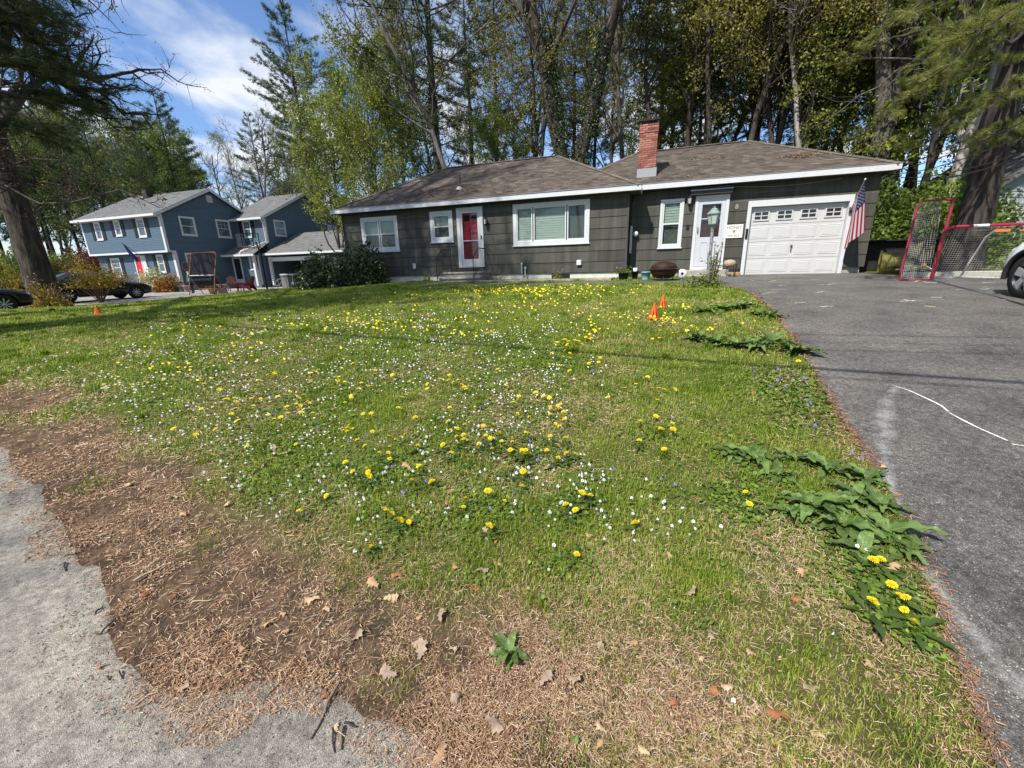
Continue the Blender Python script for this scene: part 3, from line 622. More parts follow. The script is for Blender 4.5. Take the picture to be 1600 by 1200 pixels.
def raised(mb, a0, a1, b0, b1, y, d, c):
    vs = [(a0,y,b0),(a1,y,b0),(a1,y,b1),(a0,y,b1),(a0+c,y-d,b0+c),(a1-c,y-d,b0+c),(a1-c,y-d,b1-c),(a0+c,y-d,b1-c),(a0+2*c,y-d,b0+2*c),(a1-2*c,y-d,b0+2*c),(a1-2*c,y-d,b1-2*c),(a0+2*c,y-d,b1-2*c),
          (a0+3*c,y-.2*d,b0+3*c),(a1-3*c,y-.2*d,b0+3*c),(a1-3*c,y-.2*d,b1-3*c),(a0+3*c,y-.2*d,b1-3*c),(a0+5*c,y-.9*d,b0+5*c),(a1-5*c,y-.9*d,b0+5*c),(a1-5*c,y-.9*d,b1-5*c),(a0+5*c,y-.9*d,b1-5*c)]
    fs = []
    for L_ in range(4):
        for j in range(4): k = (j+1) % 4; fs.append((L_*4+j, L_*4+k, L_*4+4+k, L_*4+4+j))
    fs.append((16,17,18,19)); mb._add(vs, fs)
raised(pn, px0, px1, pz0, pz1, 0, .011, .011); pnm = pn.mesh('door_panel', GD)
wp = MB(); frame_mb(wp, .10, gw-.10, .115, gh-.115, .045, -.028, 0, (0,0,0)); wp.box(gw/2-.014, gw/2+.014, -.024, 0, .16, gh-.16); wp.box(.145, gw-.145, -.022, 0, gh/2-.014, gh/2+.014); wpm = wp.mesh('window_insert', GD)
gp_ = MB(); gp_.box(.145, gw/2-.015, -.008, -.001, .16, gh/2-.015); gpm = gp_.mesh('pane', mat('dark_garage_pane', (.025, .026, .028), .15, spec=.5))
for r_ in range(4):
    for c_ in range(4):
        x, z = 2.955+c_*gw-O[0], 1.10+r_*gh-O[2]
        if r_ < 3: put('door_panel', pnm, gdr, (x, VB+.105-O[1], z))
        else:
            put('window_insert', wpm, gdr, (x, VB+.105-O[1], z))
            for dx_ in (0, gw/2-.145-.015+.03):
                for dz_ in (0, gh/2-.16-.015+.03): put('pane', gpm, gdr, (x+dx_, VB+.105-O[1], z+dz_))
mb = MB(); mb.tube([(4.30-O[0], VB+.085-O[1], 2.02-O[2]), (4.30-O[0], VB+.06-O[1], 2.02-O[2])], .035, 8); mb.box(4.285-O[0], 4.315-O[0], VB+.07-O[1], VB+.085-O[1], 1.84-O[2], 2.02-O[2]); mb.build('handle', mat('tarnished_metal', (.12, .11, .10), .5, metal=.7), gdr)
mb = MB(); mb.box(2.855-O[0], 2.925-O[0], VB-.075-O[1], VB-.046-O[1], 2.30-O[2], 2.62-O[2]); mb.box(2.87-O[0], 2.91-O[0], VB-.10-O[1], VB-.076-O[1], 2.36-O[2], 2.50-O[2]); mb.build('keypad', BLACK, hs)
# roofs
EF, EB = 4.12, 4.215; RS_ = MB(); RD_ = MB()
def hip(mS, mB, u0, u1, v0, v1, ze, zr, ru0, ru1, seed, th=.0):
    vm = (v0+v1)/2; A, B, C_, D_ = (u0, v0, ze), (u1, v0, ze), (u1, v1, ze), (u0, v1, ze); R0, R1 = (ru0, vm, zr), (ru1, vm, zr)
    A, B, C_, D_, R0, R1 = map(rel, (A, B, C_, D_, R0, R1))
    roof_slope(mS, mB, A, B, R1, R0, seed=seed); roof_slope(mS, mB, B, C_, R1, R1, seed=seed+1)
    mB.poly([C_, D_, R0, R1]); roof_slope(mS, mB, D_, A, R0, R0, seed=seed+2)
    mB.poly([A, D_, C_, B])
    cap = MB(); return [(A, R0), (B, R1), (R0, R1), (C_, R1)]
ridges = hip(RS_, RD_, -13.42, -.62, 15.62, 23.22, EF, 6.17, -9.66, -4.30, 10)
ridges += hip(RS_, RD_, -4.0, 6.66, 16.28, 23.7, EB, 6.08, -1.0, 3.16, 20)
roof = RD_.build('roof', ROOFB, hs); tag(RS_.build('shingles', ROOFM, roof), kind='stuff')
cap = MB()
for (p, q) in ridges:
    p, q = np.array(p), np.array(q); L_ = np.linalg.norm(q-p); n_ = int(L_/.2); d = (q-p)/L_; sd_ = np.cross(d, (0, 0, 1)); sd_ /= np.linalg.norm(sd_)
    for k in range(n_):
        a = p+d*(k*.2); b = p+d*(k*.2+.235); up = np.array([0, 0, 1.])
        cap._add([a+up*.045, b+up*.03, b+sd_*.13-up*.02, a+sd_*.13-up*.01, b-sd_*.13-up*.02, a-sd_*.13-up*.01], [(0,1,2,3), (0,5,4,1)], 0, False, random.random()*.5+.5)
tag(cap.build('ridge_cap', ROOFM, roof), kind='stuff')
def fascia(u0, u1, v0, v1, zb, zt, nm='fascia'):
    t = .03
    for (a, b, c, d) in ((u0-t, u1+t, v0-t, v0), (u0-t, u0, v0+.001, v1), (u1, u1+t, v0+.001, v1)):
        mb = MB(); mb.box(a-O[0], b-O[0], c-O[1], d-O[1], zb-O[2], zt-O[2]); mb.build(nm, WHITE, hs)
fascia(-13.42, -.62, 15.62, 23.2, 3.955, EF+.004)
for (a, b, c, d) in ((-.589, 6.69, 16.25, 16.28), (6.66, 6.69, 16.281, 23.7)):
    mb = MB(); mb.box(a-O[0], b-O[0], c-O[1], d-O[1], 4.045-O[2], EB+.004-O[2]); mb.build('fascia', WHITE, hs)
DRIP = mat('drip_edge', (.32, .33, .35), .5, metal=.3)
mb = MB(); mb.box(-13.47-O[0], -.57-O[0], 15.565-O[1], 15.66-O[1], EF+.0045-O[2], EF+.016-O[2]); mb.box(-.565-O[0], 6.71-O[0], 16.235-O[1], 16.32-O[1], EB+.0045-O[2], EB+.016-O[2]); mb.build('drip_edge', DRIP, hs)
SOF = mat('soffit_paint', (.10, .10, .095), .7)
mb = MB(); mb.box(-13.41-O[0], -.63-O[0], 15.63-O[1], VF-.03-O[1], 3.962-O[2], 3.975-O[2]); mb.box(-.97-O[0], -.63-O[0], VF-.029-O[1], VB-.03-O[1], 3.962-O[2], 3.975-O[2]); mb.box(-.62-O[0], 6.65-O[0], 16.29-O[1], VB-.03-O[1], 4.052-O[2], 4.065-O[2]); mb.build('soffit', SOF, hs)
# vent pipe on the roof
mb = MB(); mb.tube([(-7.80-O[0], 16.75-O[1], 4.62-O[2]), (-7.80-O[0], 16.75-O[1], 5.22-O[2])], .055, 10); vp_ = mb.build('vent_pipe', mat('rusty_vent', (.10, .07, .055), .7, var=.3), hs)
mb = MB(); mb.lathe([(.17, -.04), (.12, .04), (.06, .09)], (-7.80-O[0], 16.75-O[1], 4.70-O[2]), 12); mb.build('flashing', mat('pale_flashing', (.5, .48, .46), .6), vp_)
# chimney, every brick its own piece
MORT = mat('mortar', (.36, .32, .28), .95, var=.2, scale=20, bump=.5); CB = (-.80, -.19, 17.0, 17.55)
BRK = [mat('brick_%s' % n, c, .85, var=.25, scale=14, bump=.6, bscale=40) for n, c in (('red', (.29, .105, .080)), ('dark_red', (.20, .075, .06)), ('salmon', (.38, .165, .125)), ('smoked', (.12, .07, .055)))]
mb = MB(); mb.box(CB[0]+.02-O[0], CB[1]-.02-O[0], CB[2]+.02-O[1], CB[3]-.02-O[1], 4.4-O[2], 6.0-O[2]); ch = mb.build('chimney', MORT, hs)
bl, bh, bd = .195, .058, .09; pit = .0695
bm_ = []
for mm in BRK:
    q = MB(); q.cbox(0, bl, 0, bd, 0, bh, .004); bm_.append(q.mesh('brick', mm))
for c_ in range(24):
    z = 4.62+c_*pit; top = c_ > 19; g = .02 if top else 0.0; mi_ = lambda: random.choices([0, 1, 2, 3], (.3, .3, .3, .1) if top else (.45, .15, .38, .02))[0]
    pass
    for side in range(2):
        if side == 0:
            y = CB[2]-g; x = CB[0]-g+(0 if c_ % 2 == 0 else -.0)
            xs_ = [0, .205, .41] if c_ % 2 == 0 else [0.0, .1025, .3075, .5125]
            ln = [bl, bl, bl+g*2] if c_ % 2 == 0 else [.0925, bl, bl, .0925+g*2]
            for x_, l_ in zip(xs_, ln): put('brick', bm_[mi_()], ch, (x+x_-O[0], y-O[1], z-O[2]), scale=(l_/bl, 1, 1))
        else:
            x = CB[1]+g; xs_ = [.0925, .2975] if c_ % 2 == 0 else [.0, .205, .41]; ln = [bl, bl] if c_ % 2 == 0 else [bl, bl, .13]
            for y_, l_ in zip(xs_, ln): put('brick', bm_[mi_()], ch, (x-O[0], CB[2]+y_+(.001 if c_ % 2 else 0)-O[1], z-O[2]), rot=(0, 0, math.pi/2), scale=(l_/bl, 1, 1))
LEAD = mat('lead_flashing', (.30, .31, .33), .6, var=.2, scale=12)
mb = MB(); mb.box(CB[0]-.03-O[0], CB[1]+.03-O[0], CB[2]-.03-O[1], CB[2]-.001-O[1], 4.52-O[2], 4.86-O[2]); mb.prism([(CB[2]-.0, 4.52-O[2]), (CB[3], 4.80-O[2]), (CB[3], 5.12-O[2]), (CB[2], 4.86-O[2])][0:0] or [(CB[2]-O[1], 4.52-O[2]), (CB[3]-O[1], 4.80-O[2]), (CB[3]-O[1], 5.12-O[2]), (CB[2]-O[1], 4.86-O[2])], 0, CB[1]+.002-O[0], CB[1]+.03-O[0]); mb.build('flashing', LEAD, ch)
mb = MB()
for (x0, x1, y0, y1) in ((CB[0]-.02, CB[0]+.05, CB[2]-.02, CB[3]), (CB[1]-.05, CB[1]+.02, CB[2]-.02, CB[3]), (CB[0]+.051, CB[1]-.051, CB[3]-.07, CB[3])): mb.box(x0-O[0], x1-O[0], y0-O[1], y1-O[1], 6.285-O[2], 6.37-O[2])
mb.box(CB[0]-.05-O[0], CB[1]+.05-O[0], CB[2]-.05-O[1], CB[3]+.05-O[1], 6.371-O[2], 6.42-O[2]); mb.build('chimney_cap', BLACK, ch)
# wall lanterns
LAMPG = mat('lantern_glass', (.45, .47, .46), .2, spec=.6)
for (u, v, z) in ((1.0, VB-.03, 3.62), (-6.36, VF-.03, 3.30)):
    mb = MB(); c = (u-O[0], v-.13-O[1], z-O[2]); mb.box(c[0]-.04, c[0]+.04, c[1]+.10, c[1]+.13, c[2]-.12, c[2]+.12); mb.tube([(c[0], c[1]+.1, c[2]+.06), (c[0], c[1]+.05, c[2]+.2), (c[0], c[1], c[2]+.17)], .01, 6)
    mb.lathe([(.02, .17), (.09, .09), (.085, .08)], c, 6, sm=False); mb.lathe([(.05, -.13), (.06, -.12), (.065, -.10), (.01, -.10)], c, 6, sm=False)
    for k in range(6): a = k*math.pi/3; mb.tube([(c[0]+.058*math.cos(a), c[1]+.058*math.sin(a), c[2]-.11), (c[0]+.078*math.cos(a), c[1]+.078*math.sin(a), c[2]+.085)], .005, 4)
    wl = mb.build('wall_lantern', BLACK, hs); mb = MB(); mb.lathe([(.052, -.10), (.07, .08)], c, 6, sm=False); mb.build('lantern_glass', LAMPG, wl)
# house number and small wall fittings
def text_mesh(txt, size, m, ext=.004, name='lettering'):
    cu = bpy.data.curves.new(name, 'FONT'); cu.body = txt; cu.size = size; cu.align_x = 'CENTER'; cu.align_y = 'CENTER'; cu.extrude = ext
    ob = bpy.data.objects.new(name, cu); COL.objects.link(ob); dg = bpy.context.evaluated_depsgraph_get(); dg.update()
    me = bpy.data.meshes.new_from_object(ob.evaluated_get(dg)); bpy.data.objects.remove(ob); me.materials.clear(); me.materials.append(m); me.name = name; return me
put('house_number', text_mesh('8', .20, mat('brass_number', (.55, .50, .32), .4, metal=.3)), hs, (2.50-O[0], VB-.03-O[1], 3.34-O[2]), (math.pi/2, 0, 0))
mb = MB(); mb.cbox(-9.80-O[0], -9.66-O[0], VF-.07-O[1], VF-.021-O[1], 1.60-O[2], 1.82-O[2], .01); mb.build('outlet_box', WHITE2, hs)
mb = MB(); mb.cbox(-2.78-O[0], -2.60-O[0], VF-.10-O[1], VF-.021-O[1], 1.58-O[2], 1.76-O[2], .02); mb.build('outlet_cover', WHITE2, hs)
GREYP = mat('grey_conduit', (.42, .43, .44), .5); DKP = mat('dark_cable', (.03, .03, .03), .6)
for (u, z) in ((-4.92, 1.66), (-4.78, 1.50)):
    mb = MB(); mb.tube([(u-O[0], VF-.06-O[1], z-O[2]), (u-O[0], VF-.10-O[1], z-.05-O[2]), (u-O[0], VF-.08-O[1], z-.35-O[2])], .028, 8); mb.lathe([(.05, 0), (.05, .07), (.02, .09)], (u-O[0], VF-.07-O[1], z-.02-O[2]), 10); mb.build('oil_pipe', GREYP, hs)
mb = MB(); uu = -.93; mb.box(uu-O[0], uu+.07-O[0], VB-.12-O[1], VB-.03-O[1], 1.95-O[2], 2.9-O[2]); mb.build('meter_conduit', WHITE2, hs)
mb = MB(); mb.lathe([(.001, 0), (.09, .0), (.10, .06), (.08, .14), (.0, .15)], (-.74-O[0], VB-.03-O[1], 2.62-O[2]), 14, axis=1); o_ = mb.build('electric_meter', mat('meter_glass', (.7, .72, .72), .2), hs); o_.scale = (1, -1, 1); o_.location = (0, 2*(VB-.03-O[1]), 0)
mb = MB(); mb.tube([(-.93-O[0], VB-.06-O[1], 2.9-O[2]), (-.94-O[0], VB-.06-O[1], 3.6-O[2]), (-.85-O[0], VB-.08-O[1], 3.9-O[2]), (-.6-O[0], VB-.1-O[1], 4.02-O[2]), (.3-O[0], VB-.1-O[1], 4.0-O[2]), (1.1-O[0], VB-.1-O[1], 4.03-O[2])], .014, 6); mb.tube([(-.90-O[0], VB-.06-O[1], 1.95-O[2]), (-.92-O[0], VB-.06-O[1], 1.2-O[2])], .02, 6); mb.build('service_cable', DKP, hs)
mb = MB(); mb.tube([(2.35+.6*k-O[0], VB-.06-O[1], 3.97-.09*math.sin(k/5.0*math.pi*1.0)-O[2]) for k in range(6)], .009, 5); mb.build('sagging_cable', mat('tan_cable', (.3, .27, .2), .6), hs)
mb = MB(); mb.box(.97-O[0], 1.05-O[0], VB-.05-O[1], VB-.022-O[1], 2.70-O[2], 2.85-O[2]); mb.build('door_bell', BLACK, hs)
# ------------------------------------------------------------------ things around the house
def gthing(name, px, py, label, cat, group=None, u=None, v=None, dz=0.0):
    if u is None: u, v, z = atH(px, py)
    else: z = gH(u, v)
    return hthing(name, u, v, z+dz, label, cat, group)
# front steps with iron railings
t = hthing('front_steps', -7.2, 15.2, .95, 'three worn concrete steps with thin black iron railings up to the red front door', 'steps')
o = (-7.2, 15.2, .95)
for (u0, u1, v0, v1, z0, z1) in ((-8.15, -6.25, 14.45, 14.80, .80, 1.05), (-8.0, -6.28, 14.80, 15.15, .80, 1.23), (-7.95, -6.30, 15.15, 15.95, .80, 1.43)):
    mb = MB(); mb.cbox(u0-o[0], u1-o[0], v0+.03-o[1], v1-o[1], z0-o[2], z1-.06-o[2], .01); st_ = mb.build('step', CONC, t)
    mb = MB(); mb.cbox(u0-.02-o[0], u1+.02-o[0], v0-.02-o[1], v1+.001-o[1], z1-.06-o[2], z1-o[2], .012); mb.build('tread', CONC, st_)
for u, rs in ((-7.96, 0), (-6.42, 1)):
    mb = MB(); P = [(u, 14.62, 1.92), (u, 15.15, 2.30), (u, 15.88, 2.30)]
    mb.tube([(p[0]-o[0], p[1]-o[1], p[2]-o[2]) for p in P], .017, 6)
    mb.tube([(u-o[0], 14.62-o[1], 1.20-o[2]), (u-o[0], 15.15-o[1], 1.56-o[2]), (u-o[0], 15.88-o[1], 1.56-o[2])], .010, 5)
    for v, zb, zt in ((14.62, 1.05, 1.92), (15.88, 1.43, 2.30)): mb.tube([(u-o[0], v-o[1], zb-o[2]), (u-o[0], v-o[1], zt-o[2])], .015, 6)
    mb.lathe([(0, .03), (.03, 0), (0, -.03)], (u-o[0], 14.62-o[1], 1.94-o[2]), 8)
    rl = mb.build('railing', BLACK, t); bal = MB(); bal.tube([(0, 0, 0), (0, 0, .74)], .0065, 5); bme = bal.mesh('baluster', BLACK)
    for k in range(11):
        v = 14.72+k*.105; zt = np.interp(v, [14.62, 15.15], [1.92, 2.30]); put('baluster', bme, rl, (u-o[0], v-o[1], zt-.74-o[2]))
# bare shrub by the steps
def twig_mesh(name, n, L, spread, r, m, seed, up=.8, sub=3):
    rr = random.Random(seed); mb = MB()
    for i in range(n):
        a = rr.uniform(0, 6.283); el = rr.uniform(up-.5, up+.5); d = np.array([math.cos(a)*math.cos(el), math.sin(a)*math.cos(el), math.sin(el)])
        p = np.array([rr.gauss(0, spread), rr.gauss(0, spread), 0.]); pts = [p.copy()]
        for k in range(4): d = d+np.array([rr.gauss(0, .25), rr.gauss(0, .25), rr.gauss(0, .15)]); d /= np.linalg.norm(d); p = p+d*L/4*rr.uniform(.6, 1.2); pts.append(p.copy())
        mb.tube(pts, [r, r*.8, r*.6, r*.45, r*.3], 4, caps=False)
        for s_ in range(sub):
            q = pts[rr.randint(1, 3)]; e = d+np.array([rr.gauss(0, .7) for _ in range(3)]); e /= np.linalg.norm(e); mb.tube([q, q+e*L*.18, q+e*L*.33+np.array([0, 0, .02])], [r*.5, r*.35, r*.2], 3, caps=False)
    return mb.mesh(name, m)
TWIG = mat('dry_twig', (.16, .11, .075), .9, var=.3, scale=9)
t = hthing('bare_shrub', -5.95, 15.25, 1.02, 'leafless tangled brown shrub beside the front steps', 'shrub')
put('branches', twig_mesh('branches', 46, .62, .16, .007, TWIG, 3), t)
leafm = mat('dead_leaf', (.22, .13, .07), .9, var=.3, scale=9, trans=.2)
# low concrete planter in front of the foundation
t = hthing('planter_wall', -3.7, 14.75, .98, 'low weathered concrete planter wall with a smear of green chalk', 'planter')
o = (-3.7, 14.75, .98)
PLC = mat('weathered_planter', (.30, .265, .22), .9, var=.35, scale=4, bump=.7, bscale=20, wear=((.42, .38, .33), .55, 7))
mb = MB(); mb.cbox(-6.15-o[0], -1.35-o[0], 14.42-o[1], 14.58-o[1], .8-o[2], 1.12-o[2], .012); mb.build('front_wall', PLC, t)
mb = MB(); mb.cbox(-1.52-o[0], -1.35-o[0], 14.585-o[1], 15.9-o[1], .8-o[2], 1.12-o[2], .012); mb.build('end_wall', PLC, t)
mb = MB(); mb.box(-6.15-o[0], -1.53-o[0], 14.59-o[1], 15.95-o[1], .8-o[2], 1.06-o[2]); mb.build('soil', mat('planter_soil', (.05, .035, .025), .95, var=.5, scale=30, bump=1), t)
GCH = mat('green_chalk', (.10, .42, .12), .9, var=.25, scale=12)
pts = [(math.cos(a)*(.34+.05*math.sin(3*a)), math.sin(a)*.055*(1+.3*math.sin(5*a))) for a in np.linspace(0, 6.28, 22)[:-1]]
mb = MB(); mb.poly([(-3.62+x-o[0], 14.416-o[1], 1.03+z+.03*x-o[2]) for x, z in pts]); mb.build('green_chalk', GCH, t)
# side steps
t = hthing('side_steps', 1.68, 16.1, 1.0, 'two low tan concrete steps below the pale blue side door', 'steps'); o = (1.68, 16.1, 1.0)
for (u0, u1, v0, v1, z0, z1) in ((1.0, 2.42, 15.62, 15.98, .85, 1.15), (1.05, 2.38, 15.981, 16.57, .85, 1.31)):
    mb = MB(); mb.cbox(u0-o[0], u1-o[0], v0-o[1], v1-o[1], z0-o[2], z1-o[2], .015); mb.build('step', CONC, t)
mb = MB(); mb.cbox(2.50, 2.82, 16.32, 16.55, gH(2.6, 16.4)-.03, 1.20, .03); me = mb.mesh('block', mat('mossy_block', (.30, .26, .10), .9, col2=(.36, .15, .07), scale=9, var=.3, bump=.8, bscale=20))
t = hthing('stone_block', 2.66, 16.4, 1.1, 'mossy yellow stone block between the side steps and the garage', 'stone'); put('block', me, t, (-2.66, -16.4, -1.1))
# round basket on a black stand beside the side steps
t = hthing('basket_stand', 2.42, 15.5, gH(2.42, 15.5), 'tan round basket on a black metal stand at the right end of the side steps', 'basket')
TAN = mat('tan_wicker', (.40, .29, .20), .8, var=.3, scale=25, bump=.8, bscale=40)
mb = MB(); mb.lathe([(.08, .30), (.17, .36), (.19, .44), (.15, .52), (.05, .55), (0, .55)], (-.1, 0, 0), 16); mb.build('basket', TAN, t)
mb = MB()
for a in (0, 2.1, 4.2): mb.tube([(-.1+.12*math.cos(a), .12*math.sin(a), .34), (-.1+.16*math.cos(a), .16*math.sin(a), 0)], .01, 5)
mb.tube([(.08, 0, 0), (.10, 0, .38), (.04, .0, .46)], .016, 6); mb.build('stand', BLACK, t)
# fire pit
RUST = mat('rusty_dark_metal', (.055, .026, .020), .6, var=.4, scale=8, metal=.3, wear=((.14, .06, .035), .58, 9))
t = gthing('fire_pit', 0, 0, 'dark rusty round fire pit bowl with a domed mesh spark screen', 'fire pit', u=.28, v=14.25)
mb = MB(); mb.lathe([(.0, .06), (.18, .06), (.32, .12), (.39, .24), (.43, .33), (.46, .335), (.46, .35), (.40, .35), (.36, .25), (.0, .12)], k=28); bw = mb.build('bowl', RUST, t)
mb = MB()
for a in (.5, 2.6, 4.7): mb.tube([(.3*math.cos(a), .3*math.sin(a), .14), (.34*math.cos(a), .34*math.sin(a), 0)], .014, 5)
mb.build('leg', RUST, t) if False else tag(mb.build('legs', RUST, t), kind='stuff')
mb = MB()
for k in range(16): a = k*math.pi/16; mb.tube([(.40*math.cos(a)*math.cos(b), .40*math.sin(a)*math.cos(b), .36+.22*math.sin(b)) for b in np.linspace(0, math.pi, 13)], .0045, 3, caps=False)
for b in np.linspace(.05, 1.4, 11): mb.tube([(.40*math.cos(b)*math.cos(a), .40*math.cos(b)*math.sin(a), .36+.22*math.sin(b)) for a in np.linspace(0, 2*math.pi, 25)[:-1]], .0045, 3, closed=True)
mb.lathe([(.395, .36), (.36, .46), (.26, .53), (.10, .572), (0, .575)], k=20)
mb.build('spark_screen', RUST, t)
for s in (-1, 1): mb = MB(); mb.tube([(s*.45, -.07, .33), (s*.55, -.05, .33), (s*.55, .05, .33), (s*.45, .07, .33)], .012, 6); mb.build('handle', RUST, t)
# unidentified white round thing by the pit, built as a wheel
t = gthing('white_disc', 0, 0, 'small white plastic reel standing to the right of the fire pit', 'disc', u=.82, v=14.15)
mb = MB(); mb.lathe([(.05, -.02), (.13, -.02), (.14, 0), (.13, .02), (.05, .02), (.05, -.02)], (0, 0, .20), 20, axis=1); mb.build('rim', WHITE2, t); mb = MB(); mb.lathe([(0, -.03), (.035, -.03), (.035, .03), (0, .03)], (0, 0, .20), 12, axis=1); mb.build('hub', BLACK, t)
mb = MB(); mb.tube([(0, .04, .0), (0, .04, .08)], .03, 8); mb.build('foot', TAN, t)
# pots against the wall
def pot(u, v, r, h, m, label, rim=.01, plant=None):
    t = gthing('flower_pot', 0, 0, label, 'flower pot', u=u, v=v)
    mb = MB(); mb.lathe([(r*.78, 0), (r, h-.03), (r+rim, h-.03), (r+rim, h), (r-.012, h), (r*.9, h-.05), (0, h-.05)], k=18); mb.build('pot', m, t); return t
BLUEP = mat('light_blue_glaze', (.25, .50, .60), .35, var=.05)
p1 = pot(-.98, 14.7, .17, .24, mat('black_plastic_pot', (.015, .016, .016), .5), 'wide black plastic pot holding a sprawling plant, leftmost of the pots by the wall')
p2 = pot(-.62, 15.0, .11, .26, mat('black_plastic_pot', (.015, .016, .016), .5), 'small black pot standing between the wide black pot and the blue pot')
p3 = pot(-.26, 14.75, .15, .25, BLUEP, 'light blue pot beside the fire pit')
t = hthing('paper_cup', -.62, 15.0, gH(-.62, 15.0)+.22, 'pale green cup standing on the small black pot', 'cup'); mb = MB(); mb.lathe([(.055, 0), (.075, .15), (.07, .15), (.05, .01), (0, .01)], k=16); mb.build('cup_body', mat('pale_green_cup', (.55, .70, .66), .5), t)
# lamp post
lu, lv, lz = atH(1104, 449)
t = hthing('lamp_post', lu, lv, lz, 'grey garden lamp post with a pale green lantern in front of the side door', 'lamp post')
GALV = mat('weathered_grey_post', (.26, .27, .28), .7, var=.3, scale=10, bump=.4)
mb = MB(); mb.tube([(0, 0, -.1), (.005, 0, .8), (.0, 0, 1.42)], [.042, .038, .036], 12); mb.build('post', GALV, t)
GLN = mat('sage_lantern_metal', (.20, .28, .25), .5, var=.15); LGL = mat('lantern_pane', (.42, .48, .44), .15, spec=.6)
mb = MB(); mb.lathe([(.045, 1.38), (.05, 1.44), (.095, 1.47), (.10, 1.49)], k=14); mb.lathe([(.155, 1.71), (.15, 1.73), (.09, 1.79), (.085, 1.81), (.05, 1.845), (.02, 1.85), (.025, 1.88), (0, 1.895)], k=6, sm=False)
for k in range(6): a = k*math.pi/3; mb.tube([(.095*math.cos(a), .095*math.sin(a), 1.48), (.135*math.cos(a), .135*math.sin(a), 1.72)], .009, 4)
ln = mb.build('lantern', GLN, t); mb = MB(); mb.lathe([(.088, 1.49), (.125, 1.715)], k=6, sm=False); mb.build('lantern_pane', LGL, ln)
# sign by the garage
t = hthing('honey_sign', 2.50, VB-.045, 2.56, 'white board sign reading HONEY FOR SALE with a bee, between side door and garage', 'sign')
SGN = mat('sign_board', (.78, .76, .72), .6, var=.04); SINK = mat('sign_ink', (.20, .12, .09), .7); BEE = mat('bee_gold', (.55, .33, .05), .6)
mb = MB(); mb.box(-.265, .265, 0, .02, -.215, .215); mb.build('board', SGN, t)
put('lettering', text_mesh('HONEY', .155, SINK, .002), t, (0, -.003, .115), (math.pi/2, 0, 0), scale=(.86, 1, 1))
put('lettering', text_mesh('FOR SALE', .10, SINK, .002), t, (0, -.003, -.145), (math.pi/2, 0, 0), scale=(.84, 1, 1))
mb = MB(); mb.poly([(.045*math.cos(a)*(.6), -.004, -.01+.055*math.sin(a)) for a in np.linspace(0, 6.28, 13)[:-1]], 0); mb.poly([(.03*math.cos(a)+.05, -.0045, .015+.018*math.sin(a)) for a in np.linspace(0, 6.28, 9)[:-1]], 1); mb.poly([(.03*math.cos(a)-.05, -.0045, .015+.018*math.sin(a)) for a in np.linspace(0, 6.28, 9)[:-1]], 1); mb.build('bee', [SINK, BEE], t)
# flag
t = hthing('flag', 5.72, VB-.06, 3.02, 'red, white and blue flag with stars and stripes hanging beside the garage door', 'flag')
tip = np.array(onv(1352, 280, 15.55))-np.array([5.72, VB-.06, 3.02]); base = np.array([0, -.03, 0.])
mb = MB(); mb.tube([base, tip], .014, 8); mb.lathe([(0, .035), (.032, 0), (0, -.035)], tuple(tip), 8); mb.build('pole', mat('pole_white', (.6, .58, .52), .5), t)
mb = MB(); mb.box(-.03, .03, -.05, .0, -.09, .09); mb.build('bracket', BLACK, t)
FR = mat('flag_red', (.52, .022, .045), .8, trans=.35); FW = mat('flag_white', (.74, .74, .76), .8, trans=.3); FB = mat('flag_blue', (.012, .016, .10), .8, trans=.25)
def cloth(s, q):
    "s 0 at the pole tip, 1 low on the pole; q 0..1 down the fly"
    p = tip+(base-tip)*(.03+.80*s); fold = math.sin(s*7.5+.6)*.055*min(1, q*2.2)+math.sin(s*15+q*2)*.015*q
    L = 1.40
    return p+np.array([.20*(1-s)*q-.06*s*q+fold*.4, -fold*.8-.03*q, -L*q+.10*s*q])
NS, NQ = 39, 30; vs = [cloth(i/NS, j/NQ) for i in range(NS+1) for j in range(NQ+1)]; mb = MB(); fs = []; 
mb._add(vs, [], 0)
for i in range(NS):
    for j in range(NQ):
        stripe = i//3; a = i*(NQ+1)+j; mi = 2 if (stripe < 7 and j < NQ*.4) else (0 if stripe % 2 == 0 else 1)
        mb.f.append((a, a+1, a+NQ+2, a+NQ+1)); mb.m.append(mi); mb.sm.append(True); mb.t.append(.5)
mb.build('cloth', [FR, FW, FB], t)
mb = MB()
for r_ in range(9):
    for c_ in range(6 if r_ % 2 == 0 else 5):
        s = (r_+.9)/10.6*7/13; q = (c_+(.7 if r_ % 2 == 0 else 1.2))/6.4*.4; c0 = cloth(s, q); e1 = (cloth(s+.012, q)-c0)/.012; e1 /= np.linalg.norm(e1); e2 = np.array([0, 0, -1.]); nn = np.cross(e1, e2); nn /= np.linalg.norm(nn)
        for sg in (-1, 1): mb.poly([c0+nn*.004*sg+(e1*math.cos(a)+e2*math.sin(a))*(.026 if k % 2 == 0 else .012) for k, a in enumerate(np.linspace(0, 2*math.pi, 11)[:-1])])
tag(mb.build('stars', FW, t), kind='stuff')
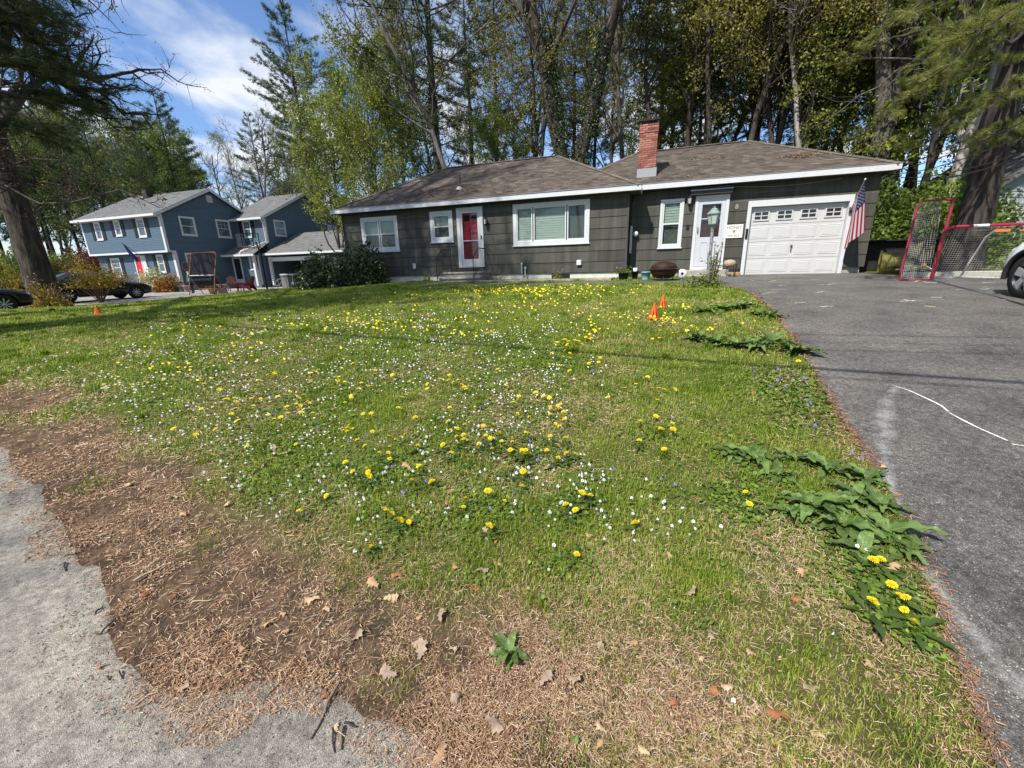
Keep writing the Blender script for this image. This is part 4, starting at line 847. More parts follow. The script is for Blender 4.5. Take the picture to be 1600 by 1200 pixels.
# ---------------- hockey goals
NETM = mat('grey_net_cord', (.42, .41, .36), .9); REDP = mat('faded_red_pipe', (.30, .022, .05), .5, var=.12, scale=6, wear=((.62, .5, .5), .66, 10)); WPIPE = mat('white_pipe', (.72, .72, .70), .5, var=.1)
def net_sheet(mb, fn, nu, nvv, r=.0032, k=12):
    for i in range(nu+1): mb.tube([fn(i/nu, j/k) for j in range(k+1)], r, 3, caps=False)
    for i in range(nvv+1): mb.tube([fn(j/k, i/nvv) for j in range(k+1)], r, 3, caps=False)
u0, v0, z0 = atH(1404, 439)
t = hthing('hockey_goal', u0, v0, z0, 'red hockey goal standing upright on its end, left of the other goal', 'hockey goal', 'hockey goals by the driveway')
w_, h_ = 1.0*.62, 1.83
fr_ = MB(); fr_.tube([(0, .0, .02), (.04, 0, h_-.10), (.10, 0, h_-.02), (.20, 0, h_), (w_+.05, -.03, h_)], .022, 8); fr_.build('frame', REDP, t)
fr_ = MB(); fr_.tube([(w_, -.06, .0), (w_+.035, -.06, h_-.12), (w_+.02, -.05, h_-.02), (w_-.08, -.03, h_)], .03, 8); fr_.build('post', REDP, t)
fr_ = MB(); fr_.tube([(0, 0, .025), (w_, -.06, .025)], .022, 8); fr_.build('base_rail', REDP, t)
fr_ = MB(); fr_.tube([(.26, .02, h_-.0), (.36, .02, h_)], .028, 8); fr_.build('tape_band', WPIPE, t)
mb = MB(); net_sheet(mb, lambda a, b: (.02+a*(w_-.10)+.035*math.sin(b*5)*a, .03+.16*math.sin(a*math.pi)*math.sin(b*math.pi)+.02*math.sin(9*b+4*a), .04+b*(h_-.08)-.02*math.sin(a*6)), 15, 40, r=.0042, k=20); tag(mb.build('net', NETM, t), kind='stuff')
u1, v1, z1 = atH(1453, 439)
t = hthing('hockey_goal', u1, v1, z1, 'red hockey goal with a drooping white net, standing normally beside the white car', 'hockey goal', 'hockey goals by the driveway')
GW, GH_ = 1.95, 1.22
mb = MB(); mb.tube([(0, -.02, 0), (.03, -.02, GH_-.16), (.08, -.02, GH_-.05), (.18, -.02, GH_), (GW-.1, -.05, GH_), (GW, -.05, GH_-.12), (GW+.02, -.05, 0)], .032, 10); mb.build('frame', REDP, t)
for a, b in ((.52, .80), (1.30, 1.80)): mb = MB(); mb.tube([(a, -.026, GH_), (b, -.032, GH_)], .0345, 10); mb.build('tape_band', WPIPE, t)
mb = MB(); mb.tube([(0, 0, .03), (.25, .62, .03), (GW*.5, .80, .05), (GW-.2, .62, .03), (GW, -.02, .03)], .024, 8); mb.build('base_rail', WPIPE, t)
mb = MB(); mb.tube([(GW*.5, .80, .05), (GW*.52+.05, .45, GH_-.25), (GW*.54, .02, GH_-.03)], .02, 8); mb.build('back_brace', WPIPE, t)
mb = MB(); net_sheet(mb, lambda a, b: (.03+a*(GW-.06), (.04+(.72-.04)*math.sin(a*math.pi)**.6*(1-b)**.8+.08*math.sin(a*9+b*4)*(1-b)), .05+b*(GH_-.09)-.10*math.sin(a*math.pi)*b*(1-b)*2), 34, 24, r=.0034, k=22); tag(mb.build('net', NETM, t), kind='stuff')
for s in (0, 1):
    ORG = mat('orange_target', (.62, .16, .07), .7)
for x0, x1 in ((.95, 1.22), (1.42, 1.70)): mb = MB(); mb.cbox(x0, x1, -.01, .015, GH_-.15, GH_-.06, .004); mb.build('target', ORG, t)
# timber edging behind the goals
t = hthing('timber_edging', 8.5, 14.45, gH(8.5, 14.45), 'long pale timber edging along the back of the driveway behind the goals', 'edging')
WTM = mat('pale_timber', (.45, .43, .38), .9, var=.3, scale=6, bump=.4, wear=((.2, .16, .12), .6, 8)); mb = MB(); mb.cbox(-2.0, .4, -.08, .08, -.05, .13, .015); mb.build('beam', WTM, t); mb = MB(); mb.cbox(.42, 4.5, -.07, .09, -.05, .12, .015); mb.build('beam', WTM, t)
# dark shed wall, sled and bicycle right of the garage
t = hthing('shed', 7.6, 19.2, gH(7.6, 19.2), 'dark low wooden shed in the shade right of the garage', 'shed')
DKW = mat('dark_shed_boards', (.022, .02, .019), .9, var=.5, scale=5, bump=.4); ob_ = (0, 0, 0)
for k in range(7): mb = MB(); mb.box(-1.0, 1.6, -1.0-.002*k, .6, .14*k, .14*k+.132); mb.build('board', DKW, t)
mb = MB(); mb.prism([(-1.2, .98), (.8, .98), (.8, 1.08), (-1.2, 1.02)], 0, -1.1, 1.75); mb.build('lid', DKW, t)
t = hthing('plastic_sled', 6.62, 16.1, gH(6.62, 16.1), 'yellow plastic sled leaning at the right corner of the garage', 'sled')
YEL = mat('shaded_yellow_plastic', (.17, .15, .035), .5, var=.15)  # yellow darkened to carry the tree shade beside the garage
prof = [(0, 0.02), (.05, .35), (.06, .68)]
vs = []; nA, nB = 8, 6
for i in range(nA+1):
    a = i/nA; x = -.05+1.25*a; top = .55*(1-a)**1.4+.14; lo = .03+.0*a
    for j in range(nB+1): b = j/nB; vs.append((x, -.25*math.sin(b*math.pi)*.5-.1*a, lo+(top-lo)*b))
n0 = len(vs); vs += [(p[0], p[1]+.02, p[2]) for p in vs]; fs = []
for i in range(nA):
    for j in range(nB): a = i*(nB+1)+j; fs += [(a, a+nB+1, a+nB+2, a+1), (n0+a, n0+a+1, n0+a+nB+2, n0+a+nB+1)]
for i in range(nA): a = i*(nB+1)+nB; fs.append((a, a+nB+1, n0+a+nB+1, n0+a))
mb = MB(); mb._add(vs, fs, 0, True); mb.build('sled_body', YEL, t); mb = MB(); mb.tube([(-.05, 0, .04), (-.07, -.01, .35), (-.05, 0, .70)], .03, 6); mb.build('rim', YEL, t)
t = hthing('bicycle', 7.2, 15.3, gH(7.2, 15.3), 'black bicycle with an orange grip lying between the yellow sled and the upright goal', 'bicycle')
def lying(p): return (p[0]*.9-.45, p[1]*.35+.1, .06+p[1]*.28+p[2])
for cx in (.0, .95): mb = MB(); mb.tube([lying((cx+.30*math.cos(a), .32+.30*math.sin(a), 0)) for a in np.linspace(0, 6.28, 25)[:-1]], .018, 6, closed=False); mb.tube([lying((cx-.29, .32, 0)), lying((cx+.29, .32, 0))], .003, 3); mb.tube([lying((cx, .03, 0)), lying((cx, .61, 0))], .003, 3); mb.build('wheel', BLACK, t)
GRM = mat('silver_paint', (.35, .36, .38), .35, metal=.5)
mb = MB()
for a, b in (((0, .32), (.38, .30)), ((.38, .30), (.30, .72)), ((0, .32), (.32, .66)), ((.38, .30), (.80, .70)), ((.32, .66), (.80, .72)), ((.80, .74), (.95, .32))): mb.tube([lying((*a, 0)), lying((*b, 0))], .015, 6)
mb.build('frame', GRM, t); mb = MB(); mb.tube([lying((.72, .86, .12)), lying((.84, .88, 0)), lying((.72, .86, -.02))], .014, 6); mb.build('handlebar', BLACK, t)
mb = MB(); mb.tube([lying((.70, .55, .05)), lying((.80, .60, .08)), lying((.74, .40, .06))], .035, 6); mb.build('grip', mat('bright_orange', (.75, .16, .03), .6), t)
# ---------------- cones
def cone(px, py, h, label):
    u, v, z = atH(px, py); t = hthing('training_cone', u, v, z, label, 'cone', 'orange cones on the lawn')
    m_ = mat('cone_orange', (.72, .13, .018), .55, var=.12, scale=9, trans=.15); mb = MB()
    k = 8; r = h*.36
    for j in range(k):
        a0 = 2*math.pi*j/k; a1 = a0+2*math.pi/k*.62; P = lambda a, rr, z: (rr*math.cos(a), rr*math.sin(a), z)
        mb._add([P(a0, r, .01), P(a1, r, .01), P(a1, r*.16, h*.96), P(a0, r*.16, h*.96)], [(0, 1, 2, 3)])
    mb.lathe([(r*.50, h*.5), (r*.19, h*.93), (r*.12, h), (0, h)], k=12); mb.lathe([(r*.9, 0), (r*1.08, 0), (r*1.05, .015), (r*.85, .02)], k=16)
    mb.build('cone_body', m_, t); return t
cone(1021, 498, .25, 'orange plastic cone at the edge of the thick yellow dandelions, nearer of the right pair')
cone(1035, 481, .23, 'orange plastic cone behind another cone near the dock leaves, farther of the right pair')
cone(154, 492, .24, 'orange plastic cone alone in the lawn in front of the big tree on the left')
# ---------------- overhead wires
def sun_back(G, h): s = np.array(sun_dir); return G+s*(h/s[2])
for k, (pa, pb, hh, r) in enumerate((((1280, 579), (1590, 601), 6.2, .034), ((1290, 592), (1590, 612), 6.0, .010), ((1225, 524), (1500, 528), 6.8, .012), ((1240, 548), (1560, 555), 6.9, .010), ((1232, 536), (1540, 541), 7.2, .008))):
    A = sun_back(at(*pa), hh); B = sun_back(at(*pb), hh); d = (B-A)/np.linalg.norm((B-A)[:2]); d[2] = 0
    me = MB().tube([A+d*s+np.array([0, 0, .0022*(s-4)**2]) for s in np.linspace(-30, 32, 24)], r, 5).mesh('overhead_wire', DKP)
    o_ = put('overhead_wire', me); tag(o_, ['thick black overhead cable whose shadow crosses the driveway', 'thin black overhead wire whose shadow runs close below the thick one'][k] if k < 2 else ['lowest', 'middle', 'highest'][k-2]+' of the three thin wires casting faint parallel shadows on the far driveway', 'wire', 'overhead wires')
Hc = H(6.7, 16.4, 4.05)
for k, (pa, r, lb) in enumerate((((1600, 190), .011, 'highest'), ((1600, 212), .010, 'second highest'), ((1600, 238), .010, 'third'), ((1600, 246), .013, 'lowest'))):
    ua, va, za = onv(*pa, 9.0); E_ = H(ua, va, za); S_ = Hc+np.array([.15*k-.2, 0, -.10*k]); D_ = (E_-S_)
    me = MB().tube([S_+D_*s+np.array([0, 0, .45*(s*(s-1))]) for s in np.linspace(0, 1.7, 16)], r, 5).mesh('service_wire', DKP)
    tag(put('service_wire', me), '%s black service wire rising right from the garage eave corner' % lb, 'wire', 'service wires from the garage corner')
# ------------------------------------------------------------------ blue two-storey house on the left
BLUE = mat('blue_clapboard', (.082, .128, .172), .75, var=.08, scale=2, tone=.05)
SHUT = mat('black_shutter', (.014, .015, .016), .6)
O2 = (-36.0, 26.0, .55)
nb = hthing('neighbour_house', *O2, 'blue two-storey clapboard house with black shutters, grey roofs and an open garage', 'house')
def r2(p): return (p[0]-O2[0], p[1]-O2[1], p[2]-O2[2])
def bx2(mb, a, b, c, d, e, f): return mb.box(a-O2[0], b-O2[0], c-O2[1], d-O2[1], e-O2[2], f-O2[2])
U1, UL, V1, VR = -35.62, -45.2, 23.0, 31.3; ZE, ZP, VP_ = 6.15, 8.45, 27.15
U2, V2, V2R, ZP2, VP2 = -32.15, 29.03, 38.6, 8.80, 33.8; GB = .35
mb = MB(); pr = [(V1+.03, 3.40), (VR, 3.40), (VR, ZE), (VP_, ZP-.12), (V1+.03, ZE+.03)]; mb.prism([(a-O2[1], b-O2[2]) for a, b in pr], 0, UL+.03-O2[0], U1-.03-O2[0])
bx2(mb, UL+.2, U1-.03, V1+.45, VR, GB, 3.39)
pr = [(V2+.03, GB), (V2R, GB), (V2R, ZE+.1), (VP2, ZP2-.14), (V2+.03, ZE+.12)]; mb.prism([(a-O2[1], b-O2[2]) for a, b in pr], 0, U1-.02-O2[0], U2-.03-O2[0])
bx2(mb, U1-.01, U2-.1, 27.95, V2+.02, GB, 3.3)
mb.build('wall', BLUE, nb)
cl = MB()
hF = [(-43.55, -42.75, 4.55, 5.95), (-41.05, -40.3, 4.75, 5.95), (-38.35, -37.45, 4.55, 5.95)]
lap_wall(nb, O2, UL, U1, V1, 3.50, ZE+.05, .125, hF, None, joined=cl, seam=0, seed=1, thick=.02)
hF2 = [(-40.45, -39.5, 1.0, 3.35), (-37.75, -36.95, 1.85, 3.25), (-43.6, -42.2, 1.5, 3.2)]
lap_wall(nb, O2, UL+.2, U1-.03, V1+.44, .85, 3.35, .125, hF2, None, joined=cl, seam=0, seed=2, thick=.02)
hG = [(24.33, 25.55, 4.68, 6.11), (27.31, 28.55, 4.69, 6.16), (26.95, 27.42, 7.44, 7.97), (24.2, 25.9, 1.2, 3.35)]
gt = lambda v: ZE+.05+(v-V1)*(ZP-ZE)/(VP_-V1) if v < VP_ else ZP-(v-VP_)*(ZP-ZE)/(VR-VP_)
lap_wall(nb, O2, V1, 29.0, U1, 3.4, 8.3, .125, hG, None, joined=cl, seam=0, seed=3, thick=.02, axis='v', top_fn=gt)
lap_wall(nb, O2, V1+.45, 29.0, U1, .85, 3.4, .125, hG, None, joined=cl, seam=0, seed=4, thick=.02, axis='v')
lap_wall(nb, O2, U1, U2, V2, 3.3, ZE+.2, .125, [(-34.65, -33.74, 4.7, 6.1)], None, joined=cl, seam=0, seed=5, thick=.02)
lap_wall(nb, O2, U1, U2-.1, 27.95, .8, 3.2, .125, [(-35.3, -34.3, .9, 3.05), (-33.35, -32.65, 1.95, 3.1)], None, joined=cl, seam=0, seed=6, thick=.02)
g2 = lambda v: ZE+.15+(v-V2)*(ZP2-ZE-.15)/(VP2-V2) if v < VP2 else ZP2-(v-VP2)*(ZP2-ZE)/(V2R-VP2)
lap_wall(nb, O2, V2, V2R, U2, 3.2, 8.7, .125, [(29.97, 31.2, 4.82, 6.18), (36.57, 37.77, 5.78-.5, 6.31)], None, joined=cl, seam=0, seed=7, thick=.02, axis='v', top_fn=g2)
tag(cl.build('clapboards', BLUE, nb), kind='stuff')
def win2(u0, u1, z0, z1, v, axis='u', mun=3, sh=True, nm='window'):
    window(nb, O2, u0, u1, z0, z1, v, trim=.09, axis=axis, blinds=('half',), upper_muntins=mun, muntins=0, lname=nm)
    if sh:
        for a in (u0-.42, u1+.04):
            mb = MB()
            if axis == 'u': bx2(mb, a, a+.38, v-.055, v-.02, z0, z1)
            mb.build('shutter', SHUT, nb)
for h in hF: win2(*h[:2], *h[2:], V1)
win2(-37.75, -36.95, 1.85, 3.25, V1+.44); win2(-43.5, -42.3, 1.6, 3.15, V1+.44)
win2(24.33, 25.55, 4.68, 6.11, U1, 'v', 0, False); win2(27.31, 28.55, 4.69, 6.16, U1, 'v', 3, False); win2(24.2, 25.9, 1.2, 3.35, U1, 'v', 0, False)
win2(29.97, 31.2, 4.82, 6.18, U2, 'v', 0, False); win2(36.57, 37.77, 5.28, 6.31, U2, 'v', 0, False)
win2(-34.65, -33.74, 4.7, 6.12, V2); win2(-33.35, -32.65, 1.95, 3.1, 27.95, sh=False)
mb = MB(); bx2(mb, U1, U1+.03, 26.95, 27.42, 7.44, 7.97); gv = mb.build('gable_vent', WHITE, nb)
for k in range(5): mb = MB(); bx2(mb, U1+.031, U1+.04, 27.0, 27.37, 7.50+k*.09, 7.55+k*.09); mb.build('slat', mat('vent_grey', (.35, .36, .37), .7), gv)
# doors
for (u0, u1, v, z0, z1, mm, nm) in ((-40.45, -39.5, V1+.44, .95, 3.3, mat('bright_red_door', (.50, .03, .035), .5), 'red_door'), (-35.3, -34.3, 27.95, .85, 3.05, mat('glass_door_dark', (.02, .022, .022), .25), 'glass_door')):
    mb = MB(); frame_mb(mb, u0, u1, z0, z1, .12, v-.05, v+.02, O2); dr = mb.build(nm, WHITE, nb); mb = MB(); bx2(mb, u0+.12, u1-.12, v-.01, v+.01, z0, z1-.12); mb.build('leaf', mm, dr)
    if nm == 'glass_door': mb = MB(); bx2(mb, u0+.12, u1-.12, v-.02, v-.011, z0+.0, z0+.35); mb.build('kick_plate', WHITE, dr)
mb = MB(); bx2(mb, -39.48, -39.05, V1+.40, V1+.43, .95, 3.25); mb.build('side_light', WHITE, nb)
# white trim
for (a, b, c, d, e, f) in ((U1-.16, U1+.03, V1-.03, V1-.021, 3.42, ZE), (U1+.021, U1+.035, V1-.02, V1+.16, 3.42, ZE), (U1-.20, U1+.035, V1+.40, V1+.42, .7, 3.36), (U1+.036, U1+.045, V1+.42, V1+.62, .7, 3.36),
        (UL-.03, UL+.13, V1-.03, V1-.021, 3.45, ZE), (UL, U1+.02, V1-.035, V1+.0, 3.36, 3.50), (U2-.14, U2+.03, V2-.03, V2-.021, 4.2, ZE), (U2+.021, U2+.035, V2-.02, V2+.16, 4.2, ZE), (U1+.021, U1+.04, V1-.02, V1+.6, 3.37, 3.5),
        (U2-.24, U2-.06, 27.90, 27.92, .7, 3.1), (-32.55, -32.35, 27.55, 27.75, .6, 3.1), (-31.95, -31.75, 28.6, 28.8, .6, 3.0)):
    mb = MB(); bx2(mb, a, b, c, d, e, f); mb.build('corner_trim', WHITE, nb)
# roofs
S2 = MB(); D2 = MB()
roof_slope(S2, D2, r2((UL-.2, 22.55, 6.12)), r2((U1+.28, 22.55, 6.12)), r2((U1+.28, VP_, ZP+.05)), r2((UL-.2, VP_, ZP+.05)), expo=.16, tabw=.4, seed=31)
D2.poly([r2(p) for p in ((UL-.2, VP_, ZP+.05), (U1+.28, VP_, ZP+.05), (U1+.28, 31.7, 6.12), (UL-.2, 31.7, 6.12))])
roof_slope(S2, D2, r2((U1-.9, 28.65, 6.27)), r2((U2+.26, 28.65, 6.27)), r2((U2+.26, VP2, ZP2+.06)), r2((U1-.9, VP2, ZP2+.06)), expo=.16, tabw=.4, seed=32)
D2.poly([r2(p) for p in ((U1-.9, VP2, ZP2+.06), (U2+.26, VP2, ZP2+.06), (U2+.26, 39.0, 6.25), (U1-.9, 39.0, 6.25))])
GU1 = -19.8
roof_slope(S2, D2, r2((U2+.04, 28.4, 3.30)), r2((GU1, 28.4, 3.30)), r2((GU1, 32.4, 5.22)), r2((U2+.04, 32.4, 5.22)), expo=.16, tabw=.4, seed=33)
D2.poly([r2(p) for p in ((U2+.04, 32.4, 5.22), (GU1, 32.4, 5.22), (GU1, 36.4, 3.3), (U2+.04, 36.4, 3.3))])
roof_slope(S2, D2, r2((U1+.03, 27.25, 3.25)), r2((U2+.3, 27.25, 3.25)), r2((U2+.02, 29.0, 4.15)), r2((U1+.03, 29.0, 4.15)), expo=.16, tabw=.4, seed=34)
rf = D2.build('roof', ROOFG, nb); tag(S2.build('shingles', ROOFG, rf), kind='stuff')
def rake(u, va, za, vb, zb, w=.2, t=.05):
    mb = MB(); mb.prism([(va-O2[1], za-w-O2[2]), (vb-O2[1], zb-w-O2[2]), (vb-O2[1], zb-O2[2]), (va-O2[1], za-O2[2])], 0, u-O2[0], u+t-O2[0]); mb.build('rake_board', WHITE, nb)
for s in (U1+.23,): rake(s, 22.55, 6.11, VP_, ZP+.04); rake(s, VP_, ZP+.04, 31.6, 6.15)
for s in (U2+.21,): rake(s, 28.65, 6.26, VP2, ZP2+.05); rake(s, VP2, ZP2+.05, 39.0, 6.24, w=.12)
for (a, b, v, z) in ((UL-.2, U1+.28, 22.5, 6.10), (U1-.3, U2+.26, 28.6, 6.25), (U2+.04, GU1, 28.35, 3.28), (U1+.03, U2+.3, 27.2, 3.23)):
    mb = MB(); bx2(mb, a, b, v-.08, v+.04, z-.16, z); mb.build('gutter', WHITE, nb)
    mb = MB(); bx2(mb, a+.02, b-.04, v+.041, v+.5, z-.165, z-.14); mb.build('soffit', WHITE, nb)
mb = MB(); mb.tube([r2(p) for p in ((U2+.1, 28.6, 6.1), (U2+.05, 28.85, 5.8), (U2+.05, 28.9, 4.3), (U2-.5, 28.2, 3.9), (U2-1.3, 27.4, 3.5), (U2-1.4, 27.2, 3.1))], .06, 6); mb.build('downspout', WHITE, nb)
# garage
mb = MB(); bx2(mb, GU1+.3, GU1+.5, 28.8, 36.2, .3, 3.2); bx2(mb, U2+.5, GU1+.3, 34.0, 34.2, .3, 3.2); bx2(mb, -27.0, GU1+.3, 28.85, 29.0, .3, 3.1)
mb.build('garage_wall', mat('garage_inside', (.05, .05, .045), .9, var=.3), nb)
mb = MB(); bx2(mb, U2+.35, -26.0, 28.78, 28.84, 2.62, 2.95); mb.build('garage_lintel', WHITE, nb)
mb = MB(); bx2(mb, -42.0, -41.5, 26.2, 26.7, 7.0, 8.75); mb.build('chimney', mat('brown_chimney', (.04, .033, .03), .9, var=.2, scale=8), nb)
mb = MB(); bx2(mb, UL+.1, U1-.02, V1+.46, VR, .2, .84); mb.build('foundation', CONC, nb)
# small flag on the blue house
t = hthing('porch_flag', -39.0, 22.9, 3.35, 'small dark furled flag on the blue house above its red door', 'flag'); mb = MB(); mb.tube([(0, 0, 0), (-.55, -.55, .8)], .02, 6); mb.build('pole', BLACK, t); mb = MB(); mb.tube([(-.5, -.5, .75), (-.3, -.35, .15), (-.05, -.2, -.35), (.1, -.15, -.55)], [.03, .12, .14, .06], 7); mb.build('cloth', FB, t)
t = hthing('wreath', U1+.08, 24.0, 2.35, 'round twig wreath hanging on the shaded side wall of the blue house', 'wreath'); mb = MB(); mb.tube([(0, .3*math.cos(a), .3*math.sin(a)) for a in np.linspace(0, 6.28, 17)[:-1]], .07, 5, closed=True); mb.build('ring', mat('twig_wreath', (.22, .17, .14), .9, var=.4, scale=15), t)
# ---------------- pale house behind the right-hand pine
O3 = (15.0, 25.0, 1.1); nh = hthing('pale_house', *O3, 'pale grey-white clapboard house with a row of windows, behind the pine on the right', 'house')
PALE = mat('pale_siding', (.30, .33, .33), .8, var=.1, scale=2); fv = 24.0
ux = [onv(x, y, fv) for x, y in ((1538, 345), (1600, 236), (1552, 297))]
zl = ux[2][2]; sl = (ux[1][2]-ux[2][2])/(ux[1][0]-ux[2][0]); uL = 13.1; sl = .8; zt = lambda u: zl+(u-ux[2][0])*sl if u < 17.5 else zl+(17.5-ux[2][0])*sl-(u-17.5)*sl
zb_ = zt(uL)
mb = MB(); mb.prism([(a-O3[0], b-O3[2]) for a, b in ((uL, .8), (23, .8), (23, zt(23)), (17.5, zt(17.5)), (uL, zb_))], 1, fv+.03-O3[1], fv+9-O3[1]); mb.build('wall', PALE, nh)
cl = MB(); wins = [(13.35, 13.72, 1.7, 3.05), (13.78, 14.15, 1.7, 3.05), (14.55, 15.0, 1.7, 3.1), (15.05, 15.6, 1.7, 3.1), (15.7, 16.3, 1.7, 3.1)]
lap_wall(nh, O3, uL, 23, fv, 1.1, zt(17.5), .28, wins, None, joined=cl, seam=0, seed=9, thick=.03, top_fn=zt); tag(cl.build('clapboards', PALE, nh), kind='stuff')
for w in wins: window(nh, O3, *w, fv, trim=.05, hung=False, blinds=('dark',), sill=False, shelf=.02)
for a, b in (((uL-.3, zt(uL)-.3*sl), (17.5, zt(17.5))), ((17.5, zt(17.5)), (23.3, zt(23.3)))):
    mb = MB(); mb.prism([(a[0]-O3[0], a[1]-O3[2]), (b[0]-O3[0], b[1]-O3[2]), (b[0]-O3[0], b[1]+.15-O3[2]), (a[0]-O3[0], a[1]+.15-O3[2])], 1, fv-.3-O3[1], fv+9.2-O3[1]); mb.build('roof', ROOFG, nh)
# ------------------------------------------------------------------ cars
TYRE = mat('tyre_rubber', (.018, .018, .018), .85, bump=.2); RIM = mat('machined_rim', (.55, .56, .57), .3, metal=.7); RIMD = mat('rim_black', (.03, .03, .032), .4, metal=.3); TRIMB = mat('black_cladding', (.02, .02, .021), .6)
CGL = mat('car_glass', (.008, .010, .012), .06, spec=.7)
def wheel(parent, x, y, r, side, spokes=5, w=.22, broad=.075):
    mb = MB(); mb.lathe([(r*.66, -w*.5), (r*.93, -w*.5), (r, -w*.36), (r, w*.36), (r*.93, w*.5), (r*.66, w*.5)], (x, y, r), 28, axis=1, caps=False); wh = mb.build('wheel', TYRE, parent)
    s = -1 if side < 0 else 1; mb = MB(); yo = y+s*w*.40
    mb.lathe([(r*.66, y+s*w*.5-yo), (r*.64, 0), (r*.58, -s*.04), (0, -s*.05)], (x, yo, r), 28, axis=1, mi=1, caps=False)
    for k in range(spokes):
        a = 2*math.pi*k/spokes+.25; ca, sa = math.cos(a), math.sin(a); P = lambda rr, ww, d: (x+rr*ca-ww*sa, yo+s*d, r+rr*sa+ww*ca)
        mb._add([P(r*.10, -broad*.55, .012), P(r*.62, -broad, .012), P(r*.62, broad, .012), P(r*.10, broad*.55, .012), P(r*.10, -broad*.55, -.03), P(r*.62, -broad, -.03), P(r*.62, broad, -.03), P(r*.10, broad*.55, -.03)], [(0,1,2,3), (0,4,5,1), (1,5,6,2), (2,6,7,3), (3,7,4,0)], 0)
    mb.lathe([(r*.14, 0), (r*.12, s*.02), (0, s*.022)], (x, yo, r), 14, axis=1); mb.build('rim', [RIM, RIMD], wh)
def car(t, L, W, Hh, paint, st, wx, r, clad=None, lamps=True, spokes=5, broad=.075):
    """st: stations (x, z_bottom, z_belt, z_top, halfwidth_body, halfwidth_top); nose at x = 0, side facing -y is nearest"""
    def ring(s):
        x, zb, zm, zt_, hb, ht = s
        return [(x, -hb*.86, zb), (x, -hb*.985, zb+.10), (x, -hb, (zb+zm)*.5), (x, -hb*.975, zm), (x, -(hb*.35+ht*.65) if zt_-zm > .25 else -hb*.90, zm+(zt_-zm)*.55), (x, -ht, zt_-.03), (x, -ht*.75, zt_), (x, 0, zt_+.015),
                (x, ht*.75, zt_), (x, ht, zt_-.03), (x, (hb*.35+ht*.65) if zt_-zm > .25 else hb*.90, zm+(zt_-zm)*.55), (x, hb*.975, zm), (x, hb, (zb+zm)*.5), (x, hb*.985, zb+.10), (x, hb*.86, zb)]
    xs = np.linspace(st[0][0], st[-1][0], 56); A = np.array(st); S_ = [[x]+[float(np.interp(x, A[:, 0], A[:, k])) for k in range(1, 6)] for x in xs]
    vs = []; fs = []; mi = []; n = 15
    for s in S_:
        R = ring(s)
        for j, p in enumerate(R):
            p = list(p)
            for w in wx:                                   # wheel arches
                dd_ = math.hypot(p[0]-w, p[2]-r)
                if dd_ < r*1.16 and j in (0, 1, 2, 12, 13, 14): 
                    h = math.sqrt(max(0, (r*1.16)**2-(p[0]-w)**2)); p[2] = max(p[2], r+h*(.98 if j in (0, 1, 13, 14) else 1.02))
            vs.append(tuple(p))
    for i in range(len(S_)-1):
        for j in range(n-1):
            a = i*n+j; fs.append((a, a+1, a+n+1, a+n)); x = (S_[i][0]+S_[i+1][0])/2; zt_ = S_[i][3]; zm = S_[i][2]
            glass = (zt_-zm > .30 and j in (3, 4, 9, 10)) or (abs(S_[i+1][3]-S_[i][3]) > .030 and zt_-zm > .08 and j in (5, 6, 7, 8))
            pill = any(abs(x-q) < .05 for q in (L*.46, L*.68)) and j in (3, 4, 9, 10)
            mi.append(1 if glass and not pill else (2 if clad and j in (0, 1, 12, 13) else 0))
    b0 = len(fs); fs.append(tuple(range(n))); mi.append(0); fs.append(tuple(range((len(S_)-1)*n+n-1, (len(S_)-1)*n-1, -1))); mi.append(0)
    me = bpy.data.meshes.new('body'); me.from_pydata(vs, [], fs)
    for q in (paint, CGL, clad or TRIMB): me.materials.append(q)
    me.polygons.foreach_set('material_index', mi); me.polygons.foreach_set('use_smooth', [True]*len(fs)); me.update(); bd = put('body', me, t)
    for w in wx:
        for sd_ in (-1, 1): wheel(t, w, sd_*(W/2-.13), r, sd_, spokes, broad=broad)
    for w in wx:
        mb = MB(); mb.tube([(w+r*1.15*math.cos(a), -W/2*.985, r+r*1.15*math.sin(a)) for a in np.linspace(-.15, math.pi+.15, 16)], .035, 6); mb.build('wheel_arch', clad or paint, t)
    if lamps:
        for sd_ in (-1, 1):
            mb = MB(); mb.cbox(.10, .30, sd_*W*.33-.12, sd_*W*.33+.12, st[2][3]-.27, st[2][3]-.17, .02); mb.build('headlight', mat('lamp_lens', (.6, .62, .64), .1, spec=.8), t)
    mb = MB(); mb.cbox(L*.34, L*.40, -W/2-.14, -W/2+.04, st[5][2]+.02, st[5][2]+.18, .02); mb.build('mirror', paint, t)
    for k, x in enumerate((L*.46, L*.60)): mb = MB(); mb.box(x, x+.16, -W/2-.012, -W/2+.01, st[5][2]-.13, st[5][2]-.10); mb.build('door_handle', clad or paint, t)
    return bd
CW = mat('white_car_paint', (.74, .76, .78), .25, spec=.6); CBK = mat('black_car_paint', (.006, .0065, .008), .22, spec=.6)
ust = [(0, .42, .62, .72, .62, .50), (.10, .30, .70, .86, .80, .62), (.45, .26, .84, 1.00, .90, .74), (1.25, .26, .95, 1.10, .93, .78), (1.45, .26, 1.0, 1.16, .93, .76), (2.05, .26, 1.02, 1.60, .94, .66), (2.6, .26, 1.03, 1.68, .94, .66), (3.7, .26, 1.04, 1.66, .94, .64), (4.3, .30, 1.03, 1.36, .90, .66), (4.58, .40, .95, 1.08, .82, .66)]
wu, wv, wz = atH(1592, 467)
t = hthing('parked_car', wu+.90, wv+.84, wz, 'white sport utility car with black cladding at the right edge of the driveway', 'car')
car(t, 4.58, 1.88, 1.68, CW, ust, (.84, 3.62), .37, TRIMB, broad=.07)
t.rotation_euler = (0, 0, YAW-math.pi/2)
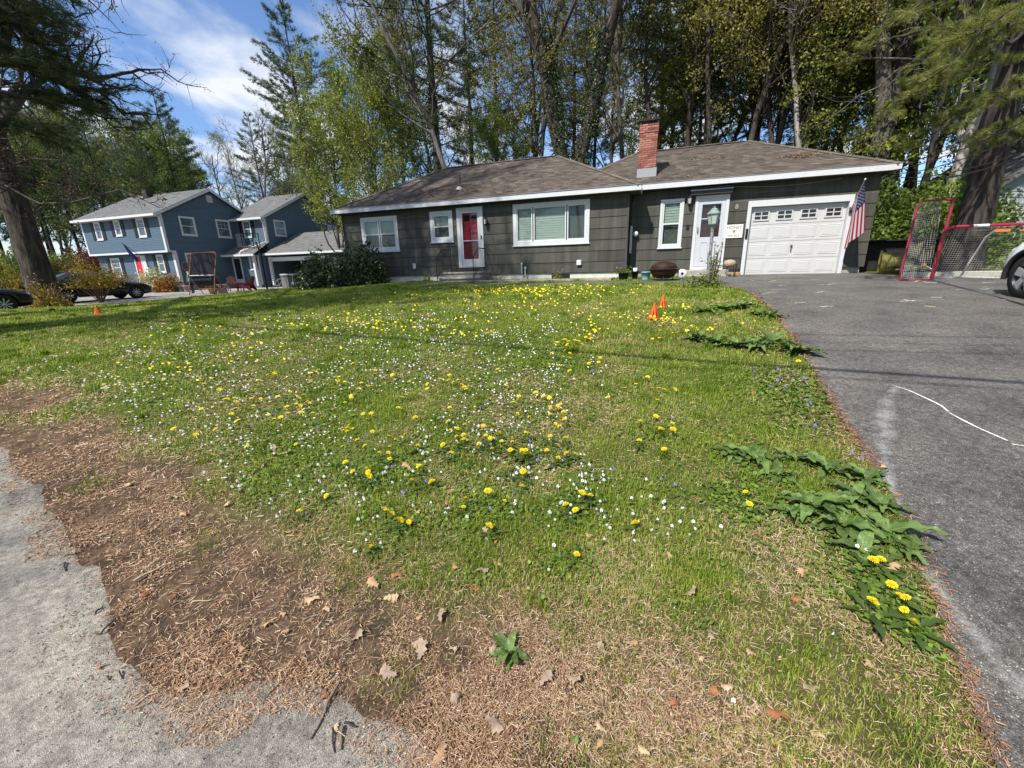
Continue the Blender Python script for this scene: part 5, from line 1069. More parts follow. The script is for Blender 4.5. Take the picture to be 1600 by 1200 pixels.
sst = [(0, .38, .52, .60, .60, .48), (.10, .28, .60, .74, .78, .60), (.5, .22, .72, .86, .87, .70), (1.3, .22, .84, .96, .90, .74), (1.5, .22, .88, 1.02, .90, .70), (2.15, .22, .90, 1.40, .91, .60), (2.7, .22, .91, 1.46, .91, .60), (3.4, .22, .92, 1.42, .91, .58), (4.2, .24, .93, 1.10, .88, .62), (4.75, .35, .86, 1.0, .80, .60)]
_r = sight(221, 472); _p = CAM+_r*(23.5/_r[1]); cu, cv, cz = float(_p@TU), float(_p@NV), 0
cv += .9; cu -= .92
t = hthing('parked_car', cu, cv, gH(cu, cv), 'black sedan on the neighbour driveway, its front showing right of the big tree', 'car', 'dark cars behind the big tree')
t.rotation_euler = (0, 0, YAW-math.pi/2-.05); car(t, 4.75, 1.84, 1.46, CBK, sst, (.90, 3.75), .34, None, spokes=9, broad=.02)
_r = sight(24, 484); _p = CAM+_r*(14.5/_r[1]); cu, cv, cz = float(_p@TU), float(_p@NV), 0; cv += 1.0; cu -= 1.7
t = hthing('parked_car', cu, cv, gH(cu, cv), 'black car at the left edge of the picture, seen left of the big tree trunk', 'car', 'dark cars behind the big tree')
t.rotation_euler = (0, 0, YAW-math.pi/2); car(t, 4.75, 1.84, 1.46, CBK, sst, (.90, 3.75), .34, None, spokes=9, broad=.02)
# ---------------- things in the neighbour's yard
def nthing(name, px, py, v, label, cat, group=None):
    u, _, _ = onv(px, py, v); return hthing(name, u, v, gH(u, v)+.012, label, cat, group), u
ORP = mat('orange_tube', (.32, .075, .035), .5, var=.15)
t, u = nthing('rebounder', 322, 460, 18.0, 'tall orange tube frame with a black sports net, facing the lawn', 'sports net')
w = 1.05; mb = MB(); mb.tube([(-w, 0, 1.1), (-w, .35, 2.30), (-w*.85, .38, 2.42), (w*.85, .38, 2.42), (w, .35, 2.30), (w, 0, 1.1)], .03, 8); mb.build('net_frame', ORP, t)
for s in (-w, w):
    mb = MB(); mb.tube([(s, -.25, 0), (s, 0, 1.1), (s, .1, 1.4)], .028, 8); mb.build('leg', ORP, t); mb = MB(); mb.tube([(s, .6, 0), (s, .02, 1.08)], .025, 8); mb.build('leg', ORP, t)
mb = MB(); mb.tube([(-w, 0, 1.12), (w, 0, 1.12)], .03, 8); mb.build('cross_bar', mat('worn_orange_bar', (.5, .45, .42), .5), t)
mb = MB(); mb.tube([(-w, .4, .35), (w, .4, .35)], .022, 8); mb.build('cross_bar', ORP, t)
bn = MB()
for k in range(53): x = -w+.04*k; bn.tube([(x, .02, 1.14), (x, .37, 2.40)], .012, 3, caps=False); bn.tube([(x, .03, 1.1), (x, .4, .36)], .009, 3, caps=False)
for k in range(38): z = k/37; bn.tube([(-w, .02+.35*z, 1.16+1.22*z), (w, .02+.35*z, 1.16+1.22*z)], .012, 3, caps=False)
tag(bn.build('net', BLACK, t), kind='stuff')
# basketball hoop
t, u = nthing('basketball_hoop', 416, 455, 19.5, 'basketball hoop with a clear black-framed backboard in front of the blue house garage', 'basketball hoop')
mb = MB(); mb.box(-.35, .35, -.3, .9, 0, .18); mb.build('base', mat('blue_green_base', (.04, .10, .10), .6), t); mb = MB(); mb.tube([(0, .1, .15), (0, .1, 2.2), (0, -.1, 2.9)], .05, 8); mb.build('pole', BLACK, t)
bt = empty('backboard', (-.1, -.55, 2.95), .6); bt.parent = t
mb = MB(); frame_mb(mb, -.62, .62, -.42, .42, .04, -.02, .02, (0, 0, 0)); mb.box(-.30, -.27, -.015, .015, -.38, .38); mb.box(.27, .30, -.015, .015, -.38, .38); mb.box(-.27, .27, -.015, .015, -.05, -.02); mb.tube([(-.25, .03, -.3), (.25, .3, .1)], .02, 5); mb.tube([(.25, .03, -.3), (-.25, .3, .1)], .02, 5)
mb.build('board_frame', BLACK, bt); mb = MB(); mb.box(-.58, .58, -.004, .004, -.38, .38); mb.build('board_pane', GLASS, bt)
mb = MB(); mb.tube([(.22*math.cos(a), -.26+.22*math.sin(a), -.36) for a in np.linspace(0, 6.28, 17)[:-1]], .018, 6, closed=True); mb.build('hoop_ring', mat('faded_red_ring', (.45, .09, .06), .6), bt)
nn = MB()
for k in range(12): a = k*math.pi/6; nn.tube([(.22*math.cos(a), -.26+.22*math.sin(a), -.36), (.12*math.cos(a+.3), -.26+.12*math.sin(a+.3), -.62)], .008, 3, caps=False)
nn.build('hoop_net', WPIPE, bt)
# adirondack chairs
def adirondack(px, py, v, col, label, rz):
    t, u = nthing('garden_chair', px, py, v, label, 'chair', 'wooden garden chairs'); t.rotation_euler = (0, 0, YAW+rz)
    m_ = mat(label[:9], col, .6, var=.15)
    mb = MB(); mb.prism([(-.35, .36), (.35, .22), (.35, .25), (-.35, .39)], 1, -.28, .28); mb.build('seat', m_, t)
    for k in range(5): a = (k-2)*.11; h = 1.02-.03*abs(k-2)**1.7; mb = MB(); mb.prism([(.22, .22), (.26, .22), (.60, h), (.56, h)], 1, a-.05, a+.05); mb.build('back_slat', m_, t)
    for s in (-1, 1):
        mb = MB(); mb.box(-.38, .42, s*.33-.06, s*.33+.06, .56, .59); mb.build('arm', m_, t); mb = MB(); mb.box(-.36, -.28, s*.31-.02, s*.31+.02, 0, .56); mb.build('leg', m_, t); mb = MB(); mb.prism([(.30, .56), (.36, .56), (.62, 0), (.54, 0), (.2, .28)], 1, s*.30-.015, s*.30+.015); mb.build('leg', m_, t)
adirondack(385, 456, 20.5, (.17, .012, .02), 'dark red wooden garden chair turned away, nearest the basketball hoop', .35)
adirondack(367, 453, 21.5, (.13, .05, .055), 'faded plum garden chair behind the dark red one', math.pi-.5)
# baskets, pots, tubs
t, u = nthing('wicker_basket', 333, 457, 19.0, 'pale yellow woven basket beside the right leg of the orange frame', 'basket'); BSK = mat('pale_wicker', (.55, .42, .22), .85, var=.35, scale=18, bump=.8)
mb = MB(); mb.lathe([(.20, 0), (.28, .25), (.33, .42), (.35, .42), (.35, .46), (.31, .46), (.25, .2), (0, .05)], k=18); mb.build('basket', BSK, t)
t, u = nthing('storage_crate', 348, 455, 19.6, 'cream plastic storage crate right of the woven basket', 'crate'); mb = MB(); mb.cbox(-.2, .2, -.2, .2, 0, .5, .03); mb.build('crate', mat('cream_plastic', (.55, .50, .42), .6, var=.1), t); mb = MB(); mb.cbox(-.22, .22, -.22, .22, .501, .55, .02); mb.build('lid', mat('cream_plastic', (.55, .50, .42), .6), t)
for k, (px, lb) in enumerate(((277, 'leftmost'), (286, 'middle'), (293, 'rightmost'))):
    t, u = nthing('clay_pot', px, 455, 21.5, 'grey garden pot against the blue house wall, %s of three' % lb, 'flower pot', 'pots against the blue house'); mb = MB(); mb.lathe([(.17, 0), (.23, .38), (.26, .38), (.26, .44), (.21, .44), (0, .36)], k=14); mb.build('pot', mat('pot_grey_%d' % k, [(.07, .07, .07), (.12, .12, .11), (.28, .25, .23)][k], .8, var=.2), t)
t, u = nthing('patio_table', 458, 450, 20.5, 'white round table with one visible leg at the mouth of the open garage', 'table'); mb = MB(); mb.lathe([(0, .92), (.62, .92), (.63, .97), (0, .97)], k=24); mb.build('tabletop', WPIPE, t); mb = MB(); mb.tube([(0, 0, 0), (.1, 0, .92)], .03, 8); mb.build('leg', WPIPE, t)
mb = MB(); mb.tube([(-.55, .1, 0), (-.57, .1, .92)], .03, 8); mb.build('leg', WPIPE, t)
t, u = nthing('waste_bin', 452, 449, 21.5, 'grey-brown bin standing behind the white table', 'bin'); mb = MB(); mb.cbox(-.3, .3, -.3, .3, 0, .9, .04); mb.build('bin_body', mat('bin_grey', (.16, .15, .14), .7), t); mb = MB(); mb.cbox(-.33, .33, -.33, .33, .901, .97, .03); mb.build('lid', mat('bin_grey', (.16, .15, .14), .7), t)
t, u = nthing('toy_tub', 463, 451, 20.2, 'blue tub piled with white bags under the white table', 'tub'); mb = MB(); mb.lathe([(.22, 0), (.28, .34), (.26, .34), (0, .3)], k=16); mb.build('tub', mat('navy_tub', (.06, .09, .14), .5), t); mb = MB(); mb.lathe([(.25, .3), (.24, .42), (.12, .5), (0, .52)], (0, 0, 0), 9); mb.build('bags', mat('white_bag', (.6, .62, .64), .6), t)
t, u = nthing('bicycle', 438, 449, 23.0, 'dark bicycle standing inside the open garage of the blue house', 'bicycle')
for x in (-.5, .5): mb = MB(); mb.tube([(x+.33*math.cos(a), 0, .34+.33*math.sin(a)) for a in np.linspace(0, 6.28, 22)[:-1]], .022, 5, closed=False); mb.build('wheel', BLACK, t)
mb = MB()
for a, b in (((-.5, .34), (-.05, .3)), ((-.05, .3), (-.15, .8)), ((-.5, .34), (-.15, .72)), ((-.05, .3), (.36, .78)), ((-.15, .72), (.36, .8)), ((.36, .9), (.5, .34))): mb.tube([(a[0], 0, a[1]), (b[0], 0, b[1])], .02, 5)
mb.build('frame', GRM, t); mb = MB(); mb.box(-.27, -.03, -.06, .06, .84, .88); mb.build('saddle', BLACK, t); mb = MB(); mb.tube([(.3, -.25, .98), (.36, 0, .93), (.3, .25, .98)], .016, 5); mb.build('handlebar', BLACK, t)
t, u = nthing('garden_hose', 418, 457, 18.2, 'flat teal mat on the ground at the edge of the lawn below the hoop', 'mat'); mb = MB(); mb.cbox(-.9, .9, -.12, .12, 0, .05, .01); mb.build('mat_body', mat('teal_mat', (.05, .22, .20), .8, var=.2), t); t.name = 'play_mat'
# ---------------- person in a green shirt behind the orange frame
def skin_body(name, verts, edges, radii, m, parent, sub=1, mats=None):
    me = bpy.data.meshes.new(name); me.from_pydata(verts, edges, []); o = bpy.data.objects.new(name, me); COL.objects.link(o)
    md = o.modifiers.new('s', 'SKIN'); sk = me.skin_vertices[0].data if me.skin_vertices else None
    if sk is None:
        bpy.context.view_layer.objects.active = o; 
    for i, r in enumerate(radii): me.skin_vertices[0].data[i].radius = (r, r)
    me.skin_vertices[0].data[0].use_root = True
    o.modifiers.new('d', 'SUBSURF').levels = sub; dg = bpy.context.evaluated_depsgraph_get(); dg.update()
    nm = bpy.data.meshes.new_from_object(o.evaluated_get(dg)); bpy.data.objects.remove(o); nm.materials.clear(); nm.materials.append(m); nm.name = name
    nm.polygons.foreach_set('use_smooth', [True]*len(nm.polygons)); return put(name, nm, parent)
def person(t):
    SK = mat('skin', (.42, .26, .19), .6); GR = mat('green_shirt', (.03, .36, .20), .8, var=.08); NV_ = mat('dark_trousers', (.03, .035, .05), .8); HR = mat('brown_hair', (.05, .03, .02), .8)
    V = [(0,0,.86), (0,0,1.02), (0,.01,1.20), (0,.03,1.34), (0,.0,1.44), (0,-.03,1.54), (0,-.05,1.64),
         (-.17,.02,1.34), (-.23,.0,1.10), (-.21,-.06,.90), (-.20,-.10,.82), (.17,.02,1.34), (.23,.0,1.10), (.21,-.06,.90), (.20,-.10,.82),
         (-.09,0,.80), (-.11,-.02,.46), (-.11,.03,.09), (-.11,-.10,.04), (.09,0,.80), (.11,.03,.46), (.11,.07,.09), (.11,-.06,.04), (0,-.125,1.585)]
    E_ = [(0,1),(1,2),(2,3),(3,4),(4,5),(5,6),(3,7),(7,8),(8,9),(9,10),(3,11),(11,12),(12,13),(13,14),(0,15),(15,16),(16,17),(17,18),(0,19),(19,20),(20,21),(21,22),(5,23)]
    R_ = [.13,.12,.13,.14,.055,.085,.08,.055,.043,.034,.03,.055,.043,.034,.03,.085,.06,.045,.035,.085,.06,.045,.035,.018]
    b = skin_body('body', V, E_, R_, SK, t)
    me = b.data; me.materials.append(GR); me.materials.append(NV_); me.materials.append(HR)
    for p in me.polygons:
        c = p.center; p.material_index = 2 if c.z < .90 and abs(c.x) < .19 else (1 if 0.90 <= c.z < 1.42 and (abs(c.x) < .17 or c.z > 1.12) else (3 if c.z > 1.60 and c.y > -.09 else 0))
    return b
t, u = nthing('person', 297.5, 440, 19.0, 'person in a green shirt and dark trousers standing left of the orange frame', 'person')
t.scale = (.86, .86, .86); t.rotation_euler = (0, 0, YAW-1.2)
try: person(t)
except Exception as ex: print('PERSON', ex)
# ------------------------------------------------------------------ trees
class TB:
    def __init__(s): s.V = []; s.F = []; s.n = 0
    def add(s, P, R, k=5):
        P = np.asarray(P, float); R = np.asarray(R, float); n = len(P)
        T = np.gradient(P, axis=0); T /= np.linalg.norm(T, axis=1)[:, None]+1e-9
        d = P[-1]-P[0]; ref = np.eye(3)[int(np.argmin(np.abs(d)))]
        A = np.cross(T, ref); A /= np.linalg.norm(A, axis=1)[:, None]+1e-9; B = np.cross(T, A)
        th = np.arange(k)*2*math.pi/k; ring = P[:, None, :]+R[:, None, None]*(A[:, None, :]*np.cos(th)[None, :, None]+B[:, None, :]*np.sin(th)[None, :, None])
        i, j = np.meshgrid(np.arange(n-1), np.arange(k), indexing='ij'); l = (j+1) % k; q = s.n
        s.F.append(np.stack([q+i*k+j, q+i*k+l, q+(i+1)*k+l, q+(i+1)*k+j], -1).reshape(-1, 4)); s.V.append(ring.reshape(-1, 3)); s.n += n*k
    def mesh(s, name, m): return np_mesh(name, np.vstack(s.V), np.vstack(s.F), m, smooth=True)
def leaf_mesh(name, P, size, m, rng, flat=.0, aspect=.62, jit=.35):
    "diamond shaped leaves at points P"
    P = np.asarray(P); n = len(P); d = rng.normal(size=(n, 3)); d[:, 2] *= (1-flat); d /= np.linalg.norm(d, axis=1)[:, None]
    w = np.cross(d, rng.normal(size=(n, 3))); w /= np.linalg.norm(w, axis=1)[:, None]; s = size*(1+rng.uniform(-jit, jit, n))[:, None]; nrm = np.cross(d, w)
    V = np.stack([P, P+d*s*.5+w*s*aspect*.5+nrm*s*.08, P+d*s, P+d*s*.5-w*s*aspect*.5+nrm*s*.08], 1).reshape(-1, 3)
    F = np.arange(n*4).reshape(n, 4)
    zz = P[:, 2]; cl = vnoise(P[:, 0]+P[:, 2]*.7, P[:, 1]-P[:, 2]*.4, .9, 33)
    return np_mesh(name, V, F, m, tone=np.clip(.5+(cl-.5)*.7+rng.normal(0, .2, n), 0, 1))
def tuft_mesh(name, P, D, length, width, per, m, rng, spread=.9):
    "needle bundles: thin triangles fanning round direction D"
    n = len(P); P = np.repeat(P, per, 0); D = np.repeat(D, per, 0); N = n*per
    d = D+rng.normal(size=(N, 3))*spread*.55; d /= np.linalg.norm(d, axis=1)[:, None]; w = np.cross(d, rng.normal(size=(N, 3))); w /= np.linalg.norm(w, axis=1)[:, None]
    L = length*rng.uniform(.65, 1.15, N)[:, None]; P = P+rng.normal(size=(N, 3))*length*.12
    V = np.stack([P-w*width*.5, P+w*width*.5, P+d*L], 1).reshape(-1, 3)
    return np_mesh(name, V, np.arange(N*3).reshape(N, 3), m, tone=np.repeat(np.clip(rng.normal(.5, .25, n), 0, 1), per))
def bark(name, c1, c2, st=(1, 1, .18), sc=9): return mat(name, c1, .95, col2=c2, scale=sc, var=.3, bump=1.0, bscale=sc*2.4, stretch=st)
BK_D = bark('dark_bark', (.095, .078, .064), (.04, .033, .028)); BK_G = bark('grey_bark', (.15, .135, .115), (.07, .062, .052)); BK_P = bark('pine_bark', (.070, .056, .048), (.024, .019, .017)); BK_W = bark('pale_bark', (.36, .33, .29), (.17, .15, .13), sc=5)
LF_LIME = mat('spring_leaves', (.2, .25, .05), .6, tone_cols=[(.10, .14, .020), (.22, .26, .034), (.36, .38, .055)], trans=.4)
LF_OLIVE = mat('olive_buds', (.16, .15, .05), .6, tone_cols=[(.13, .13, .025), (.26, .25, .045), (.40, .37, .085)], trans=.35)
LF_GREEN = mat('fresh_green_leaves', (.08, .13, .03), .6, tone_cols=[(.05, .085, .014), (.12, .18, .026), (.22, .29, .045)], trans=.4)
LF_BUD = mat('bronze_buds', (.17, .10, .06), .7, tone_cols=[(.09, .06, .04), (.17, .11, .07), (.26, .20, .10)], trans=.3)
LF_PINE = mat('pine_needles', (.04, .065, .03), .6, tone_cols=[(.028, .048, .021), (.068, .105, .040), (.14, .18, .062)], trans=.2)
LF_PINEN = mat('near_pine_needles', (.05, .08, .03), .55, tone_cols=[(.028, .050, .020), (.062, .095, .032), (.12, .15, .045)], trans=.3)
LF_RED = mat('dark_red_leaves', (.12, .02, .025), .6, tone_cols=[(.05, .010, .012), (.12, .018, .022)], trans=.35)
LF_IVY = mat('ivy_leaves', (.02, .04, .012), .45, tone_cols=[(.012, .024, .008), (.028, .050, .014), (.06, .085, .022)], trans=.1, spec=.5)
def deciduous(seed, Ht, r0, first=.3, nb=17, spread=.36, leafn=7000, leafs=.13, trunkm=BK_G, leafm=LF_LIME, fork=0, lean=(0, 0), up=.55, lv3=4, leafspan=.35, wob=.05):
    rng = np.random.default_rng(seed); tb = TB(); tips = []
    def grow(p, d, L, r, lev, kk):
        n = {0: 14, 1: 8, 2: 6, 3: 4}[lev]; P = [p]; dd = d.copy()
        for i in range(n):
            dd = dd+rng.normal(size=3)*{0: wob, 1: .16, 2: .22, 3: .28}[lev]; dd[2] += {0: .03, 1: .05, 2: .03, 3: .0}[lev]; dd /= np.linalg.norm(dd); p = p+dd*L/n; P.append(p)
        P = np.array(P); R = r*np.linspace(1, {0: .22, 1: .22, 2: .25, 3: .35}[lev], n+1)
        if lev == 0: R[0] *= 1.35; R[1] *= 1.08
        tb.add(P, np.maximum(R, .006), kk)
        if lev >= 2: tips.append(P[1:])
        if lev == 3: return
        m = {0: nb, 1: 7, 2: lv3}[lev]
        for c in range(m):
            t = rng.uniform(first, .98) if lev == 0 else rng.uniform(.25, 1.0); i = min(int(t*n), n-1); f = t*n-i; q = P[i]*(1-f)+P[i+1]*f; tt = P[i+1]-P[i]; tt /= np.linalg.norm(tt)
            a = rng.uniform(0, 6.283); e = np.cross(tt, [math.cos(a), math.sin(a), .1]); e /= np.linalg.norm(e); ang = rng.uniform(.5, 1.0) if lev else rng.uniform(.55, 1.15)
            nd = tt*math.cos(ang)+e*math.sin(ang); nd[2] += up*.3; nd /= np.linalg.norm(nd)
            LL = {0: Ht*spread*(1.15-.65*t), 1: L*.5*(1.2-.5*t), 2: L*.55}[lev]*rng.uniform(.75, 1.2)
            grow(q, nd, LL, {0: max(.02, r*.42*(1.1-.6*t)), 1: max(.012, r*.45), 2: .009}[lev], lev+1, {0: 5, 1: 4, 2: 3}[lev])
    d0 = np.array([lean[0], lean[1], 1.]); d0 /= np.linalg.norm(d0)
    if fork:
        base = np.zeros(3); tb.add(np.array([base, d0*fork*.5, d0*fork]), [r0*1.4, r0*1.05, r0], 9)
        for s in (-1, 1): grow(d0*fork*.95, (d0+np.array([s*.22, s*.06, 0]))/1.03, Ht-fork, r0*.82, 0, 8)
    else: grow(np.zeros(3), d0, Ht, r0, 0, 9)
    T = np.vstack(tips); idx = rng.integers(0, len(T), leafn); P = T[idx]+rng.normal(size=(leafn, 3))*leafspan*.5
    return tb.mesh('trunk', trunkm), (leaf_mesh('crown', P, leafs, leafm, rng) if leafn else None)
def pine(seed, Ht, r0, first=.35, Lmax=4.2, per=7, tl=.32, tw=.035, dens=1.0, whorl=.75, trunkm=BK_P, leafm=LF_PINE, droop=.0):
    rng = np.random.default_rng(seed); tb = TB(); TP = []; TD = []
    n = 12; P = np.cumsum(np.vstack([[0, 0, 0], np.column_stack([rng.normal(0, .05, n), rng.normal(0, .05, n), np.full(n, Ht/n)])]), 0); R = r0*np.linspace(1, .12, n+1); R[0] *= 1.3; tb.add(P, R, 9)
    at_ = lambda z: np.array([np.interp(z, P[:, 2], P[:, 0]), np.interp(z, P[:, 2], P[:, 1]), z])
    z = Ht*.12
    while z < Ht*.985:
        f = (z-Ht*first)/(Ht*(1-first)); live = f > 0
        for c in range(5 if live else 2):
            a = rng.uniform(0, 6.283); L = (Lmax*(min(1, .45+1.6*f) if f < .35 else (1-(f-.35)/.65)**.75*1.0+.06) if live else rng.uniform(.5, 1.6))*rng.uniform(.6, 1.1)
            p = at_(z+rng.uniform(-.25, .25)); el = (.10+.35*max(f, 0)) if live else rng.uniform(-.2, .2); m = 7; Q = [p]; d = np.array([math.cos(a)*math.cos(el), math.sin(a)*math.cos(el), math.sin(el)])
            for i in range(m): d = d+rng.normal(size=3)*.07; d[2] += .035-droop; d /= np.linalg.norm(d); p = p+d*L/m; Q.append(p)
            Q = np.array(Q); tb.add(Q, np.maximum(r0*.17*(L/Lmax)*np.linspace(1, .25, m+1), .010), 4)
            if not live: continue
            k = int(L*13*dens); ts = rng.uniform(.30, 1.02, k)**.8; side = rng.normal(0, .16, k)*L*(1.15-ts)
            base = np.stack([np.interp(ts*m, np.arange(m+1), Q[:, j]) for j in range(3)], 1); perp = np.array([-math.sin(a), math.cos(a), 0])
            pt = base+perp*side[:, None]+np.array([0, 0, 1])*(rng.normal(.05, .09, k)[:, None]); TP.append(pt)
            TD.append(np.column_stack([np.full(k, math.cos(a)), np.full(k, math.sin(a)), np.full(k, .5)])+perp*side[:, None]*.8)
            for i in range(0, k, 5): tb.add(np.array([base[i], (base[i]+pt[i])/2, pt[i]]), [.012, .009, .006], 3)
        z += whorl*rng.uniform(.75, 1.25)*(1 if live else 1.6)
    TP = np.vstack(TP); TD = np.vstack(TD); TD /= np.linalg.norm(TD, axis=1)[:, None]
    return tb.mesh('trunk', trunkm), tuft_mesh('crown', TP, TD, tl, tw, per, leafm, rng)
def shrub_meshes(seed, rx, ry, rz, n, leafs, leafm, stemm=TWIG, shell=.55, stems=12, lump=.22):
    rng = np.random.default_rng(seed); d = rng.normal(size=(n, 3)); d /= np.linalg.norm(d, axis=1)[:, None]; d[:, 2] = np.abs(d[:, 2])*.98+.0
    rad = rng.uniform(shell, 1, n)**.7; lm = 1+lump*(fnoise(d[:, 0]*2+5, d[:, 1]*2+d[:, 2]*2, 1.3, seed % 50)-.5)*4
    P = d*rad[:, None]*lm[:, None]*np.array([rx, ry, rz]); P[:, 2] = np.maximum(P[:, 2], .03); tb = TB()
    for i in range(stems):
        a = rng.uniform(0, 6.283); q = rng.uniform(.3, .85); e = np.array([math.cos(a)*rx*q, math.sin(a)*ry*q, rz*rng.uniform(.5, .95)]); md = e*np.array([.35, .35, .5])+rng.normal(size=3)*.05; tb.add(np.array([[0, 0, 0.], md, e]), [.022, .014, .006], 4)
    return tb.mesh('stem', stemm), leaf_mesh('foliage', P, leafs, leafm, rng)
def plant_tree(name, meshes, u, v, label, group, rz=0, sc=1.0, cat='tree', world=None, parts=('trunk', 'crown'), lift=0):
    if world is None: p = H(u, v); 
    else: p = np.array([world[0], world[1], 0.])
    z = float(ground(p[0], p[1]))-.05; t = empty(name, (p[0], p[1], z), rz, label, cat, group); t.scale = (sc, sc, sc)
    for nm, me in zip(parts, meshes):
        if me is not None: put(nm, me, t, (0, 0, lift if nm == 'foliage' else 0), scale=(1, 1, 1.6 if lift and nm == 'stem' else 1))
    return t
PV = [pine(101, 24, .25), pine(102, 20, .23, first=.25, Lmax=3.8), pine(103, 26, .27, first=.5, Lmax=4.6), pine(104, 15, .22, first=.12, Lmax=3.0, dens=1.2)]
DV = {'lime': deciduous(201, 13, .15, first=.15, leafn=13000, leafs=.135, leafspan=.24, leafm=LF_LIME, nb=20), 'olive': deciduous(202, 21, .19, first=.35, leafn=9000, leafs=.12, leafspan=.20, leafm=LF_OLIVE, trunkm=BK_G),
      'green': deciduous(203, 15, .18, first=.2, leafn=13000, leafs=.15, leafm=LF_GREEN, nb=20), 'bare': deciduous(204, 19, .24, first=.28, leafn=1200, leafs=.10, leafm=LF_BUD, trunkm=BK_G, lv3=5),
      'tall': deciduous(205, 23, .15, first=.38, leafn=8000, leafs=.115, leafspan=.22, leafm=LF_LIME, trunkm=BK_D, spread=.26, nb=15), 'tall2': deciduous(206, 22, .20, first=.36, leafn=9500, leafs=.14, leafm=LF_OLIVE, trunkm=BK_D, spread=.24, nb=15, wob=.08)}
NAMES = {'lime': ('leafy_tree', 'yellow-green tree in fresh spring leaf'), 'olive': ('budding_tree', 'tall grey-barked tree with sparse olive buds'), 'green': ('leafy_tree', 'fresh green leafy tree'), 'bare': ('bare_tree', 'almost leafless tree with grey branches'),
         'tall': ('slender_tree', 'tall slender dark-trunked tree with thin yellow-green leaves'), 'tall2': ('slender_tree', 'tall slender dark tree with sparse olive leaves'), 'pine': ('pine_tree', 'dark green white pine')}
rt = random.Random(5)
HTS = {'lime': 13, 'olive': 21, 'green': 15, 'bare': 19, 'tall': 23, 'tall2': 22}
def wood(kind, px, v, sc=1.0, where='', pvar=None, rz=None, group='trees of the wood behind the houses', label=None, top=None):
    u, _, _ = onv(px, 425, v)
    if kind == 'pine' and pvar is None: pvar = rt.randrange(3)
    if top is not None:
        lo, hi = 2.0, 60.0
        for _ in range(30):
            mid = (lo+hi)/2
            if to_px(H(u, v, mid))[1] > top: lo = mid
            else: hi = mid
        sc = lo/((24, 20, 26, 15)[pvar] if kind == 'pine' else HTS[kind]*1.06)
    me = PV[pvar if pvar is not None else rt.randrange(3)] if kind == 'pine' else DV[kind]; nm, lb = NAMES[kind]
    return plant_tree(nm, me, u, v, label or (lb+' '+where).strip(), group, rt.uniform(0, 6.28) if rz is None else rz, sc)
# trees one can tell apart
wood('lime', 600, 25.0, 1.0, label='bushy yellow-green tree rising behind the left end of the grey house')
wood('lime', 535, 29, 1.12, label='broad yellow-green tree between the blue house and the grey house')
wood('green', 640, 31, 1.0, label='green tree between the bushy yellow-green tree and the dark ivy pine')
wood('olive', 838, 27, .9, label='budding tree just left of the ivy-covered twin trunks, arching over the ridge')
wood('olive', 975, 29, 1.0, label='budding tree right of the ivy-covered twin trunks, left of the chimney')
wood('green', 780, 34, .75, label='low olive-green tree seen above the middle of the ridge')
wood('lime', 810, 36, .8, label='low golden-green tree behind the front roof ridge')
wood('pine', 305, 47, pvar=1, top=140, label='lone dark pine standing highest above the blue house roof')
wood('bare', 425, 50, top=182, label='brown almost bare tree in the gap above the blue house second gable')
wood('pine', 432, 55, pvar=0, top=180, label='brownish pine behind the bare tree in the sky gap')
wood('pine', 505, 42, pvar=0, top=78, label='dark pine just left of the yellow-green trees beside the sky gap')
wood('pine', 505, 36, .95, pvar=2, label='tall pine at the right edge of the open sky')
# dark ivy-clad pine over the roof
mesh_ivyp = pine(110, 25, .32, first=.28, Lmax=5.0, dens=.65, whorl=1.1)
def ivy(t, path, r0, r1, n, seed, sp=.16, size=.12):
    rng = np.random.default_rng(seed); P = np.array(path, float); s = rng.uniform(0, 1, n)**1.15; k = np.linspace(0, 1, len(P)); C_ = np.stack([np.interp(s, k, P[:, j]) for j in range(3)], 1)
    a = rng.uniform(0, 6.283, n); r = r0+(r1-r0)*s+np.abs(rng.normal(0, sp, n))*(1-.6*s); C_[:, 0] += np.cos(a)*r; C_[:, 1] += np.sin(a)*r
    return put('ivy', leaf_mesh('ivy', C_, size, LF_IVY, rng), t)
u_, _, _ = onv(693, 425, 25.0); t = plant_tree('pine_tree', mesh_ivyp, u_, 25.0, 'tall dark pine with ivy on its trunk standing behind the middle of the front roof', None, .6)
ivy(t, [(0, 0, 0), (0, 0, 11)], .33, .22, 2600, 4, sp=.10)
# leaning grey tree beside it
u_, _, _ = onv(737, 425, 24.5); plant_tree('budding_tree', deciduous(111, 21, .20, first=.3, leafn=3500, leafs=.12, leafm=LF_OLIVE, lean=(-.16, 0), wob=.09), u_, 24.5, 'pale grey tree leaning left, right beside the dark ivy-clad pine', None, 0)
# ivy covered twin trunks
u_, _, _ = onv(893, 425, 25.0); t = plant_tree('twin_trunk_tree', deciduous(112, 23, .50, first=.3, leafn=4500, leafs=.12, leafm=LF_OLIVE, trunkm=BK_D, fork=4.2, spread=.30), u_, 25.0, 'big tree forking into two trunks thickly wrapped in dark ivy', None, YAW)
for s in (-1, 1): ivy(t, [(0, 0, 0), (0, 0, 4.0), (s*.9, s*.25, 8.2), (s*1.5, s*.4, 12)], .50, .24, 6500, 7+s, sp=.17)
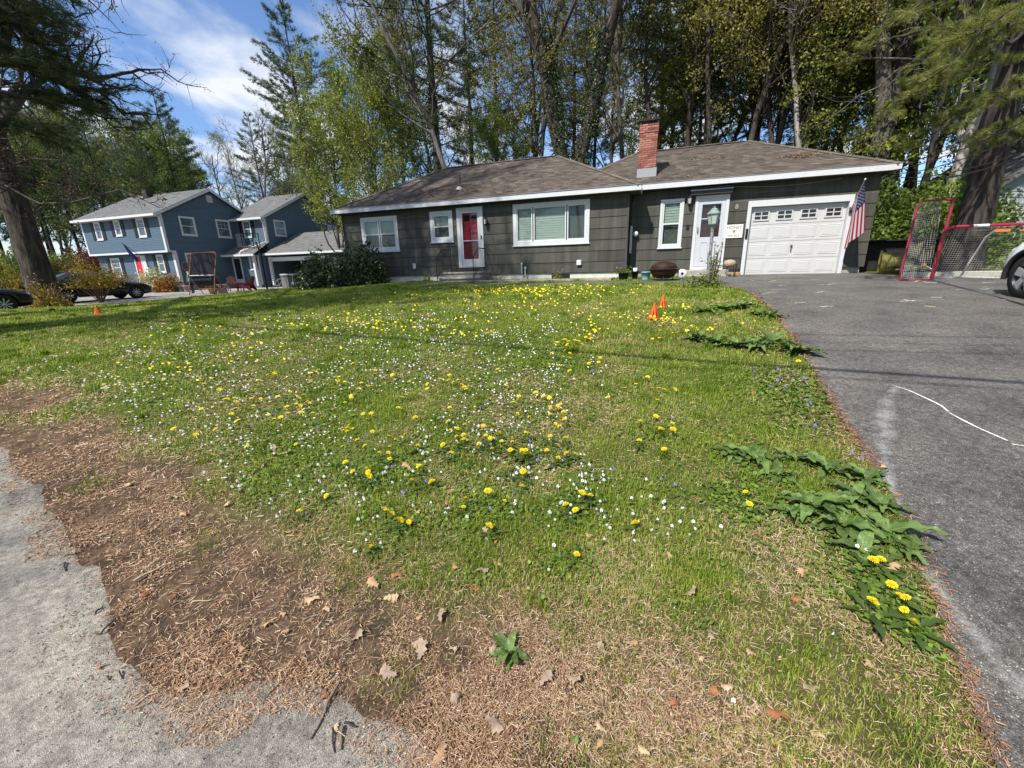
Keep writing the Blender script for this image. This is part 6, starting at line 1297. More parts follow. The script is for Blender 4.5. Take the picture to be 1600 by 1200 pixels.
# birch-like pale pair and the forked oak on the right
DB = deciduous(113, 19, .15, first=.45, leafn=900, leafs=.12, leafm=LF_BUD, trunkm=BK_W, spread=.2, nb=9, wob=.07)
for px, lb in ((1238, 'slender pale-barked tree, left one of the pale pair above the garage roof'), (1256, 'slender pale-barked tree, right one of the pale pair above the garage roof')):
    u_, _, _ = onv(px, 425, 26.0); plant_tree('pale_tree', DB, u_, 26.0+(.8 if px > 1240 else 0), lb, 'pale pair of trees', rt.uniform(0, 6))
u_, _, _ = onv(1337, 425, 25.5); plant_tree('oak_tree', deciduous(114, 20, .40, first=.3, leafn=5000, leafs=.14, leafm=LF_OLIVE, trunkm=BK_G, fork=6.5, nb=12), u_, 25.5, 'thick grey-barked oak forking above the right end of the garage roof', None, YAW+.3)
u_, _, _ = onv(1440, 425, 22); plant_tree('oak_tree', deciduous(115, 16, .20, first=.25, leafn=9000, leafs=.15, leafm=LF_GREEN, trunkm=BK_W, nb=16), u_, 22.0, 'blotchy pale-trunked tree with green leaves behind the upright hockey goal', None, 1.0)
# the rest of the wood
bands = [(('tall', 'pine', 'tall2', 'lime', 'tall', 'olive'), 1020, 1560, 31, 20), (('pine', 'pine', 'tall', 'pine', 'pine'), 1030, 1590, 38, 15), (('pine', 'olive', 'tall2', 'pine'), 620, 1040, 38, 12), (('pine', 'green', 'olive', 'pine'), 480, 1060, 50, 6),
         (('tall2', 'tall', 'tall2', 'lime'), 1050, 1430, 27.5, 10), (('pine', 'pine', 'pine'), 1000, 1700, 48, 9), (('bare', 'olive', 'lime'), 350, 560, 58, 6), (('pine', 'green', 'pine', 'olive', 'pine', 'pine'), -60, 300, 46, 20), (('green', 'pine', 'lime'), -120, 340, 58, 16), (('tall', 'bare', 'green'), 1380, 1700, 25, 6)]
for kinds, p0, p1, v, n in bands:
    where = 'in the wood on the right behind the garage' if p0 > 990 else ('in the wood behind the front roof' if p0 > 450 else 'in the wood beyond the blue house')
    for k in range(n):
        px = p0+(p1-p0)*(k+.5)/n+rt.uniform(-16, 16); kd = kinds[k % len(kinds)]; sc = rt.uniform(.85, 1.12); tp = None
        if v > 45 and px < 560: tp = float(np.interp(px, [-60, 60, 160, 250, 330, 380, 460, 560], [120, 165, 180, 205, 235, 232, 225, 180]))+rt.uniform(-18, 14)
        near = min(([('the blue house', 200), ('the sky gap', 400), ('the vent pipe', 720), ('the ivy twin trunks', 893), ('the chimney', 1015), ('the side door', 1110), ('the pale pair of trees', 1247), ('the forked oak', 1340), ('the goals', 1460), ('the big right pine', 1560)]), key=lambda q: abs(q[1]-px))
        dist = 'front' if v < 30 else ('middle' if v < 42 else 'far')
        wood(kd, px, v+rt.uniform(-2.5, 2.5), sc, '', pvar=(0 if v < 45 and kd == 'pine' else None), top=tp, label='%s, %s of %s, in the %s rows' % ({'lime': 'yellow-green leafy tree', 'olive': 'sparse olive-budded tree', 'green': 'fresh green leafy tree', 'bare': 'nearly bare grey tree', 'tall': 'slender thin-leaved tree', 'tall2': 'slender olive-leaved tree', 'pine': 'dark pine'}[kd], 'left' if px < near[1] else 'right', near[0], dist))
# leafy understorey that closes the view under the crowns
US = {'g': shrub_meshes(301, 2.6, 2.0, 3.6, 7500, .17, LF_GREEN, BK_G, lump=.3), 'l': shrub_meshes(302, 2.4, 2.0, 3.2, 6500, .16, LF_LIME, BK_G, lump=.3), 'p': shrub_meshes(303, 2.6, 2.0, 3.0, 6500, .16, LF_IVY, BK_G, lump=.3)}
def under(px, v, k, sc, label, u=None):
    if u is None: u, _, _ = onv(px, 425, v)
    return plant_tree('undergrowth_shrub', US[k], u, v, label, 'shrubs of the undergrowth', rt.uniform(0, 6.28), sc, 'shrub', parts=('stem', 'foliage'))
for px, v, k, sc in ((1385, 21.5, 'g', .95), (1420, 19.8, 'g', .9), (1470, 20.5, 'g', .9), (1540, 27, 'g', 1.3), (1370, 25, 'p', 1.2), (1600, 30, 'g', 1.9), (1650, 27, 'l', 1.6)):
    under(px, v, k, sc, '%s green shrub %s' % ({'g': 'leafy', 'l': 'bright yellow', 'p': 'dark'}[k], {1385: 'just behind the upright hockey goal', 1420: 'between the upright goal and the pale-trunked tree', 1470: 'left of the big right pine, behind the long goal', 1500: 'behind the big right pine', 1540: 'between the big pine and the pale house', 1370: 'in the shade right of the garage corner', 1600: 'behind the pale house on the right', 1650: 'right of the pale house at the picture edge'}[px]))
for px, v, k, sc in ((485, 36, 'l', 1.3), (520, 33, 'g', 1.2), (455, 46, 'g', 1.4), (100, 40, 'g', 1.5), (60, 37, 'g', 1.6), (10, 38, 'l', 1.7), (130, 46, 'p', 1.8), (-30, 33, 'g', 1.6), (380, 52, 'p', 1.6), (330, 52, 'g', 1.4), (230, 50, 'p', 1.8), (180, 52, 'g', 1.9)):
    under(px, v, k, sc, 'leafy %s shrub %s' % ({'g': 'green', 'l': 'yellow-green', 'p': 'dark'}[k], 'between the blue house and the grey house' if px > 440 else ('closing the view behind the big oak' if px < 140 else 'rising behind the blue house roof')))
for k in range(22): under(600+k*42, 44+rt.uniform(-3, 6), 'pgpgl'[k % 5], rt.uniform(1.0, 1.5), 'dark leafy shrub on the wood floor behind the grey house')
# dark red maple by the oak
rm = shrub_meshes(305, 1.7, 1.3, 1.6, 1500, .14, LF_RED, BK_D, shell=.1, lump=.5)
u_, _, z_ = onv(118, 310, 30); t = plant_tree('red_leaf_tree', rm, u_, 30.0, 'small dark red-leaved tree between the big oak and the blue house', None, .3, 1.7, parts=('stem', 'foliage')); t.location.z += 2.2
mb = MB(); mb.tube([(0, 0, -1.4), (0, 0, .1)], .08, 7); mb.build('trunk', BK_D, t)
# ------------------------------------------------------------------ the big oak on the left
def big_trunk(H_, r, k, m, seed, flare=.5):
    rng = np.random.default_rng(seed); n = int(H_/.12); z = np.linspace(-.15, H_, n); th = np.linspace(0, 2*math.pi, k, endpoint=False); Z_, T_ = np.meshgrid(z, th, indexing='ij')
    ridge = np.abs((vnoise(T_*k/9.0, Z_*1.3, 1.0, 61)+.6*vnoise(T_*k/5.0, Z_*2.6, 1.0, 62))*.62-.5)*2
    R_ = r*(1-.35*Z_/H_)+flare*r*np.exp(-np.maximum(Z_, 0)/.45)*(1+.35*np.sin(T_*5+1))+ridge*.055-.03+.03*np.sin(Z_*1.1+T_)
    wx_ = .10*np.sin(Z_*.4); V = np.stack([R_*np.cos(T_)+wx_, R_*np.sin(T_), Z_], -1).reshape(-1, 3); i, j = np.meshgrid(np.arange(n-1), np.arange(k), indexing='ij'); l = (j+1) % k
    return np_mesh('trunk', V, np.stack([i*k+j, i*k+l, (i+1)*k+l, (i+1)*k+j], -1).reshape(-1, 4), m, smooth=True)
OBK = mat('oak_bark', (.085, .07, .057), .95, col2=(.03, .024, .02), scale=7, var=.35, bump=1.0, bscale=26, stretch=(1, 1, .25))
ou, ov, oz = atH(76, 482); t = hthing('oak_tree', ou, ov, oz, 'huge old oak with deeply furrowed dark bark at the left edge of the lawn', 'tree')
put('trunk', big_trunk(8.6, .52, 60, OBK, 3), t); rng = np.random.default_rng(77); tb = TB(); tips = []
def limb(p, d, L, r, lev, trop=.02):
    n = (9, 7, 5, 4)[lev]; P = [p]
    for i in range(n): d = d+rng.normal(size=3)*(.13, .2, .26, .3)[lev]; d[2] += trop; d /= np.linalg.norm(d); p = p+d*L/n; P.append(p)
    P = np.array(P); tb.add(P, np.maximum(r*np.linspace(1, .25, n+1), .005), (8, 6, 4, 3)[lev])
    if lev >= 2: tips.append(P[1:])
    if lev == 3: return
    for c in range((8, 7, 6)[lev]):
        i = rng.integers(1, n+1) if lev else rng.integers(2, n+1); tt = P[i]-P[i-1]; tt /= np.linalg.norm(tt); e = np.cross(tt, rng.normal(size=3)); e /= np.linalg.norm(e); a = rng.uniform(.5, 1.05)
        limb(P[i], tt*math.cos(a)+e*math.sin(a), L*rng.uniform(.38, .6), r*.42, lev+1, trop)
for a, el, L, z, r in ((.2, .5, 5.2, 6.6, .20), (-.9, .35, 5.0, 5.6, .16), (2.6, .6, 8, 6.8, .2), (3.9, .5, 8, 6.4, .2), (5.0, .8, 6.0, 7.0, .2), (2.0, 1.3, 7, 7.0, .28), (-.35, .15, 3.6, 5.0, .09), (.3, .98, 8, 8.4, .26), (.6, 1.12, 8.5, 8.5, .26), (0, .9, 7, 8.4, .24), (-.8, .7, 7, 8.3, .18), (.1, 1.1, 8, 8.5, .2)):
    limb(np.array([.1, 0, z]), np.array([math.cos(a)*math.cos(el), math.sin(a)*math.cos(el), math.sin(el)]), L, r, 0)
# the thin pale low bough that crosses in front of the blue house
for pts, r in (([(0, 285, 0), (60, 318, -2.0), (110, 317, -2.5), (160, 303, -3.0), (190, 296, -3.2), (250, 325, -3.3)], .028), ([(5, 262, 0), (50, 248, -1.0), (95, 250, -1.5)], .035)):
    Q = []
    for px, py, dv in pts: u__, v__, z__ = onv(px, py, ov+dv); Q.append((u__-ou, v__-ov, z__-oz))
    Q = np.array(Q); Q = np.array([np.interp(np.linspace(0, len(Q)-1, 20), np.arange(len(Q)), Q[:, j]) for j in range(3)]).T; tb.add(Q, r*np.linspace(1.2, .3, 20), 6)
    for i in range(6, 20, 2): limb(Q[i], np.array([.5, .1, rng.uniform(-.5, .6)]), rng.uniform(.5, 1.1), .010, 2)
put('limbs', tb.mesh('limbs', OBK), t); TT = np.vstack(tips); P = TT[rng.integers(0, len(TT), 9000)]+rng.normal(size=(9000, 3))*.07
put('crown', leaf_mesh('crown', P, .075, LF_BUD, rng), t)
# ------------------------------------------------------------------ near pines whose boughs hang into the picture
def bough(tb, TP, TD, A, B, r, rng, sag=.3, side=1.3, nsub=16, dens=1.0):
    n = 12; s = np.linspace(0, 1, n+1); P = A+(B-A)*s[:, None]; P[:, 2] -= sag*np.sin(s*math.pi)*-1; P[1:] += rng.normal(size=(n, 3))*.05; tb.add(P, r*np.linspace(1, .22, n+1), 6); D = (B-A)/np.linalg.norm(B-A); L = np.linalg.norm(B-A)
    for k in range(nsub):
        t_ = rng.uniform(.22, 1.0); i = min(int(t_*n), n-1); q = P[i]; e = np.cross(D, [0, 0, 1.]); e /= np.linalg.norm(e); sg = rng.choice([-1, 1]); d = D*rng.uniform(.5, 1.0)+e*sg*rng.uniform(.3, .9)+np.array([0, 0, rng.uniform(-.15, .25)]); d /= np.linalg.norm(d)
        l = side*rng.uniform(.45, 1.0)*(1.1-.6*t_); m = 6; Q = [q]
        for j in range(m): d = d+rng.normal(size=3)*.10; d[2] -= .02; d /= np.linalg.norm(d); q = q+d*l/m; Q.append(q)
        Q = np.array(Q); tb.add(Q, np.linspace(.014, .004, m+1), 4)
        for j in range(int(l*30*dens)):
            f = rng.uniform(.1, 1.0)*m; a = min(int(f), m-1); c = Q[a]+(Q[a+1]-Q[a])*(f-a); dd = (Q[a+1]-Q[a]); dd = dd/np.linalg.norm(dd)+rng.normal(size=3)*.45; TP.append(c+rng.normal(size=3)*.03); TD.append(dd/np.linalg.norm(dd))
def near_pine(name, x, y, label, boughs, seed, Ht=20, r=.38, extra=14, zr=(5, 15), fan=(0, 6.28), per=20, nl=.13, nw=.006, Lr=(2.5, 4.5), vis_parts=True, dens=1.0, lm=None):
    rng = np.random.default_rng(seed); z0 = float(ground(x, y)); t = empty(name, (x, y, z0), 0, label, 'tree'); O_ = np.array([x, y, z0]); tb = TB(); n = 24
    P = np.column_stack([.03*np.sin(np.arange(n+1)), .03*np.cos(np.arange(n+1)*.7), np.linspace(-.2, Ht, n+1)]); R_ = r*np.linspace(1, .15, n+1); R_[0] *= 1.4; R_[1] *= 1.05; tb.add(P, R_, 16); TP = []; TD = []
    for A, B, rr in boughs:
        A = np.asarray(A)-O_; B = np.asarray(B)-O_; root = np.array([0, 0, max(A[2], 1.5)+0.0]); Dn = (B-A); st = A if np.linalg.norm(A[:2]) < .6 else None
        if st is None: tb.add(np.array([[0, 0, A[2]+.3], (np.array([0, 0, A[2]+.3])+A)/2, A]), [rr*1.4, rr*1.2, rr], 6)
        bough(tb, TP, TD, A, B, rr, rng, dens=dens)
    for k in range(extra):
        a = rng.uniform(*fan); z = rng.uniform(*zr); L = rng.uniform(*Lr); A = np.array([0, 0, z]); B = A+np.array([math.cos(a)*L, math.sin(a)*L, rng.uniform(-.3, .8)]); bough(tb, TP, TD, A, B, .05, rng, nsub=12, dens=dens*.7)
    put('trunk', tb.mesh('trunk', BK_P), t); put('crown', tuft_mesh('crown', np.array(TP), np.array(TD), nl, nw, per, lm or LF_PINEN, rng, spread=.8), t); return t
def W3(px, py, depth): r_ = sight(px, py); return CAM+r_*(depth/r_[1])
BL = [(W3(-60, -20, 7.0), W3(110, 112, 8.2), .045), (W3(-80, 60, 7.0), W3(150, 170, 8.6), .05), (W3(-80, 95, 6.8), W3(232, 196, 9.0), .055), (W3(-60, 150, 7.0), W3(190, 205, 8.8), .04), (W3(-40, 205, 7.2), W3(95, 240, 8.0), .035), (W3(-60, -60, 6.6), W3(125, 20, 8.0), .04), (W3(-90, 30, 6.8), W3(90, 100, 8.4), .04), (W3(-70, 120, 6.8), W3(120, 150, 8.4), .035), (W3(-60, 170, 6.6), W3(150, 185, 9.4), .035), (W3(-60, 40, 6.2), W3(60, 60, 7.4), .035), (W3(-60, -20, 6.0), W3(90, 60, 9.4), .035)]
near_pine('pine_tree', -11.8, 6.6, 'near pine mostly left of the picture whose dark boughs sweep in at the top left', BL, 11, Ht=17, r=.36, extra=7, zr=(8, 15), fan=(1.6, 4.4), dens=.85, per=14)
uR, _, _ = onv(1500, 425, 16.0); PR = H(uR, 16.0)
BR = [(W3(1590, -40, 11.5), W3(1385, 40, 9.0), .045), (W3(1600, 20, 12), W3(1400, 130, 9.0), .045), (W3(1590, 60, 12), W3(1375, 190, 9.5), .04), (W3(1600, 100, 12), W3(1430, 160, 9.0), .045), (W3(1600, 130, 12.5), W3(1420, 255, 10.0), .04), (W3(1620, -60, 12), W3(1450, -10, 9), .04), (W3(1640, 60, 11), W3(1500, 60, 8), .04), (W3(1610, 180, 12.5), W3(1490, 270, 10.5), .03), (W3(1650, 120, 10.5), W3(1530, 190, 8.5), .035), (W3(1640, 0, 10), W3(1480, 110, 8), .04)]
near_pine('pine_tree', PR[0], PR[1], 'huge dark-trunked pine behind the hockey goals with boughs filling the upper right', BR, 12, Ht=22, r=.38, extra=22, zr=(6, 19), dens=1.3, lm=mat('sunlight_tinted_needles', (.05, .08, .03), .55, tone_cols=[(.06, .095, .024), (.18, .21, .046), (.40, .38, .10)], trans=.35))  # needle colours brightened to carry sunlight on the upper right boughs
# branch with bronze buds top left
# unseen pines and shrubs added to darken window reflections; street trees shade the road
for k, (x, y, me, lb) in enumerate(((-22, -16, PV[1], 'pine'), (-13, -21, PV[0], 'pine'), (-4, -19, PV[1], 'pine'), (5, -20, PV[0], 'pine'), (14, -18, PV[1], 'pine'), (22, -13, PV[0], 'pine'), (-30, -8, PV[1], 'pine'), (0, -26, PV[3], 'p'), (9, -26, PV[3], 'p'), (-9, -27, PV[3], 'p'))):
    plant_tree('pine_tree', me, 0, 0, 'unseen dark pine added behind the viewer to darken window reflections', 'added pines behind the viewer', k*1.3, .9, world=(x, y))
for k in range(12): plant_tree('undergrowth_shrub', US['pg'[k % 2]], 0, 0, 'unseen leafy shrub added behind the viewer for window reflections', 'added shrubs behind the viewer', k, 1.3, 'shrub', world=(-30+k*5.2, -17+(k % 3)), parts=('stem', 'foliage'))
plant_tree('budding_tree', deciduous(120, 15, .22, first=.6, spread=.19, leafn=2200, leafs=.10, leafm=LF_BUD, trunkm=BK_G, nb=14), 0, 0, 'budding street tree behind the viewer whose shadow falls on the road', None, .4, world=(-9.9, -8.6))
SHT = deciduous(121, 26, .60, first=.42, leafn=11000, leafs=.17, leafm=LF_BUD, trunkm=BK_G, nb=26, spread=.30)
plant_tree('budding_tree', SHT, 0, 0, 'tall street tree left of the viewer whose branches shade the left end of the house', None, .4, world=(-14.8, 4.2))
plant_tree('budding_tree', SHT, 0, 0, 'tall tree farther left than the street tree, shading the blue house side of the lawn', None, 2.6, 1.05, world=(-18.2, 6.2))
# ------------------------------------------------------------------ bushes near the houses
LF_RHO = mat('rhododendron_leaves', (.03, .05, .02), .4, tone_cols=[(.018, .034, .012), (.045, .070, .022), (.11, .14, .045)], spec=.55, trans=.12)
for px, v, rx, rz, n, lb, sd in ((503, 14.6, 1.0, 1.55, 4200, 'large dark glossy-leaved rhododendron left of the grey house, farther from the wall', 401), (560, 14.9, 1.15, 1.65, 5000, 'large dark glossy-leaved rhododendron against the left end of the grey house', 402)):
    u, _, _ = onv(px, 440, v); plant_tree('rhododendron', shrub_meshes(sd, rx, .95, rz, n, .13, LF_RHO, TWIG, shell=.45, lump=.28), u, v, lb, None, 0, 1, 'shrub', parts=('stem', 'foliage'))
LF_FOR = mat('forsythia_leaves', (.3, .22, .02), .6, tone_cols=[(.06, .075, .012), (.20, .17, .016), (.42, .25, .018)], trans=.3)
for px, dv, rx, rz, n, lb, sd in ((135, 6.8, 2.2, 2.5, 6000, 'yellow and green flowering bush right of the big oak trunk, behind the black sedan', 411), (192, 8.6, 1.6, 1.9, 3200, 'thin yellow-orange bush right beyond the black sedan', 412), (30, 1.2, 1.4, 2.1, 3000, 'yellow-green bush left of the big oak trunk', 413), (70, -.5, 1.1, 1.25, 1500, 'straggly bush with few yellow leaves at the foot of the big oak', 414), (158, 2.2, 1.25, 1.2, 2200, 'airy yellow-leaved bush on bare stems between the big oak and the sedan', 415)):
    u, _, _ = onv(px, 470, ov+dv); plant_tree('flowering_bush', shrub_meshes(sd, rx, 1.0, rz, n, .085, LF_FOR, TWIG, shell=.15, lump=.35, stems=34), u, ov+dv, lb, None, sd, 1, 'shrub', parts=('stem', 'foliage'), lift=.75 if sd == 415 else 0)
LF_CRM = mat('cream_blossom', (.5, .48, .25), .6, tone_cols=[(.15, .18, .05), (.45, .45, .22), (.62, .60, .36)], trans=.3); LF_OR = mat('orange_leaves', (.3, .1, .02), .6, tone_cols=[(.10, .06, .012), (.25, .11, .02), (.34, .16, .03)], trans=.3)
for px, v, rx, rz, n, m_, lb in ((240, 22.0, 1.2, 2.0, 1800, LF_CRM, 'cream-blossomed bush in front of the blue house'), (262, 21.4, 1.1, 1.3, 1800, LF_OR, 'orange-leaved low bush at the corner of the blue house'), (166, 22.2, 1.6, 1.6, 1800, LF_FOR, 'yellow-leaved bush left of the red door')):
    u, _, _ = onv(px, 440, v); plant_tree('flowering_bush', shrub_meshes(int(px), rx, .9, rz, n, .16, m_, TWIG, shell=.3), u, v, lb, None, 0, 1, 'shrub', parts=('stem', 'foliage'))
# climber on the lamp post, plant in the black pot, weeds at the walls
def leafy(name, seed, rx, ry, rz, n, s, m_, u, v, z, label, cat='plant', cy=0.0, group=None):
    me1, me2 = shrub_meshes(seed, rx, ry, rz, n, s, m_, TWIG, shell=.1, stems=9, lump=.4); t = hthing(name, u, v, z, label, cat, group); put('stem', me1, t); put('foliage', me2, t, (0, 0, cy)); return t
leafy('climbing_shrub', 421, .28, .24, 1.18, 620, .055, LF_GREEN, lu+.10, lv+.02, lz, 'straggly green shrub growing up around the grey lamp post', 'shrub')
leafy('leafy_weed', 422, .50, .32, .34, 620, .06, LF_GREEN, lu-.12, lv-.05, lz, 'low clump of green weeds at the foot of the lamp post')
leafy('sprawling_plant', 423, .26, .2, .22, 160, .06, LF_GREEN, -.98, 14.7, gH(-.98, 14.7)+.2, 'sprawling green plant growing in the wide black pot')
leafy('leafy_weed', 424, .22, .14, .30, 150, .06, LF_LIME, -3.3, 15.0, 1.06, 'bright green weed growing in the planter below the crawl vent')
leafy('leafy_weed', 425, .22, .16, .30, 120, .07, LF_LIME, -8.35, 14.5, gH(-8.35, 14.5), 'bright green weed at the left foot of the front steps')
# ------------------------------------------------------------------ grass, litter, flowers
def sample(n, wfn, x0=-22, x1=9, y0=.5, y1=17.5, seed=1, dpow=1.0, dmin=.9):
    "points on the ground inside the view, denser near the viewer (density ~ 1/d**dpow), kept with probability wfn"
    rng = np.random.default_rng(seed); out = []; got = 0
    while got < n:
        m = n*3; r = rng.uniform(0, 1, m); a, b = dmin, 24.0
        if abs(dpow-2) < 1e-6: d = a*(b/a)**r
        else: e = 2-dpow; d = (a**e+(b**e-a**e)*r)**(1/e)
        an = rng.uniform(-1.02, 1.05, m); x = d*np.sin(an); y = d*np.cos(an)
        u, v = site_uv(x, y); ok = rng.random(m) < np.clip(wfn(x, y), 0, 1); x, y = x[ok], y[ok]; P = np.column_stack([x, y, ground(x, y)]); 
        rel_ = P-CAM; w = rel_@cF; sx = 800+FPX*(rel_@cR)/w; sy = 600-FPX*(rel_@cU)/w; P = P[(w > .1) & (sx > -60) & (sx < 1660) & (sy < 1260)]
        out.append(P); got += len(P)
        if len(out) > 60: break
    return np.vstack(out)[:n]
def blades(name, P, hgt, wid, m, rng, lean=.55, seg2=True, tone=None, curl=.5):
    n = len(P); a = rng.uniform(0, 6.283, n); d = np.stack([np.cos(a), np.sin(a), 0*a], 1); w = np.stack([-np.sin(a), np.cos(a), 0*a], 1); h = hgt*rng.uniform(.55, 1.3, n)
    if np.isscalar(wid): wid = np.full(n, wid)
    l = rng.uniform(.15, 1, n)*lean; up = np.array([0, 0, 1.]); m1 = P+up*(h*.62)[:, None]+d*(h*l*.38)[:, None]; tp = P+up*(h*(1-.35*l*curl*2).clip(.25))[:, None]+d*(h*l*1.0)[:, None]; ww = (wid*.5)[:, None]
    V = np.stack([P-w*ww, P+w*ww, m1+w*ww*.8, m1-w*ww*.8, tp], 1).reshape(-1, 3); b = np.arange(n)*5
    F = np.concatenate([np.stack([b, b+1, b+2, b+3], 1), np.stack([b+3, b+2, b+4, b+4], 1)])
    # quads plus tips: write the tips as triangles through a second mesh layout
    F3 = np.concatenate([np.stack([b, b+1, b+2], 1), np.stack([b, b+2, b+3], 1), np.stack([b+3, b+2, b+4], 1)])
    return np_mesh(name, V, F3, m, tone=None if tone is None else np.tile(tone, 3))
G_M = mat('grass_blades', (.1, .15, .03), .55, tone_cols=[(.068, .122, .011), (.155, .245, .019), (.29, .37, .034), (.43, .45, .085), (.60, .51, .27)], trans=.38, spec=.35)
def straw(x, y):
    "share of dry blades"
    g = green(x, y); n = fnoise(x, y, 1.3, 41); return np.clip(.06+.72*(1-g)+.85*sstep(.50, .72, n)*np.interp(y, [1, 4, 12], [1, .6, .2]), 0, .85)
def gtone(P, rng):
    x, y = P[:, 0], P[:, 1]; n = len(P); n1 = fnoise(x, y, 2.4, 44)
    t = np.clip(.12+.72*n1+rng.normal(0, .12, n), 0, .74); dry = rng.random(n) < straw(x, y); t[dry] = rng.uniform(.70, 1.0, dry.sum()); return t
rng = np.random.default_rng(900)
lawnw = lambda x, y: on_lawn(x, y)*(.06+.94*green(x, y))*(.35+.65*sstep(.30, .60, fnoise(x, y, 3.1, 50)))
P = sample(285000, lawnw, seed=1, dpow=1.35); d = np.hypot(P[:, 0], P[:, 1])
P[:, 2] -= .004
hh = np.interp(d, [1, 3, 7, 20], [.040, .043, .050, .062])*(.40+.95*fnoise(P[:, 0], P[:, 1], 1.7, 60))*(.55+.45*green(P[:, 0], P[:, 1])); wd = np.interp(d, [1, 3, 7, 13, 20], [.0026, .0038, .0075, .013, .019])
tag(put('grass', blades('grass', P, hh, wd, G_M, rng, tone=gtone(P, rng), lean=.8)), kind='stuff')
# tufts of longer darker grass
tc_ = sample(520, lambda x, y: on_lawn(x, y)*(.10+.9*green(x, y)), seed=3, dpow=1.3); per = 75
P = np.repeat(tc_, per, 0); P[:, :2] += rng.normal(0, 1, (len(P), 2))*np.repeat(rng.uniform(.02, .09, len(tc_)), per)[:, None]; ok = on_lawn(P[:, 0], P[:, 1]); P = P[ok]; P[:, 2] = ground(P[:, 0], P[:, 1])-.003; d = np.hypot(P[:, 0], P[:, 1])
tag(put('grass_tufts', blades('grass_tufts', P, np.interp(d, [1, 8], [.060, .085]), np.interp(d, [1, 3, 7, 13, 20], [.0026, .004, .008, .013, .018]), G_M, rng, tone=np.clip(rng.normal(.28, .14, len(P)), 0, .7), lean=.7)), kind='stuff')
# flat dry thatch and pine needles
LIT = mat('dry_litter', (.3, .2, .1), .8, tone_cols=[(.080, .052, .037), (.21, .115, .066), (.37, .205, .115), (.50, .34, .21), (.62, .50, .36)], spec=.2)
def litter(name, P, L, Wd, rng, tone, lift=.006, tilt=.18):
    n = len(P); a = rng.uniform(0, 6.283, n)
    d = np.stack([np.cos(a), np.sin(a), rng.normal(0, tilt, n)], 1); w = np.stack([-np.sin(a), np.cos(a), rng.normal(0, tilt*2, n)], 1); L = (L*rng.uniform(.4, 1.3, n))[:, None]; W2 = (Wd*rng.uniform(.6, 1.3, n))[:, None]*.5
    P = P.copy(); P[:, 2] += rng.uniform(.001, lift, n); c = P+d*L*.5+np.array([0, 0, 1])*(L*rng.uniform(-.02, .12, (n, 1)))
    V = np.stack([P-w*W2, P+w*W2, c+w*W2*1.1, P+d*L, c-w*W2*1.1], 1).reshape(-1, 3); b = np.arange(n)*5
    return np_mesh(name, V, np.concatenate([np.stack([b, b+1, b+2], 1), np.stack([b, b+2, b+4], 1), np.stack([b+4, b+2, b+3], 1)]), LIT, tone=np.tile(tone, 3))
def barew(x, y):
    e = y-road_y(x); sp = .10*(fnoise(x, y, 3.0, 71)-.45)*5
    b = (e > -sp-.13)*(1-.80*green(x, y))*(site_uv(x, y)[0] < drive_u(site_uv(x, y)[1])+.01)
    return b*(.08+.92*sstep(.40, .60, fnoise(x, y, 2.9, 72)))
P = sample(108000, barew, seed=5, dpow=1.5, dmin=.85); tn = np.clip(.50+.35*(fnoise(P[:, 0], P[:, 1], 1.1, 75)-.5)+rng.normal(0, .26, len(P)), 0, 1); d = np.hypot(P[:, 0], P[:, 1])
P[:, 2] += .006*(P[:, 1] < road_y(P[:, 0])+.14)
tag(put('bark_and_needle_litter', litter('bark_and_needle_litter', P, np.interp(d, [1, 4, 9], [.009, .020, .04])*rng.choice([.45, 1, 1.5], len(P), p=[.5, .38, .12]), np.interp(d, [1, 4, 9], [.0026, .005, .010]), rng, tn, lift=.007)), kind='stuff')
P = sample(20000, barew, seed=6, dpow=1.6, dmin=.85); d = np.hypot(P[:, 0], P[:, 1]); P[:, 2] += .006*(P[:, 1] < road_y(P[:, 0])+.14)
tag(put('needle_litter', litter('needle_litter', P, np.interp(d, [1, 4], [.045, .06]), np.interp(d, [1, 4], [.0011, .0024]), rng, np.clip(rng.normal(.58, .22, len(P)), 0, 1), lift=.014, tilt=.12)), kind='stuff')
thw = lambda x, y: on_lawn(x, y)*straw(x, y)*(.30+.70*sstep(.15, .45, green(x, y)))*(.25+.75*sstep(.34, .60, fnoise(x, y, 3.3, 79)))
P = sample(36000, thw, seed=7, dpow=1.5); d = np.hypot(P[:, 0], P[:, 1])
tag(put('dry_thatch', litter('dry_thatch', P, np.interp(d, [1, 5, 12], [.035, .05, .07]), np.interp(d, [1, 3, 9], [.0010, .0024, .008]), rng, np.clip(rng.normal(.78, .18, len(P)), .2, 1), lift=.020, tilt=.22)), kind='stuff')
